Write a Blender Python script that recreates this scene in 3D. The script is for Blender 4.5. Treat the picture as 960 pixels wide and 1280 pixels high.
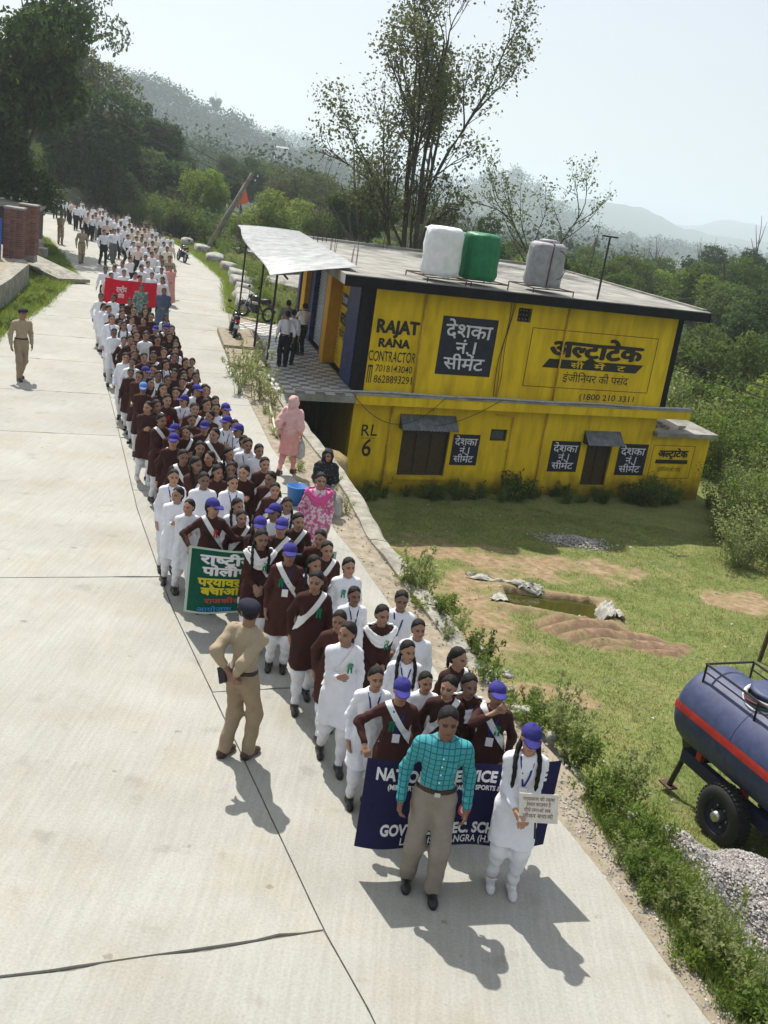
import bpy, bmesh, math, random
import numpy as np
from mathutils import Vector, Matrix
for _o in list(bpy.data.objects): bpy.data.objects.remove(_o)
S = bpy.context.scene
COL = S.collection
R = math.radians
rng = np.random.default_rng(7)
random.seed(7)

# ------------------------------------------------------------------ camera
F_PX, PITCH, ROLL, CAM_H = 1300.0, R(17.2), R(8.5), 5.7
_fw = np.array([0, math.cos(PITCH), -math.sin(PITCH)]); _rt = np.array([1., 0, 0]); _up = np.cross(_rt, _fw)
C_R = math.cos(ROLL) * _rt + math.sin(ROLL) * _up
C_U = math.cos(ROLL) * _up - math.sin(ROLL) * _rt
C_P = np.array([0, 0, CAM_H])
cam = bpy.data.cameras.new('camera'); cam_o = bpy.data.objects.new('camera', cam); COL.objects.link(cam_o)
cam.sensor_fit = 'HORIZONTAL'; cam.sensor_width = 36; cam.lens = F_PX / 960 * 36
cam.clip_start = 0.1; cam.clip_end = 30000
cam_o.matrix_world = Matrix(((C_R[0], C_U[0], -_fw[0], 0), (C_R[1], C_U[1], -_fw[1], 0), (C_R[2], C_U[2], -_fw[2], CAM_H), (0, 0, 0, 1)))
S.camera = cam_o
def gp(x, y, z=0.0):
    """survey helper: where the sight line of a photo point meets level z"""
    d = _fw + (x - 480) / F_PX * C_R - (y - 640) / F_PX * C_U
    t = (z - CAM_H) / d[2]
    return C_P + d * t
def gy(x, y, Y):
    d = _fw + (x - 480) / F_PX * C_R - (y - 640) / F_PX * C_U
    return C_P + d * (Y / d[1])
def px(P):
    d = np.asarray(P, float) - C_P; z = d @ _fw
    return 480 + F_PX * (d @ C_R) / z, 640 - F_PX * (d @ C_U) / z

# ------------------------------------------------------------------ sky, sun, exposure
SUN_EL = R(55); SUN_AZ = math.atan2(-0.49, 0.87)      # azimuth from +Y towards +X
w = bpy.data.worlds.new('World'); S.world = w; w.use_nodes = True
nt = w.node_tree; bg = nt.nodes['Background']
sky = nt.nodes.new('ShaderNodeTexSky'); sky.sky_type = 'NISHITA'; sky.sun_disc = False
sky.sun_elevation = SUN_EL; sky.sun_rotation = SUN_AZ; sky.air_density = 1.0; sky.dust_density = 1.8; sky.ozone_density = 1.0
veil = nt.nodes.new('ShaderNodeMix'); veil.data_type = 'RGBA'; veil.inputs['Factor'].default_value = .62; veil.inputs['B'].default_value = (7.2, 7.35, 7.5, 1)   # thin white overcast veil over the whole sky
nt.links.new(sky.outputs[0], veil.inputs['A']); nt.links.new(veil.outputs['Result'], bg.inputs[0]); bg.inputs[1].default_value = 0.078
sun = bpy.data.lights.new('sun', 'SUN'); sun.energy = 4.2; sun.angle = R(0.6); sun.color = (1, 0.955, 0.875)
sun_o = bpy.data.objects.new('sun', sun); COL.objects.link(sun_o)
SUN_D = Vector((math.sin(SUN_AZ) * math.cos(SUN_EL), math.cos(SUN_AZ) * math.cos(SUN_EL), math.sin(SUN_EL)))
sun_o.rotation_euler = SUN_D.to_track_quat('Z', 'Y').to_euler(); sun_o.location = (0, 0, 60)
S.view_settings.view_transform = 'Standard'; S.view_settings.look = 'None'
S.view_settings.exposure = 0.62; S.view_settings.gamma = 1.0
try:
    S.cycles.use_denoising = True
    S.cycles.max_bounces = 6; S.cycles.volume_bounces = 2; S.cycles.transparent_max_bounces = 12
except Exception: pass

# ------------------------------------------------------------------ materials
def mat(name, col, rough=0.8, noise=0.0, nscale=6.0, bump=0.0, bscale=40.0, var=0.0, metallic=0.0, col2=None, detail=5.0, spec=0.35, sss=0.0):
    m = bpy.data.materials.new(name); m.use_nodes = True
    t = m.node_tree; b = t.nodes['Principled BSDF']
    b.inputs['Roughness'].default_value = rough; b.inputs['Metallic'].default_value = metallic
    b.inputs['Specular IOR Level'].default_value = spec
    c = (*col, 1)
    src = None
    if noise > 0 or col2:
        tc = t.nodes.new('ShaderNodeTexCoord'); n = t.nodes.new('ShaderNodeTexNoise')
        n.inputs['Scale'].default_value = nscale; n.inputs['Detail'].default_value = detail; n.inputs['Roughness'].default_value = 0.62
        t.links.new(tc.outputs['Object'], n.inputs['Vector'])
        r = t.nodes.new('ShaderNodeValToRGB')
        c2 = (*col2, 1) if col2 else (*[max(0, x * (1 - noise)) for x in col], 1)
        c1 = c if col2 else (*[min(1, x * (1 + noise * .6)) for x in col], 1)
        r.color_ramp.elements[0].position = 0.34; r.color_ramp.elements[1].position = 0.66
        r.color_ramp.elements[0].color = c2; r.color_ramp.elements[1].color = c1
        t.links.new(n.outputs['Fac'], r.inputs['Fac']); src = r.outputs['Color']
    if var > 0:
        oi = t.nodes.new('ShaderNodeObjectInfo'); mr = t.nodes.new('ShaderNodeMapRange')
        mr.inputs['To Min'].default_value = 1 - var; mr.inputs['To Max'].default_value = 1 + var * .7
        t.links.new(oi.outputs['Random'], mr.inputs['Value'])
        mx = t.nodes.new('ShaderNodeMix'); mx.data_type = 'RGBA'; mx.blend_type = 'MULTIPLY'; mx.inputs['Factor'].default_value = 1
        if src: t.links.new(src, mx.inputs['A'])
        else: mx.inputs['A'].default_value = c
        t.links.new(mr.outputs['Result'], mx.inputs['B']); src = mx.outputs['Result']
    if src: t.links.new(src, b.inputs['Base Color'])
    else: b.inputs['Base Color'].default_value = c
    if bump > 0:
        tc = t.nodes.new('ShaderNodeTexCoord'); n = t.nodes.new('ShaderNodeTexNoise')
        n.inputs['Scale'].default_value = bscale; n.inputs['Detail'].default_value = 6
        t.links.new(tc.outputs['Object'], n.inputs['Vector'])
        bp = t.nodes.new('ShaderNodeBump'); bp.inputs['Strength'].default_value = bump; bp.inputs['Distance'].default_value = 0.02
        t.links.new(n.outputs['Fac'], bp.inputs['Height']); t.links.new(bp.outputs['Normal'], b.inputs['Normal'])
    return m

# ------------------------------------------------------------------ objects
def tag(o, label=None, cat=None, group=None, kind=None):
    if label: o['label'] = label
    if cat: o['category'] = cat
    if group: o['group'] = group
    if kind: o['kind'] = kind
    return o
def link(name, me, m=None, parent=None, loc=None, rot=None, scale=None):
    o = bpy.data.objects.new(name, me); COL.objects.link(o)
    if m is not None and me is not None:
        if len(me.materials) == 0: me.materials.append(m)
        elif me.materials[0] is not m:
            o.material_slots[0].link = 'OBJECT'; o.material_slots[0].material = m
    if parent is not None: o.parent = parent
    if loc is not None: o.location = loc
    if rot is not None: o.rotation_euler = rot
    if scale is not None: o.scale = scale
    return o
def thing(name, label, cat, loc=(0, 0, 0), rz=0, group=None):
    o = bpy.data.objects.new(name, None); COL.objects.link(o); o.empty_display_size = 0.1
    o.location = loc; o.rotation_euler = (0, 0, rz)
    return tag(o, label, cat, group)
def mesh_np(name, v, f, smooth=False, mats=None, midx=None):
    """v (n,3); f (m,3) or (m,4) int array"""
    v = np.asarray(v, np.float32); f = np.asarray(f, np.int32)
    me = bpy.data.meshes.new(name); n = f.shape[1]
    me.vertices.add(len(v)); me.vertices.foreach_set('co', v.ravel())
    me.loops.add(f.size); me.loops.foreach_set('vertex_index', f.ravel())
    me.polygons.add(len(f)); me.polygons.foreach_set('loop_start', np.arange(0, f.size, n, dtype=np.int32))
    try: me.polygons.foreach_set('loop_total', np.full(len(f), n, np.int32))
    except Exception: pass
    me.polygons.foreach_set('use_smooth', np.full(len(f), bool(smooth)))
    if mats:
        for m in mats: me.materials.append(m)
    if midx is not None: me.polygons.foreach_set('material_index', np.asarray(midx, np.int32))
    me.update(calc_edges=True)
    return me
class MB:
    """collects shapes into one mesh"""
    def __init__(s): s.v = []; s.f = []
    def add(s, vs, fs):
        n = len(s.v); s.v += [tuple(map(float, p)) for p in vs]; s.f += [tuple(i + n for i in q) for q in fs]; return s
    def box(s, a, b, M=None):
        x0, y0, z0 = a; x1, y1, z1 = b
        vs = [(x0, y0, z0), (x1, y0, z0), (x1, y1, z0), (x0, y1, z0), (x0, y0, z1), (x1, y0, z1), (x1, y1, z1), (x0, y1, z1)]
        if M is not None: vs = [M @ Vector(p) for p in vs]
        return s.add(vs, [(0, 3, 2, 1), (4, 5, 6, 7), (0, 1, 5, 4), (1, 2, 6, 5), (2, 3, 7, 6), (3, 0, 4, 7)])
    def tube(s, pts, r, n=8, caps=True):
        pts = [Vector(p) for p in pts]; rs = r if hasattr(r, '__len__') else [r] * len(pts)
        rings = []; ref = None
        for i, p in enumerate(pts):
            t = (pts[min(i + 1, len(pts) - 1)] - pts[max(i - 1, 0)])
            t = t.normalized() if t.length > 1e-9 else Vector((0, 0, 1))
            if ref is None: ref = Vector((0, 0, 1)) if abs(t.z) < .9 else Vector((1, 0, 0))
            u = t.cross(ref).normalized(); v_ = t.cross(u).normalized(); ref = -v_ if False else v_.cross(t) * 0 + ref
            rings.append([p + (u * math.cos(2 * math.pi * k / n) + v_ * math.sin(2 * math.pi * k / n)) * rs[i] for k in range(n)])
        vs = [q for rg in rings for q in rg]; fs = []
        for i in range(len(pts) - 1):
            for k in range(n):
                fs.append((i * n + k, i * n + (k + 1) % n, (i + 1) * n + (k + 1) % n, (i + 1) * n + k))
        if caps: fs += [tuple(range(n - 1, -1, -1)), tuple((len(pts) - 1) * n + k for k in range(n))]
        return s.add(vs, fs)
    def lathe(s, prof, n=24, M=None, closed=True):
        vs = []; fs = []
        for (r, z) in prof:
            for k in range(n):
                a = 2 * math.pi * k / n; vs.append(Vector((r * math.cos(a), r * math.sin(a), z)))
        for i in range(len(prof) - 1):
            for k in range(n): fs.append((i * n + k, i * n + (k + 1) % n, (i + 1) * n + (k + 1) % n, (i + 1) * n + k))
        if closed: fs += [tuple(range(n - 1, -1, -1)), tuple((len(prof) - 1) * n + k for k in range(n))]
        if M is not None: vs = [M @ p for p in vs]
        return s.add(vs, fs)
    def prism(s, poly, z0, z1):
        n = len(poly)
        return s.add([(p[0], p[1], z0) for p in poly] + [(p[0], p[1], z1) for p in poly],
                     [tuple(range(n - 1, -1, -1)), tuple(range(n, 2 * n))] + [(i, (i + 1) % n, n + (i + 1) % n, n + i) for i in range(n)])
    def mesh(s, name, smooth=False):
        me = bpy.data.meshes.new(name); me.from_pydata(s.v, [], s.f); me.update()
        if smooth: me.polygons.foreach_set('use_smooth', np.ones(len(me.polygons), bool))
        return me
    def obj(s, name, m, parent=None, smooth=False, loc=None, rot=None):
        return link(name, s.mesh(name, smooth), m, parent, loc, rot)
# value noise on numpy arrays
def vnoise(x, y, seed=0, octaves=4):
    x = np.asarray(x, float); y = np.asarray(y, float); out = 0; amp = 1; tot = 0
    for o in range(octaves):
        xi = np.floor(x).astype(np.int64); yi = np.floor(y).astype(np.int64); fx = x - xi; fy = y - yi
        fx = fx * fx * (3 - 2 * fx); fy = fy * fy * (3 - 2 * fy)
        def h(a, b):
            n = (a * 374761393 + b * 668265263 + int(seed * 7 + o) * 982451653) & 0xffffffff
            n = ((n ^ (n >> 13)) * 1274126177) & 0xffffffff
            return ((n ^ (n >> 16)) & 0xffff) / 65535.0
        v = (h(xi, yi) * (1 - fx) + h(xi + 1, yi) * fx) * (1 - fy) + (h(xi, yi + 1) * (1 - fx) + h(xi + 1, yi + 1) * fx) * fy
        out = out + v * amp; tot += amp; amp *= .5; x = x * 2.03 + 11.3; y = y * 2.03 + 5.7
    return out / tot
# ------------------------------------------------------------------ painted lettering (Devanagari set letter by letter, as a sign painter would)
_tc = {}
def glyph(ch, bold=0.0, ext=.0):
    bold = min(bold, .014); key = (ch, bold)
    if key in _tc: return _tc[key]
    c = bpy.data.curves.new('g', 'FONT'); c.body = ch; c.resolution_u = 3; c.offset = bold
    o = bpy.data.objects.new('g', c); COL.objects.link(o); bpy.context.view_layer.update()
    me = o.to_mesh(); n = len(me.vertices); v = np.empty(n * 3, np.float32); me.vertices.foreach_get('co', v); v = v.reshape(-1, 3)
    f = [tuple(p.vertices) for p in me.polygons]; o.to_mesh_clear()
    c.body = ch + 'H' if not ('\u0900' <= ch[0] <= '\u097f') else ch + 'प'
    bpy.context.view_layer.update(); me = o.to_mesh(); v2 = np.empty(len(me.vertices) * 3, np.float32); me.vertices.foreach_get('co', v2); v2 = v2.reshape(-1, 3)
    c.body = 'H' if not ('\u0900' <= ch[0] <= '\u097f') else 'प'
    o.to_mesh_clear(); bpy.context.view_layer.update(); me = o.to_mesh(); v3 = np.empty(len(me.vertices) * 3, np.float32); me.vertices.foreach_get('co', v3); v3 = v3.reshape(-1, 3); o.to_mesh_clear()
    adv = float(v2[:, 0].max() - v3[:, 0].max())
    bpy.data.objects.remove(o); bpy.data.curves.remove(c)
    _tc[key] = (v[:, :2].copy(), f, adv); return _tc[key]
WORDS = ['देशका', 'नं.1', 'सीमेंट', 'अलटाटेक', 'इंजीनियर', 'की', 'पसंद', 'सी', 'में', 'ट', 'RAJAT', 'RANA', 'CONTRACTOR', '7018143040', '8628893291', '(1800', '210', '3311', 'RL', '6',
         'पर्यावरण', 'रकषा', 'हमारा', 'करतवय', 'है', 'पौधे', 'लगाओ', 'सब', 'जीवन', 'बचाओ', 'NATIONAL', 'SERVICE', 'SCHEME', '(MINISTRY', 'OF', 'YOUTH', 'AFFAIRS', '&', 'SPORTS', 'THE', 'INDIA)', 'GOVT.', 'SEN.', 'SEC.', 'SCHOOL', 'LA', 'DIST.', 'KANGRA', '(H.P.)',
         'राषटीय', 'सेवा', 'पोलीथीन', 'हटाओ', 'राजकीय', 'वरिषठ', 'आयोजक']
for _w in WORDS:                                    # cut every letter once, while the scene is still empty
    for _c in _w:
        for _b in (0.0, .004, .005, .006, .008, .01, .012, .014): glyph(_c, _b)
# ------------------------------------------------------------------ the lie of the land
RRY = np.array([-14, 0, 6.57, 7.2, 8.2, 9.4, 11.6, 15.65, 17.85, 21.85, 28, 36.4, 45, 54.2, 62, 70, 80, 95, 120, 160])
RRX = np.array([5.6, 4.3, 3.06, 2.84, 2.52, 2.05, 1.1, -.27, -1.14, -2.6, -4.35, -6.2, -8.0, -9.9, -12.6, -15.6, -20.8, -30, -50, -86])
RLY = np.array([-14, 0, 10, 20, 30, 37.8, 46.7, 54, 66, 80, 95, 120, 160])
RLX = np.array([-5.5, -6.3, -7.6, -9.5, -11.83, -13.2, -15.1, -18.3, -23.75, -29.2, -37.5, -57, -94])
WY = np.array([-14, 0, 6, 8.6, 9.76, 10.33, 11.13, 12.18, 13.03, 15.13, 16.9, 19.13, 21.5, 24, 27.2, 28.0, 29.5, 40, 45, 54, 70, 160])
WX = np.array([6.15, 4.8, 3.55, 2.85, 2.58, 2.33, 1.95, 1.52, 1.12, .40, -.21, -.75, -1.45, -2.3, -3.25, -3.45, -3.8, -5.6, -7.2, -9.0, -14.4, -84])
def XR(y): return np.interp(y, RRY, RRX)
def XL(y): return np.interp(y, RLY, RLX)
def WW(y): return np.interp(y, WY, WX)
def sstep(t): t = np.clip(t, 0, 1); return t * t * (3 - 2 * t)
FY = [-14, 2, 6, 9, 12.2, 15, 20, 25, 30, 44, 60, 100]; FZ = [-.5, -.55, -.75, -1.2, -1.80, -2.1, -2.5, -2.78, -2.95, -3.3, -4, -7]
def field_z(x, y):
    b = np.interp(y, FY, FZ); s = x - WW(y)
    b = b - .018 * np.clip(x - 8, 0, 60) * np.clip((y - 14) / 14, 0, 1) + (vnoise(x * .35, y * .35, 3) - .5) * .22 + (vnoise(x * 1.4, y * 1.4, 5) - .5) * .07
    bank = np.where(y < 10.5, sstep(s / 1.6), .55 + .45 * sstep(s / 1.1))
    wall = sstep((y - 9.3) / 1.6)
    bank = sstep(s / 1.7) * (1 - wall) + (.62 + .38 * sstep(s / 1.2)) * wall
    return np.where(y < 28.3, b * bank + (1 - bank) * -.055, b)
PX, PY = np.meshgrid([0], [0])
POND = (4.05, 21.75, 1.0, .60, R(2))           # centre, half sizes, turn
def pond_d(x, y):
    cx, cy, a, b, t = POND; X = (x - cx) * math.cos(t) + (y - cy) * math.sin(t); Y = -(x - cx) * math.sin(t) + (y - cy) * math.cos(t)
    return np.maximum(np.abs(X) - a, np.abs(Y) - b) + (vnoise(x * 2.2, y * 2.2, 9) - .5) * .22
REDC = (5.0, 20.2)
def red_d(x, y): return np.hypot((x - REDC[0]) / 1.75, (y - REDC[1]) / .85) + (vnoise(x * 1.3, y * 1.3, 21) - .5) * 1.1
def field_full(x, y):
    z = field_z(x, y); d = pond_d(x, y)
    z = z - .62 * sstep((.12 - d) / .3) + .10 * np.exp(-((d - .22) / .22) ** 2)
    r = red_d(x, y); k = sstep((1.08 - r) / .3)
    rut = np.sin(np.hypot(x - 6.2, y - 17.6) * 15 + 2 * vnoise(x, y, 17))
    z = z + k * (.07 + .045 * rut + .12 * np.exp(-((x - 4.6) ** 2 + (y - 20.5) ** 2) / .18) + .08 * (vnoise(x * 3, y * 3, 31) - .5))
    return z
# ridges seen over the valley: silhouette points -> bearing and height at their distance
def ridge(R_, pts):
    az = []; zz = []
    for (x, y) in pts:
        d = _fw + (x - 480) / F_PX * C_R - (y - 640) / F_PX * C_U; h = math.hypot(d[0], d[1])
        az.append(math.atan2(d[0], d[1])); zz.append(CAM_H + d[2] / h * R_)
    return np.array(az), np.array(zz), R_
RID = [(ridge(860, [(-260, 40), (-60, 60), (60, 85), (140, 108), (200, 122), (250, 152), (300, 168), (330, 192), (380, 207), (430, 222), (480, 250), (540, 275), (620, 300), (800, 340), (1100, 390)]), 300),
       (ridge(1600, [(-300, 60), (100, 130), (280, 158), (345, 176), (380, 182), (420, 205), (480, 222), (560, 236), (600, 230), (645, 222), (680, 250), (720, 282), (760, 304), (830, 326), (960, 340), (1200, 380)]), 460),
       (ridge(3200, [(-300, 110), (300, 190), (600, 240), (680, 251), (735, 249), (800, 259), (850, 286), (880, 292), (960, 303), (1200, 345)]), 800),
       (ridge(4800, [(-300, 130), (300, 200), (700, 268), (850, 284), (900, 277), (960, 283), (1050, 296), (1300, 340)]), 900)]
def base_z(x, y):
    r = np.hypot(x, y); az = np.arctan2(x, y)
    right = sstep((az + .30) / .35)                       # the valley lies ahead and to the right
    v = -9.0 * sstep((r - 55) / 90) - 16 * sstep((r - 140) / 360)
    left = 2.0 * sstep((r - 70) / 60)
    return v * right + left * (1 - right)
def far_z(x, y):
    r = np.hypot(x, y); az = np.arctan2(x, y); z = base_z(x, y)
    for (ra, rz, R_), w in RID:
        top = np.interp(az, ra, rz) + (vnoise(az * 90 + 7, r * .004, 40) - .5) * R_ * .008
        t = (r - R_) / w
        bump = np.where(t < 0, sstep(1 + t), np.clip(1 - t * .18, .4, 1))
        z = np.maximum(z, z * (1 - bump) + top * bump)
    return z + (vnoise(x * .012, y * .012, 44) - .5) * 8 * sstep((r - 120) / 300)
def ground_z(x, y):
    r = np.hypot(x, y); s = x - WW(y)
    z0 = np.where(s > 0, field_z(x, np.minimum(y, 60)), -.10)
    sl = np.clip(XL(y) - 1.2 - x, 0, 40)
    z0 = np.where(s <= 0, z0 + .05 * np.minimum(sl, 3) + .10 * np.clip(sl - 3, 0, 30) * sstep((y - 38) / 20), z0)
    sr = np.clip(s - 2, 0, 30); z0 = np.where((s > 0) & (y >= 28.3), np.where(x > -8, z0, np.maximum(z0, -.3 - .2 * sr)), z0)
    k = sstep((r - 60) / 60); return z0 * (1 - k) + far_z(x, y) * k

M_ground = mat('meadow_ground', (.05, .065, .02), .95, col2=(.02, .036, .010), nscale=.25, detail=10, bump=.5, bscale=3)
az = np.concatenate([np.radians(np.arange(-180, -40, 4)), np.radians(np.arange(-40, 40, .4)), np.radians(np.arange(40, 180.1, 4))])
rr = np.concatenate([np.linspace(.5, 60, 120), np.geomspace(60.6, 6000, 160)])
A, RR = np.meshgrid(az, rr, indexing='ij'); GX, GY = RR * np.sin(A), RR * np.cos(A)
GZ = ground_z(GX, GY)
inside = (GX > WW(GY) - .35) & (GX < 29.5) & (GY > 2.6) & (GY < 45.5)
GZ = np.where(inside, GZ - .9, GZ) - np.where((GX < WW(GY)) & (GX > XL(GY)) & (GY < 160), .12, 0)
na, nr = A.shape; ii = np.arange(na * nr).reshape(na, nr)
gf = np.stack([ii[:-1, :-1], ii[:-1, 1:], ii[1:, 1:], ii[1:, :-1]], -1).reshape(-1, 4)
ground = link('ground', mesh_np('ground', np.stack([GX, GY, GZ], -1).reshape(-1, 3), gf, True), M_ground); tag(ground, kind='structure')

# ------------------------------------------------------------------ the field below the road: turf, trodden earth and red soil
def soil_mask(x, y):
    n = vnoise(x * .8, y * .8, 61); n2 = vnoise(x * 2.6, y * 2.6, 63)
    def blob(cx, cy, a, b, t=0):
        X = (x - cx) * math.cos(t) + (y - cy) * math.sin(t); Y = -(x - cx) * math.sin(t) + (y - cy) * math.cos(t)
        return sstep(1.35 - np.hypot(X / a, Y / b) + (n - .5) * 2.2 + (n2 - .5) * .9)
    m = blob(2.2, 21.6, 1.2, 3.6, R(-8)) * .9
    m = np.maximum(m, blob(2.4, 24.6, 2.6, .9)); m = np.maximum(m, blob(4.4, 25.6, 3.2, .7) * .8)
    m = np.maximum(m, blob(9.3, 24.2, 1.6, 1.1)); m = np.maximum(m, sstep((.75 - pond_d(x, y)) / .4) * .8)
    m = np.maximum(m, blob(3.4, 16.4, .7, .5) * .7); m = np.maximum(m, blob(2.6, 18.6, .6, 1.6) * .8)
    m = np.maximum(m, sstep((1.15 - red_d(x, y)) / .25))
    bank = (x - WW(y) < .5) & (y < 9.5)
    m = np.maximum(m, np.where(bank, .8 * sstep((.45 - (x - WW(y))) / .3), 0))
    return np.clip(m * (.75 + .5 * n2) + (n2 - .53) * 1.2 * (n > .42), 0, 1)
fx = np.concatenate([np.arange(-4.2, 11, .09), np.arange(11, 30, .4)]); fy = np.concatenate([np.arange(2.5, 29, .09), np.arange(29, 46, .4)])
X_, Y_ = np.meshgrid(fx, fy, indexing='ij'); Xs = np.maximum(X_, WW(Y_) - .08 + 0 * X_)
Z_ = field_full(Xs, Y_); nfx, nfy = X_.shape
ii = np.arange(nfx * nfy).reshape(nfx, nfy); ff = np.stack([ii[:-1, :-1], ii[1:, :-1], ii[1:, 1:], ii[:-1, 1:]], -1).reshape(-1, 4)
ok = (Xs[1:, 1:] - Xs[:-1, 1:]).reshape(-1) + (Xs[1:, :-1] - Xs[:-1, :-1]).reshape(-1) > .004
fme = mesh_np('field', np.stack([Xs, Y_, Z_], -1).reshape(-1, 3), ff[ok], True)
col = np.zeros((nfx * nfy, 4), np.float32); col[:, 0] = soil_mask(Xs, Y_).ravel(); col[:, 1] = sstep((1.12 - red_d(Xs, Y_)) / .2).ravel(); col[:, 3] = 1; col[:, 2] = (np.clip(-np.sin(np.hypot(Xs - 6.2, Y_ - 17.6) * 15 + 2 * vnoise(Xs, Y_, 17)) * .8, 0, 1) * col[:, 1].reshape(Xs.shape)).ravel()
fme.attributes.new('soil', 'FLOAT_COLOR', 'POINT').data.foreach_set('color', col.ravel())
def field_material():
    m = bpy.data.materials.new('field_turf'); m.use_nodes = True; t = m.node_tree; N = t.nodes; L = t.links; b = N['Principled BSDF']; b.inputs['Roughness'].default_value = .95; b.inputs['Specular IOR Level'].default_value = .15
    tc = N.new('ShaderNodeTexCoord')
    def noise(sc, d=8, rough=.65):
        n = N.new('ShaderNodeTexNoise'); n.inputs['Scale'].default_value = sc; n.inputs['Detail'].default_value = d; n.inputs['Roughness'].default_value = rough; L.new(tc.outputs['Object'], n.inputs['Vector']); return n
    def ramp(src, a, ca, b_, cb):
        r = N.new('ShaderNodeValToRGB'); r.color_ramp.elements[0].position = a; r.color_ramp.elements[1].position = b_; r.color_ramp.elements[0].color = (*ca, 1); r.color_ramp.elements[1].color = (*cb, 1); L.new(src, r.inputs['Fac']); return r
    def mixc(f, a, b_):
        x = N.new('ShaderNodeMix'); x.data_type = 'RGBA'; L.new(f, x.inputs['Factor']); L.new(a, x.inputs['A']); L.new(b_, x.inputs['B']); return x.outputs['Result']
    g = ramp(noise(1.1).outputs['Fac'], .35, (.075, .13, .022), .68, (.215, .225, .075))
    g2 = ramp(noise(14).outputs['Fac'], .4, (.06, .10, .02), .62, (.25, .24, .10))
    gm = N.new('ShaderNodeMix'); gm.data_type = 'RGBA'; gm.inputs['Factor'].default_value = .45; L.new(g.outputs[0], gm.inputs['A']); L.new(g2.outputs[0], gm.inputs['B'])
    d = ramp(noise(5).outputs['Fac'], .32, (.17, .11, .06), .68, (.36, .27, .17))
    rd = ramp(noise(7).outputs['Fac'], .35, (.17, .105, .065), .68, (.33, .225, .15))
    vc = N.new('ShaderNodeVertexColor'); vc.layer_name = 'soil'; sp = N.new('ShaderNodeSeparateColor'); L.new(vc.outputs['Color'], sp.inputs[0])
    fine = noise(24); ad = N.new('ShaderNodeMath'); ad.operation = 'MULTIPLY_ADD'; ad.inputs[1].default_value = .9; L.new(fine.outputs['Fac'], ad.inputs[0]); ad.inputs[2].default_value = -.45
    a2 = N.new('ShaderNodeMath'); a2.operation = 'ADD'; a2.use_clamp = True; L.new(ad.outputs[0], a2.inputs[0]); L.new(sp.outputs[0], a2.inputs[1])
    dm = mixc(sp.outputs[1], d.outputs[0], rd.outputs[0]); rut_dark = N.new('ShaderNodeRGB'); rut_dark.outputs[0].default_value = (.10, .062, .04, 1); dm = mixc(sp.outputs[2], dm, rut_dark.outputs[0]); res = mixc(a2.outputs[0], gm.outputs['Result'], dm)  # darker earth tone along the troughs of the ruts
    L.new(res, b.inputs['Base Color'])
    bp = N.new('ShaderNodeBump'); bp.inputs['Strength'].default_value = .6; bp.inputs['Distance'].default_value = .04; L.new(noise(30).outputs['Fac'], bp.inputs['Height']); L.new(bp.outputs['Normal'], b.inputs['Normal'])
    return m
field = link('field', fme, field_material()); tag(field, kind='structure')
# pond water
M_water = mat('pond_water', (.045, .045, .010), .07, spec=.5, bump=.04, bscale=3)
cx, cy, pa, pb, pt = POND; wz = float(field_z(np.array([cx]), np.array([cy]))[0]) - .10
mb = MB(); vs = []; nx_, ny_ = 24, 14
for j in range(ny_):
    for i in range(nx_):
        X = (i / (nx_ - 1) * 2 - 1) * (pa + .35); Y = (j / (ny_ - 1) * 2 - 1) * (pb + .35); vs.append((cx + X * math.cos(pt) - Y * math.sin(pt), cy + X * math.sin(pt) + Y * math.cos(pt), wz))
mb.add(vs, [(j * nx_ + i, j * nx_ + i + 1, (j + 1) * nx_ + i + 1, (j + 1) * nx_ + i) for j in range(ny_ - 1) for i in range(nx_ - 1)])
pw = mb.obj('pond_water', M_water); tag(pw, kind='structure')

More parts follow.
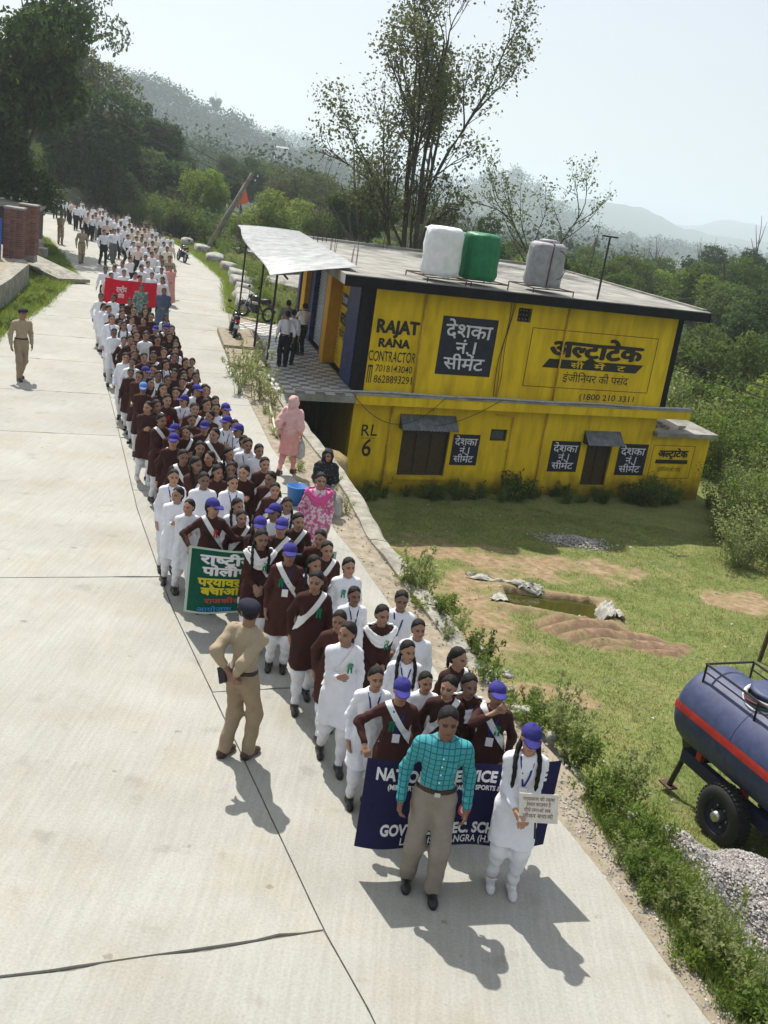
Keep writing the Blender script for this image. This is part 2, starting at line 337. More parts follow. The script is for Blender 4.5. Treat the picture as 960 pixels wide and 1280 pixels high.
# ------------------------------------------------------------------ the concrete road: cast slabs with open joints
def concrete_road():
    m = bpy.data.materials.new('road_concrete'); m.use_nodes = True; t = m.node_tree; N = t.nodes; L = t.links; b = N['Principled BSDF']; b.inputs['Roughness'].default_value = .82; b.inputs['Specular IOR Level'].default_value = .3
    tc = N.new('ShaderNodeTexCoord')
    def noise(sc, d=8, rough=.65, vec=None):
        n = N.new('ShaderNodeTexNoise'); n.inputs['Scale'].default_value = sc; n.inputs['Detail'].default_value = d; n.inputs['Roughness'].default_value = rough; L.new(vec or tc.outputs['Object'], n.inputs['Vector']); return n
    def ramp(src, a, ca, b_, cb):
        r = N.new('ShaderNodeValToRGB'); r.color_ramp.elements[0].position = a; r.color_ramp.elements[1].position = b_; r.color_ramp.elements[0].color = (*ca, 1); r.color_ramp.elements[1].color = (*cb, 1); L.new(src, r.inputs['Fac']); return r.outputs[0]
    def mul(a, b_, f=1.0):
        x = N.new('ShaderNodeMix'); x.data_type = 'RGBA'; x.blend_type = 'MULTIPLY'; x.inputs['Factor'].default_value = f; L.new(a, x.inputs['A']); L.new(b_, x.inputs['B']); return x.outputs['Result']
    base = ramp(noise(.55).outputs['Fac'], .30, (.345, .34, .308), .72, (.44, .436, .402))
    mp = N.new('ShaderNodeMapping'); mp.inputs['Rotation'].default_value = (0, 0, R(-24)); mp.inputs['Scale'].default_value = (9, .5, 1); L.new(tc.outputs['Object'], mp.inputs['Vector'])
    drag = ramp(noise(2.5, 4, .5, mp.outputs[0]).outputs['Fac'], .35, (.90, .90, .89), .65, (1, 1, 1))
    warm = ramp(noise(.9, 6).outputs['Fac'], .46, (1, 1, 1), .74, (.94, .88, .79))
    fine = ramp(noise(38, 6).outputs['Fac'], .3, (.82, .82, .81), .6, (1, 1, 1))
    spots = ramp(noise(7.5, 3, .4).outputs['Fac'], .235, (.70, .68, .65), .29, (1, 1, 1))
    stain = ramp(noise(1.9, 4, .5).outputs['Fac'], .29, (.84, .83, .81), .38, (1, 1, 1)); fine = mul(fine, stain)
    oi = N.new('ShaderNodeObjectInfo'); tint = ramp(oi.outputs['Random'], 0, (.93, .93, .93), 1, (1.0, 1.0, .99))
    c = mul(mul(mul(mul(mul(base, drag), warm), fine), spots), tint); L.new(c, b.inputs['Base Color'])
    bp = N.new('ShaderNodeBump'); bp.inputs['Strength'].default_value = .35; bp.inputs['Distance'].default_value = .01; L.new(noise(60, 8).outputs['Fac'], bp.inputs['Height']); L.new(bp.outputs['Normal'], b.inputs['Normal'])
    return m
M_road = concrete_road()
M_joint = mat('joint_dirt', (.19, .175, .15), .95, noise=.5, nscale=12)
JY = np.array([-14, 0, 6.07, 6.96, 9.15, 12.73, 16.5, 20.97, 26, 32, 40, 50, 62, 80, 100, 160]); JX = np.array([5.5, 2.6, .49, .02, -.97, -2.6, -4.1, -5.69, -7.5, -9.3, -11.3, -13.8, -18.2, -26.5, -39, -90])
def XJ(y): return np.interp(y, JY, JX)
stations = [-13.5, -6.5, .2, 6.96, 13.75, 20.97, 24.6, 28.3, 32, 35.8, 39.6, 43.5, 47.5, 52, 57, 63, 70, 78, 88, 100, 120]
st_r = [-13.5, -7, -2.6, 3.2, 10.6, 17.5, 24.3, 28.0, 31.6, 35.5, 39.2, 43.1, 47.2, 51.6, 56.5, 62.4, 69.5, 77.5, 87.5, 99.5, 119]
road = thing('road', None, None); tag(road, kind='structure')
def wob(t, seed, amp): return (vnoise(np.asarray(t, float) * 3.1, np.asarray(t, float) * 0 + seed, seed) - .5) * amp
def spall(t, seed): n = float(vnoise(t * 2.3, seed * 3.7, seed)); f = float(vnoise(t * 14, seed * 1.7, seed + 5)); return .006 * f + (.16 * max(0, n - .52) * f * 1.7 if n > .52 else 0)
def slab(lo, hi, y0, y1, nm):
    """one cast slab between two edge curves; ragged where it has spalled at the joints"""
    n = max(6, int((y1 - y0) / .22)); m_ = 40; ts = np.linspace(0, 1, n)
    P = []
    for j, t in enumerate(ts):
        y = y0 + (y1 - y0) * t; xj = float(XJ(y)); e_ = []
        for ed in (lo, hi):                                 # where the square cut meets each edge
            xe = float(ed(y))
            for _ in range(12): xe = .5 * xe + .5 * float(ed(y + SLANT * (xe - xj)))
            e_.append(xe)
        for i in range(m_):
            s = i / (m_ - 1)
            # transverse joints run square to the road, i.e. slanted in plan
            x = e_[0] + (e_[1] - e_[0]) * s; y2 = y + SLANT * (x - xj)
            if j == 0: y2 += .008 + spall(x, 11 + y0)
            if j == n - 1: y2 -= .008 + spall(x, 12 + y1)
            if i == 0: x += .008
            if i == m_ - 1: x -= .008 + abs(wob(y2, 14, .012)) 
            P.append((float(x), float(y2), .0))
        
    V = np.array(P); idx = np.arange(n * m_).reshape(n, m_)
    F = np.stack([idx[:-1, :-1], idx[:-1, 1:], idx[1:, 1:], idx[1:, :-1]], -1).reshape(-1, 4)
    # skirts down to the joint filler
    rim = np.concatenate([idx[0, :], idx[1:, -1], idx[-1, ::-1][1:], idx[::-1, 0][1:-1]])
    Vb = V[rim] - [0, 0, .03]; k0 = len(V); V = np.concatenate([V, Vb]); q = np.arange(len(rim)); q2 = np.roll(q, -1)
    F = np.concatenate([F, np.stack([rim[q], k0 + q, k0 + q2, rim[q2]], -1)])
    return link('slab', mesh_np('slab', V, F, False), M_road, road)
SLANT = .44
for k in range(len(stations) - 1):
    slab(XL, XJ, stations[k], stations[k + 1], 'slab'); slab(XJ, XR, st_r[k], st_r[k + 1], 'slab')
mb = MB(); ys = np.linspace(-15, 122, 140)
for a, b_ in zip(ys[:-1], ys[1:]):
    mb.add([(XL(a) + .03, a, -.022), (XR(a) - .03, a, -.022), (XR(b_) - .03, b_, -.022), (XL(b_) + .03, b_, -.022)], [(0, 1, 2, 3)])
mb.obj('joint_filler', M_joint, road)
# shoulder strip between road and wall
M_should = mat('shoulder_earth', (.34, .29, .22), .95, col2=(.20, .17, .12), nscale=5, detail=9, bump=.5, bscale=30)
vs = []; ys = np.arange(-14, 43.5, .16)
for y in ys:
    for s in np.linspace(0, 1, 9):
        x0 = XR(y) + .004; x1 = WW(y) - .02; vs.append((x0 + (x1 - x0) * s, y, -.012 - .02 * s + .05 * float(vnoise(y * 2.2, s * 3, 71) - .45) * s * (1 - .4 * s)))
n9 = 9; F = [(j * n9 + i, j * n9 + i + 1, (j + 1) * n9 + i + 1, (j + 1) * n9 + i) for j in range(len(ys) - 1) for i in range(n9 - 1)]
sh = link('shoulder', mesh_np('shoulder', vs, F, True), M_should); tag(sh, kind='structure')
# retaining wall below the shoulder
M_wall = mat('weathered_concrete', (.36, .34, .29), .95, col2=(.17, .165, .135), nscale=3.2, detail=10, bump=.7, bscale=14)
rw = thing('retaining_wall', 'long low weathered concrete retaining wall edging the road above the field', 'wall', (0, 0, 0))
ys = np.arange(8.9, 27.6, .2); seglen = 2.6
for a in np.arange(8.9, 27.5, seglen):
    yy = np.linspace(a, min(a + seglen - .03, 27.6), 12); vs = []
    for y in yy:
        x = WW(y); zt = .045 + .07 * float(vnoise(y * 1.7, 3, 81) - .5) - .22 * float(sstep((14.5 - y) / 5)); zb = float(field_z(np.array([x + .5]), np.array([y]))[0]) - .35
        o = .04 * float(vnoise(y * 2.3, 9, 83) - .5)
        vs += [(x - .02, y, zb), (x - .02, y, zt - .02), (x + .05, y, zt), (x + .26 + o, y, zt - .01 + o), (x + .31 + o, y, zt - .06), (x + .42, y, zb)]
    F = [(j * 6 + i, (j + 1) * 6 + i, (j + 1) * 6 + (i + 1) % 6, j * 6 + (i + 1) % 6) for j in range(11) for i in range(6)]
    mb = MB(); mb.add(vs, F + [(0, 1, 2, 3, 4, 5), tuple(66 + i for i in (5, 4, 3, 2, 1, 0))]); mb.obj('wall_block', M_wall, rw)

def rect_part(x0, y0, x1, y1): return np.array([(x0, y0), (x1, y0), (x1, y1), (x0, y1)], np.float32), [(0, 1, 2, 3)]
def line_part(x0, y0, x1, y1, w):
    d = np.array([x1 - x0, y1 - y0]); d /= np.linalg.norm(d); n = np.array([-d[1], d[0]]) * w / 2
    return np.array([(x0 - n[0], y0 - n[1]), (x1 - n[0], y1 - n[1]), (x1 + n[0], y1 + n[1]), (x0 + n[0], y0 + n[1])], np.float32), [(0, 1, 2, 3)]
def clip_right(v, f, x1):
    bm = bmesh.new(); vs = [bm.verts.new((float(a), float(b), 0)) for a, b in v]
    for q in f:
        try: bm.faces.new([vs[i] for i in q])
        except ValueError: pass
    bmesh.ops.bisect_plane(bm, geom=bm.verts[:] + bm.edges[:] + bm.faces[:], dist=1e-6, plane_co=(x1, 0, 0), plane_no=(1, 0, 0), clear_outer=True)
    bm.verts.index_update(); v2 = np.array([(w_.co.x, w_.co.y) for w_ in bm.verts], np.float32); f2 = [tuple(w_.index for w_ in q.verts) for q in bm.faces]; bm.free(); return v2, f2
def typeset(text, bold=0.0, gap=0.0):
    """returns (verts2d, faces, width); '~' after a consonant makes its half form, '^' adds the subscript r, 'ि' is put before its letter by the caller"""
    V = []; Fs = []; x = 0.0; n = 0; i = 0
    def put(v, f, dx):
        nonlocal n
        v = v + np.array([dx, 0], np.float32); V.append(v); Fs.extend(tuple(a + n for a in q) for q in f); n += len(v)
    last = (0, 0)
    while i < len(text):
        ch = text[i]
        if ch == ' ': x += .28; i += 1; continue
        if ch == '^':
            xc = last[0] + last[1] * .5; put(*line_part(xc, -.06, xc - .16, -.20, .07), 0); put(*line_part(xc, -.06, xc + .16, -.20, .07), 0); i += 1; continue
        v, f, adv = glyph(ch, bold)
        if i + 1 < len(text) and text[i + 1] == '~':
            v2, f2 = clip_right(v, f, adv * .66); put(v2, f2, x); x += adv * .66; i += 2; continue
        put(v, f, x)
        if adv > .05: last = (x, adv)
        x += adv + gap; i += 1
    return (np.concatenate(V) if V else np.zeros((0, 2), np.float32)), Fs, x
def lettering(name, rows, m, parent, frame, thick=.003):
    """rows: (text, x, y, height, width or None, bold); frame(u, v, w) -> point"""
    for (text, x, y, h, wd, bold) in rows:
        mb = MB(); v, f, w_ = typeset(text, min(bold, .014))
        if len(v) == 0: continue
        lo, hi = v.min(0), v.max(0); dev = any('\u0900' <= c <= '\u097f' for c in text)
        sy = h / (.70 if dev else (hi[1] - 0)); sx = sy if wd is None else wd / (hi[0] - lo[0])
        ks = [(0, 0)] if bold <= .021 else [(0, 0), (.028, .012), (-.028, -.012), (.0, .03), (0, -.03), (.05, 0)]
        for q, (ox, oy) in enumerate(ks): mb.add([frame(x + (a - lo[0] + ox) * sx + .030 * h * math.sin(b * 6 + a * 2.3 + x * 5), y + (b + oy) * sy + .026 * h * math.sin(a * 3.1 + b * 2 + y * 7), thick + q * .0012) for a, b in v], f)
        mb.obj(name, m, parent)

# ------------------------------------------------------------------ the yellow shop building below the road
BO = np.array([-1.3, 29.3]); BU = np.array([.891, .454]); BV = np.array([-.454, .891])
BROT = math.atan2(.454, .891)
bld = thing('shop_building', 'two storey flat roofed building painted bright yellow with black cement advertisements', 'building', (BO[0], BO[1], 0), BROT)
def yellow_paint():
    m = bpy.data.materials.new('yellow_paint'); m.use_nodes = True; t = m.node_tree; N = t.nodes; L = t.links; b = N['Principled BSDF']; b.inputs['Roughness'].default_value = .75; b.inputs['Specular IOR Level'].default_value = .25
    tc = N.new('ShaderNodeTexCoord')
    def noise(sc, vec=None, d=7):
        n = N.new('ShaderNodeTexNoise'); n.inputs['Scale'].default_value = sc; n.inputs['Detail'].default_value = d; L.new(vec or tc.outputs['Object'], n.inputs['Vector']); return n.outputs['Fac']
    def ramp(src, a, ca, b_, cb):
        r = N.new('ShaderNodeValToRGB'); r.color_ramp.elements[0].position = a; r.color_ramp.elements[1].position = b_; r.color_ramp.elements[0].color = (*ca, 1); r.color_ramp.elements[1].color = (*cb, 1); L.new(src, r.inputs['Fac']); return r.outputs[0]
    def mul(a, b_):
        x = N.new('ShaderNodeMix'); x.data_type = 'RGBA'; x.blend_type = 'MULTIPLY'; x.inputs['Factor'].default_value = 1; L.new(a, x.inputs['A']); L.new(b_, x.inputs['B']); return x.outputs['Result']
    base = ramp(noise(.8), .3, (.64, .425, .004), .7, (.76, .53, .008))
    mp = N.new('ShaderNodeMapping'); mp.inputs['Scale'].default_value = (2.2, 2.2, .5); L.new(tc.outputs['Object'], mp.inputs['Vector'])
    streak = ramp(noise(1.6, mp.outputs[0]), .32, (.74, .71, .62), .58, (1, 1, 1))
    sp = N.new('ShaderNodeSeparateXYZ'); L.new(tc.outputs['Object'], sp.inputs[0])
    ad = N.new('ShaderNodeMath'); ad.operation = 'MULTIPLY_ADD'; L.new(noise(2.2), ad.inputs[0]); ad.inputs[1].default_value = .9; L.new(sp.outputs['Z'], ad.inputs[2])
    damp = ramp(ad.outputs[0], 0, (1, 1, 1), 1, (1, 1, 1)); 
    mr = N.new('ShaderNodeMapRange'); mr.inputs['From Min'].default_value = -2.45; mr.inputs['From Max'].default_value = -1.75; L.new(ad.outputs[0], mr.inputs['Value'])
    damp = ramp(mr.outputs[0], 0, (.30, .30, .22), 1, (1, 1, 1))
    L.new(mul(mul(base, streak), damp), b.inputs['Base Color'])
    bp = N.new('ShaderNodeBump'); bp.inputs['Strength'].default_value = .25; bp.inputs['Distance'].default_value = .01; L.new(noise(9), bp.inputs['Height']); L.new(bp.outputs['Normal'], b.inputs['Normal'])
    return m
M_yel = yellow_paint()
M_black = mat('black_paint', (.010, .010, .013), .8, noise=.4, nscale=3, spec=.08)
M_sign = mat('navy_sign_paint', (.012, .013, .028), .6, noise=.35, nscale=4)
M_white = mat('white_paint', (.62, .62, .68), .7, noise=.15, nscale=8)
M_roof = mat('roof_concrete', (.34, .33, .30), .9, col2=(.15, .145, .13), nscale=1.3, detail=10, bump=.4, bscale=10)
M_blue = mat('blue_tile', (.03, .045, .13), .5, noise=.5, nscale=7, spec=.2)
M_orange = mat('orange_paint', (.58, .30, .008), .7, noise=.12, nscale=3)
M_grey = mat('grey_shutter', (.30, .31, .31), .5, noise=.25, nscale=6)
M_dark = mat('dark_interior', (.02, .018, .015), .9)
M_iron = mat('dark_iron', (.03, .03, .032), .5, noise=.3, nscale=20, metallic=.3)
M_wood = mat('dark_brown_wood', (.05, .035, .018), .6, noise=.4, nscale=12)
M_glassd = mat('dim_window_glass', (.06, .08, .09), .15, noise=.3, nscale=3)
M_pipe = mat('grey_pipe', (.36, .37, .38), .5, noise=.3, nscale=6)
M_ypipe = mat('yellow_pipe', (.55, .36, .02), .6, noise=.2, nscale=6)
M_tile1 = mat('light_floor_tile', (.62, .60, .56), .35, var=.1); M_tile2 = mat('dark_floor_tile', (.22, .22, .22), .35, var=.15)
def bx(name, m, a, b_, par=None): mb = MB(); mb.box(a, b_); return mb.obj(name, m, par or bld)
def grid_wall(name, m, a0, a1, z0, z1, holes, y0=0.0, th=.24, par=None):
    """a wall along local x, with real openings (x0, x1, z0, z1)"""
    xs = sorted({a0, a1, *[h[0] for h in holes], *[h[1] for h in holes]}); zs = sorted({z0, z1, *[h[2] for h in holes], *[h[3] for h in holes]})
    xs2 = [];
    mb = MB()
    solid = {}
    for i in range(len(xs) - 1):
        for k in range(len(zs) - 1):
            cx_, cz_ = (xs[i] + xs[i + 1]) / 2, (zs[k] + zs[k + 1]) / 2
            solid[i, k] = not any(h[0] < cx_ < h[1] and h[2] < cz_ < h[3] for h in holes)
    for (i, k), s in solid.items():
        if not s: continue
        x0, x1, zz0, zz1 = xs[i], xs[i + 1], zs[k], zs[k + 1]
        mb.add([(x0, y0, zz0), (x1, y0, zz0), (x1, y0, zz1), (x0, y0, zz1)], [(0, 1, 2, 3)])
        mb.add([(x0, y0 + th, zz0), (x1, y0 + th, zz0), (x1, y0 + th, zz1), (x0, y0 + th, zz1)], [(3, 2, 1, 0)])
        for (di, dk, q) in ((-1, 0, [(x0, zz0), (x0, zz1)]), (1, 0, [(x1, zz1), (x1, zz0)]), (0, -1, [(x1, zz0), (x0, zz0)]), (0, 1, [(x0, zz1), (x1, zz1)])):
            if not solid.get((i + di, k + dk), False):
                (xa, za), (xb, zb) = q
                mb.add([(xa, y0, za), (xb, y0, zb), (xb, y0 + th, zb), (xa, y0 + th, za)], [(0, 1, 2, 3)])
    return mb.obj(name, m, par or bld)
LA = 11.2; DEP = 12.3
win = (1.68, 3.28, -2.42, -.86); dwin = (8.42, 9.42, -2.66, -1.06); swin = (4.70, 5.30, -1.26, -.88); vent = (4.92, 5.40, 2.45, 2.86)
grid_wall('upper_wall', M_yel, .22, LA - .2, .10, 3.06, [vent])
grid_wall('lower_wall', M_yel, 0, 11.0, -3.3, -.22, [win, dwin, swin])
bx('corner_strip', M_black, (-.02, -.015, .10), (.218, .24, 3.06)); bx('corner_strip', M_black, (LA - .198, -.015, .10), (LA + .02, .24, 3.06))
bx('back_wall', M_yel, (0, DEP - .24, -3.3), (LA, DEP, 3.06)); bx('right_wall', M_yel, (LA - .24, .25, -3.3), (LA - .005, DEP - .25, 3.06))
bx('lower_side_wall', M_yel, (0, .25, -3.3), (.24, DEP - .25, -.22)); bx('floor_slab', M_dark, (.26, .25, -.2), (LA - .26, DEP - .26, .02))
# roof slab, with black painted fascia in front
roof = bx('roof', M_roof, (-.9, -.6, 3.08), (11.85, DEP + .4, 3.36))
bx('fascia', M_black, (-.9, -.625, 3.05), (11.85, -.603, 3.33), roof); bx('fascia', M_black, (11.853, -.6, 3.05), (11.88, DEP + .4, 3.33), roof)
bx('kerb', M_roof, (-.9, DEP + .2, 3.362), (11.85, DEP + .4, 3.46), roof); bx('kerb', M_roof, (11.68, -.3, 3.362), (11.85, DEP + .19, 3.42), roof)
ledge = bx('ledge', M_yel, (-.05, -.38, -.22), (12.15, .0, .045)); bx('ledge_cap', M_roof, (-.07, -.40, .047), (12.17, .005, .098), ledge)
mb = MB(); mb.tube([(x, -.30 + .02 * math.sin(x), .135 + .012 * math.sin(x * 1.7)) for x in np.linspace(-1.9, 12.1, 40)], .032, 8); mb.obj('service_pipe', M_pipe, bld, True)
for x, z0, z1 in ((1.80, .10, 3.05), (6.72, .10, 3.05), (1.24, -2.9, -.22), (6.66, -2.9, -.22), (5.42, -2.75, -.45)):
    mb = MB(); mb.tube([(x, -.045, z0), (x, -.045, z1)], .035 if x != 5.42 else .022, 8); p = mb.obj('drain_pipe', M_ypipe, bld, True)
    for zz in np.linspace(z0 + .4, z1 - .3, 3): mb = MB(); mb.box((x - .055, -.06, zz), (x + .055, 0.001, zz + .03)); mb.obj('bracket', M_ypipe, p)
mb = MB(); mb.tube([(4.78, -.05, -.42), (5.44, -.05, -.46)], .02, 6); mb.obj('drain_pipe', M_ypipe, bld)
# loose cables down the facade
M_cable = mat('black_cable', (.02, .016, .02), .6); M_rcable = mat('maroon_cable', (.10, .02, .03), .6)
for k, (mm, off) in enumerate(((M_cable, 0), (M_rcable, .05), (M_cable, .11))):
    mb = MB(); mb.tube([(4.62 + off - .10 * t + .05 * math.sin(t * 7 + k), -.03 - .012 * k, 3.04 - 2.9 * t) for t in np.linspace(0, 1, 16)], .011, 5); mb.obj('cable', mm, bld)
mb = MB(); mb.tube([(-.2 + 3.0 * t, -.42 - .05 * math.sin(t * 3.14), .12 - .85 * (1 - (2 * t - 1) ** 2)) for t in np.linspace(0, 1, 16)], .010, 5); mb.obj('cable', M_cable, bld)
mb = MB(); mb.tube([(2.6 + 2.1 * t, -.40, -.74 + .85 * t ** 1.6) for t in np.linspace(0, 1, 14)], .010, 5); mb.obj('cable', M_cable, bld)
# openings
def window(h, name, mullions, m_glass=M_glassd, m_fr=M_wood):
    x0, x1, z0, z1 = h; e = thing(name, None, None); e.parent = bld
    mb = MB(); t = .055
    for a, b_ in (((x0 + .004, z0 + .004), (x1 - .004, z0 + t)), ((x0 + .004, z1 - t), (x1 - .004, z1 - .004)), ((x0 + .004, z0 + t + .001), (x0 + t, z1 - t - .001)), ((x1 - t, z0 + t + .001), (x1 - .004, z1 - t - .001))): mb.box((a[0], .09, a[1]), (b_[0], .15, b_[1]))
    mb.obj('frame', m_fr, e)
    cols = mullions + 1; wd = (x1 - x0 - 2 * t) / cols
    for c_ in range(cols):
        xa = x0 + t + c_ * wd
        mb = MB(); mb.box((xa + .01, .125, z0 + t + .004), (xa + wd - .01, .135, z1 - t - .004)); mb.obj('pane', m_glass, e)
        if c_: mb = MB(); mb.box((xa - .025, .085, z0 + t + .002), (xa + .025, .145, z1 - t - .002)); mb.obj('mullion', m_fr, e)
    return e
M_shutterwood = mat('brown_shutter_board', (.055, .032, .012), .55, noise=.35, nscale=9)
w1 = window(win, 'window', 2, M_shutterwood); w2 = window(dwin, 'window', 1, M_shutterwood); w3 = window(swin, 'window', 0)
for x0, x1, zt in ((win[0], win[1], -1.12), (dwin[0], dwin[1], -1.35)): bx('transom', M_wood, (x0 + .06, .07, zt - .03), (x1 - .06, .084, zt + .03))
bx('window_sill', M_yel, (win[0] - .1, -.08, win[2] - .10), (win[1] + .1, -.002, win[2] - .01))
# jali ventilator
for i in range(4): bx('grille_bar', M_dark, (vent[0] + .03 + i * .115, .05, vent[2] + .01), (vent[0] + .08 + i * .115, .10, vent[3] - .01))
for i in range(3): bx('grille_bar', M_grey, (vent[0] + .004, .105, vent[2] + .05 + i * .13), (vent[1] - .004, .14, vent[2] + .09 + i * .13))
bx('dark_backing', M_dark, (vent[0] + .002, .16, vent[2] + .002), (vent[1] - .002, .2, vent[3] - .002))  # solid dark panel closing the vent, coloured as the unlit interior behind
# corrugated awnings over the lower windows
M_tin_dark = mat('blue_grey_corrugated_tin', (.16, .18, .20), .5, noise=.35, nscale=5, metallic=.3)
def awning(x0, x1, z, d):
    n = int((x1 - x0) / .035); vs = []
    for i in range(n + 1):
        x = x0 + (x1 - x0) * i / n; w_ = .018 * math.sin(i * math.pi / 1.5)
        vs += [(x, -.005, z + w_), (x, -d, z - .36 + w_), (x, -.005, z + w_ - .012), (x, -d, z - .372 + w_)]
    F = [];
    for i in range(n): a = i * 4; F += [(a, a + 1, a + 5, a + 4), (a + 2, a + 6, a + 7, a + 3), (a + 1, a + 3, a + 7, a + 5)]
    mb = MB(); mb.add(vs, F); o = mb.obj('awning', M_tin_dark, bld)
    for x in (x0 + .02, x1 - .02): m2 = MB(); m2.add([(x - .01, -.004, z - .03), (x - .01, -d + .02, z - .39), (x - .01, -.004, z - .42), (x + .01, -.004, z - .03), (x + .01, -d + .02, z - .39), (x + .01, -.004, z - .42)], [(0, 1, 2), (5, 4, 3), (0, 3, 4, 1), (1, 4, 5, 2), (2, 5, 3, 0)]); m2.obj('awning_bracket', M_iron, o)
awning(1.52, 3.40, -.52, .50); awning(8.20, 9.62, -.80, .50)
# painted advertisements
def sign(a, b_, z0, z1, y=-.004):
    o = bx('sign_panel', M_sign, (a, y - .004, z0), (b_, y + .003, z1)); W_ = b_ - a; H_ = z1 - z0
    fr = lambda u, v, w_: (a + u * W_, y - .004 - w_, z0 + v * H_)
    lettering('sign_lettering', [('देशका', .08, .655, .235, .84, .012), ('नं.1', .30, .385, .20, .36, .012), ('सीमेंट', .12, .10, .215, .74, .012)], M_white, o, lambda u, v, w_: (a + u * W_, y - .004 - w_, z0 + v * H_))
    return o
# heights are given in panel fractions, so the rows keep the panel's own proportions
sign(2.43, 4.30, .72, 2.43); sign(3.42, 4.36, -2.05, -1.08); sign(7.03, 8.16, -2.20, -1.18); sign(9.72, 10.92, -2.28, -1.20)
fw_ = lambda u, v, w_: (u, -.002 - w_, v)
M_ink = mat('black_lettering_paint', (.016, .014, .012), .6, noise=.3, nscale=10); M_red = mat('dark_red_line_paint', (.11, .012, .008), .6)
wallp = bpy.data.objects['upper_wall']; lowp = bpy.data.objects['lower_wall']
lettering('lettering', [('RAJAT', .38, 1.80, .36, 1.32, .03), ('RANA', .50, 1.40, .24, .98, .045), ('CONTRACTOR', .24, .98, .30, 1.5, .012), ('7018143040', .50, .68, .20, 1.18, .005), ('8628893291', .50, .36, .22, 1.22, .008)], M_ink, wallp, fw_)
mb = MB()
for x in (.27, .33, .39): mb.box((x, -.006, .34), (x + .028, -.002, .84))
mb.box((.27, -.0065, .80), (.42, -.0021, .86)); mb.obj('phone_mark', M_ink, wallp)
mb = MB(); a0, a1, b0, b1 = 5.52, 10.36, .52, 2.32
for q in (((a0, b0), (a1, b0 + .02)), ((a0, b1 - .02), (a1, b1)), ((a0, b0 + .021), (a0 + .025, b1 - .021)), ((a1 - .025, b0 + .021), (a1, b1 - .021))): mb.box((q[0][0], -.006, q[0][1]), (q[1][0], -.0015, q[1][1]))
mb.obj('border_line', M_red, wallp)
mb = MB(); mb.add([(6.10, -.004, 1.14), (9.72, -.004, 1.14), (9.98, -.004, 1.42), (6.32, -.004, 1.42)], [(0, 1, 2, 3)]); bar = mb.obj('slanted_bar', M_ink, wallp)
lettering('lettering', [('अल~ट^ाटेक', 6.28, 1.52, .48, 3.55, .045), ('इंजी' + 'ि' + 'नयर की पसंद', 6.95, .74, .25, 2.55, .006), ('(1800 210 3311', 7.72, .20, .19, 2.15, .008)], M_ink, wallp, fw_)
lettering('lettering', [('सी', 7.15, 1.185, .17, .50, .015), ('में', 8.05, 1.185, .17, .42, .015), ('ट', 8.95, 1.185, .17, .32, .015)], M_yel, bar, lambda u, v, w_: (u, -.005 - w_, v))
lettering('lettering', [('RL', .34, -1.22, .33, .52, .008), ('6', .44, -1.84, .52, .30, .012)], M_ink, lowp, fw_)
mb = MB(); mb.box((.36, -.006, -1.30), (.80, -.002, -1.285)); mb.obj('underline', M_ink, lowp)
# annex at the far end of the lower storey
ann = thing('annex', None, None); ann.parent = bld
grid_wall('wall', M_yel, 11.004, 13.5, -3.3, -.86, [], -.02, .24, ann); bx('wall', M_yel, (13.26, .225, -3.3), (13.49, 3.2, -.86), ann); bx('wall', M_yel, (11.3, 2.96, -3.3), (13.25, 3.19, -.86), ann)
ar = bx('roof', M_roof, (10.98, -.28, -.855), (13.62, 3.4, -.72), ann)
for k in range(9):
    a = random.uniform(11.3, 12.3); c_ = random.uniform(.3, 1.8); mb = MB(); mb.tube([(a, c_, -.66), (a + random.uniform(-.3, .3), c_ + random.uniform(-.3, .3), -.60)], [.07, .04], 6); mb.obj('rubble', M_roof, ar)
mb = MB(); a0, a1, b0, b1 = 11.12, 12.92, -2.36, -1.20
for q in (((a0, b0), (a1, b0 + .015)), ((a0, b1 - .015), (a1, b1)), ((a0, b0 + .016), (a0 + .018, b1 - .016)), ((a1 - .018, b0 + .016), (a1, b1 - .016))): mb.box((q[0][0], -.027, q[0][1]), (q[1][0], -.0215, q[1][1]))
mb.obj('border_line', M_red, ann)
lettering('lettering', [('अल~ट^ाटेक', 11.38, -1.60, .24, 1.28, .03), ('इंजी' + 'ि' + 'नयर की पसंद', 11.5, -2.12, .15, 1.0, .0)], M_ink, ann, lambda u, v, w_: (u, -.022 - w_, v))
bx('slanted_bar', M_ink, (11.33, -.028, -1.84), (12.72, -.0215, -1.70), ann)
# ------- the shop front along the verandah (faces the road)
def side(name, m, b0, b1, z0, z1, off=0.0, th=.1, par=None): mb = MB(); mb.box((off - th, b0, z0), (off, b1, z1)); return mb.obj(name, m, par or bld)
def shutter(b0, b1, z0, z1, m, off):
    e = thing('rolling_shutter', None, None); e.parent = bld; n = int((z1 - z0) / .12)
    proto = None
    for i in range(n):
        za = z0 + i * .12; mb = MB(); mb.add([(off, b0, za), (off - .03, b0, za + .05), (off - .03, b0, za + .07), (off, b0, za + .118), (off, b1, za), (off - .03, b1, za + .05), (off - .03, b1, za + .07), (off, b1, za + .118), (off + .02, b0, za), (off + .02, b0, za + .118), (off + .02, b1, za), (off + .02, b1, za + .118)],
            [(0, 4, 5, 1), (1, 5, 6, 2), (2, 6, 7, 3), (0, 1, 2, 3, 9, 8), (4, 10, 11, 7, 6, 5), (3, 7, 11, 9), (8, 10, 4, 0)]); mb.obj('slat', m, e)
    return e
side('corner_pillar', M_black, .245, .80, .03, 3.06, .24, .26); pil = side('tiled_pillar', M_blue, .805, 2.40, .03, 3.06, .24, .30)
sh1 = shutter(2.42, 4.44, .04, 2.75, M_yel, .17); side('lintel', mat('red_brown_lintel', (.22, .06, .03), .7), 2.405, 4.455, 2.76, 3.06, .24, .16)
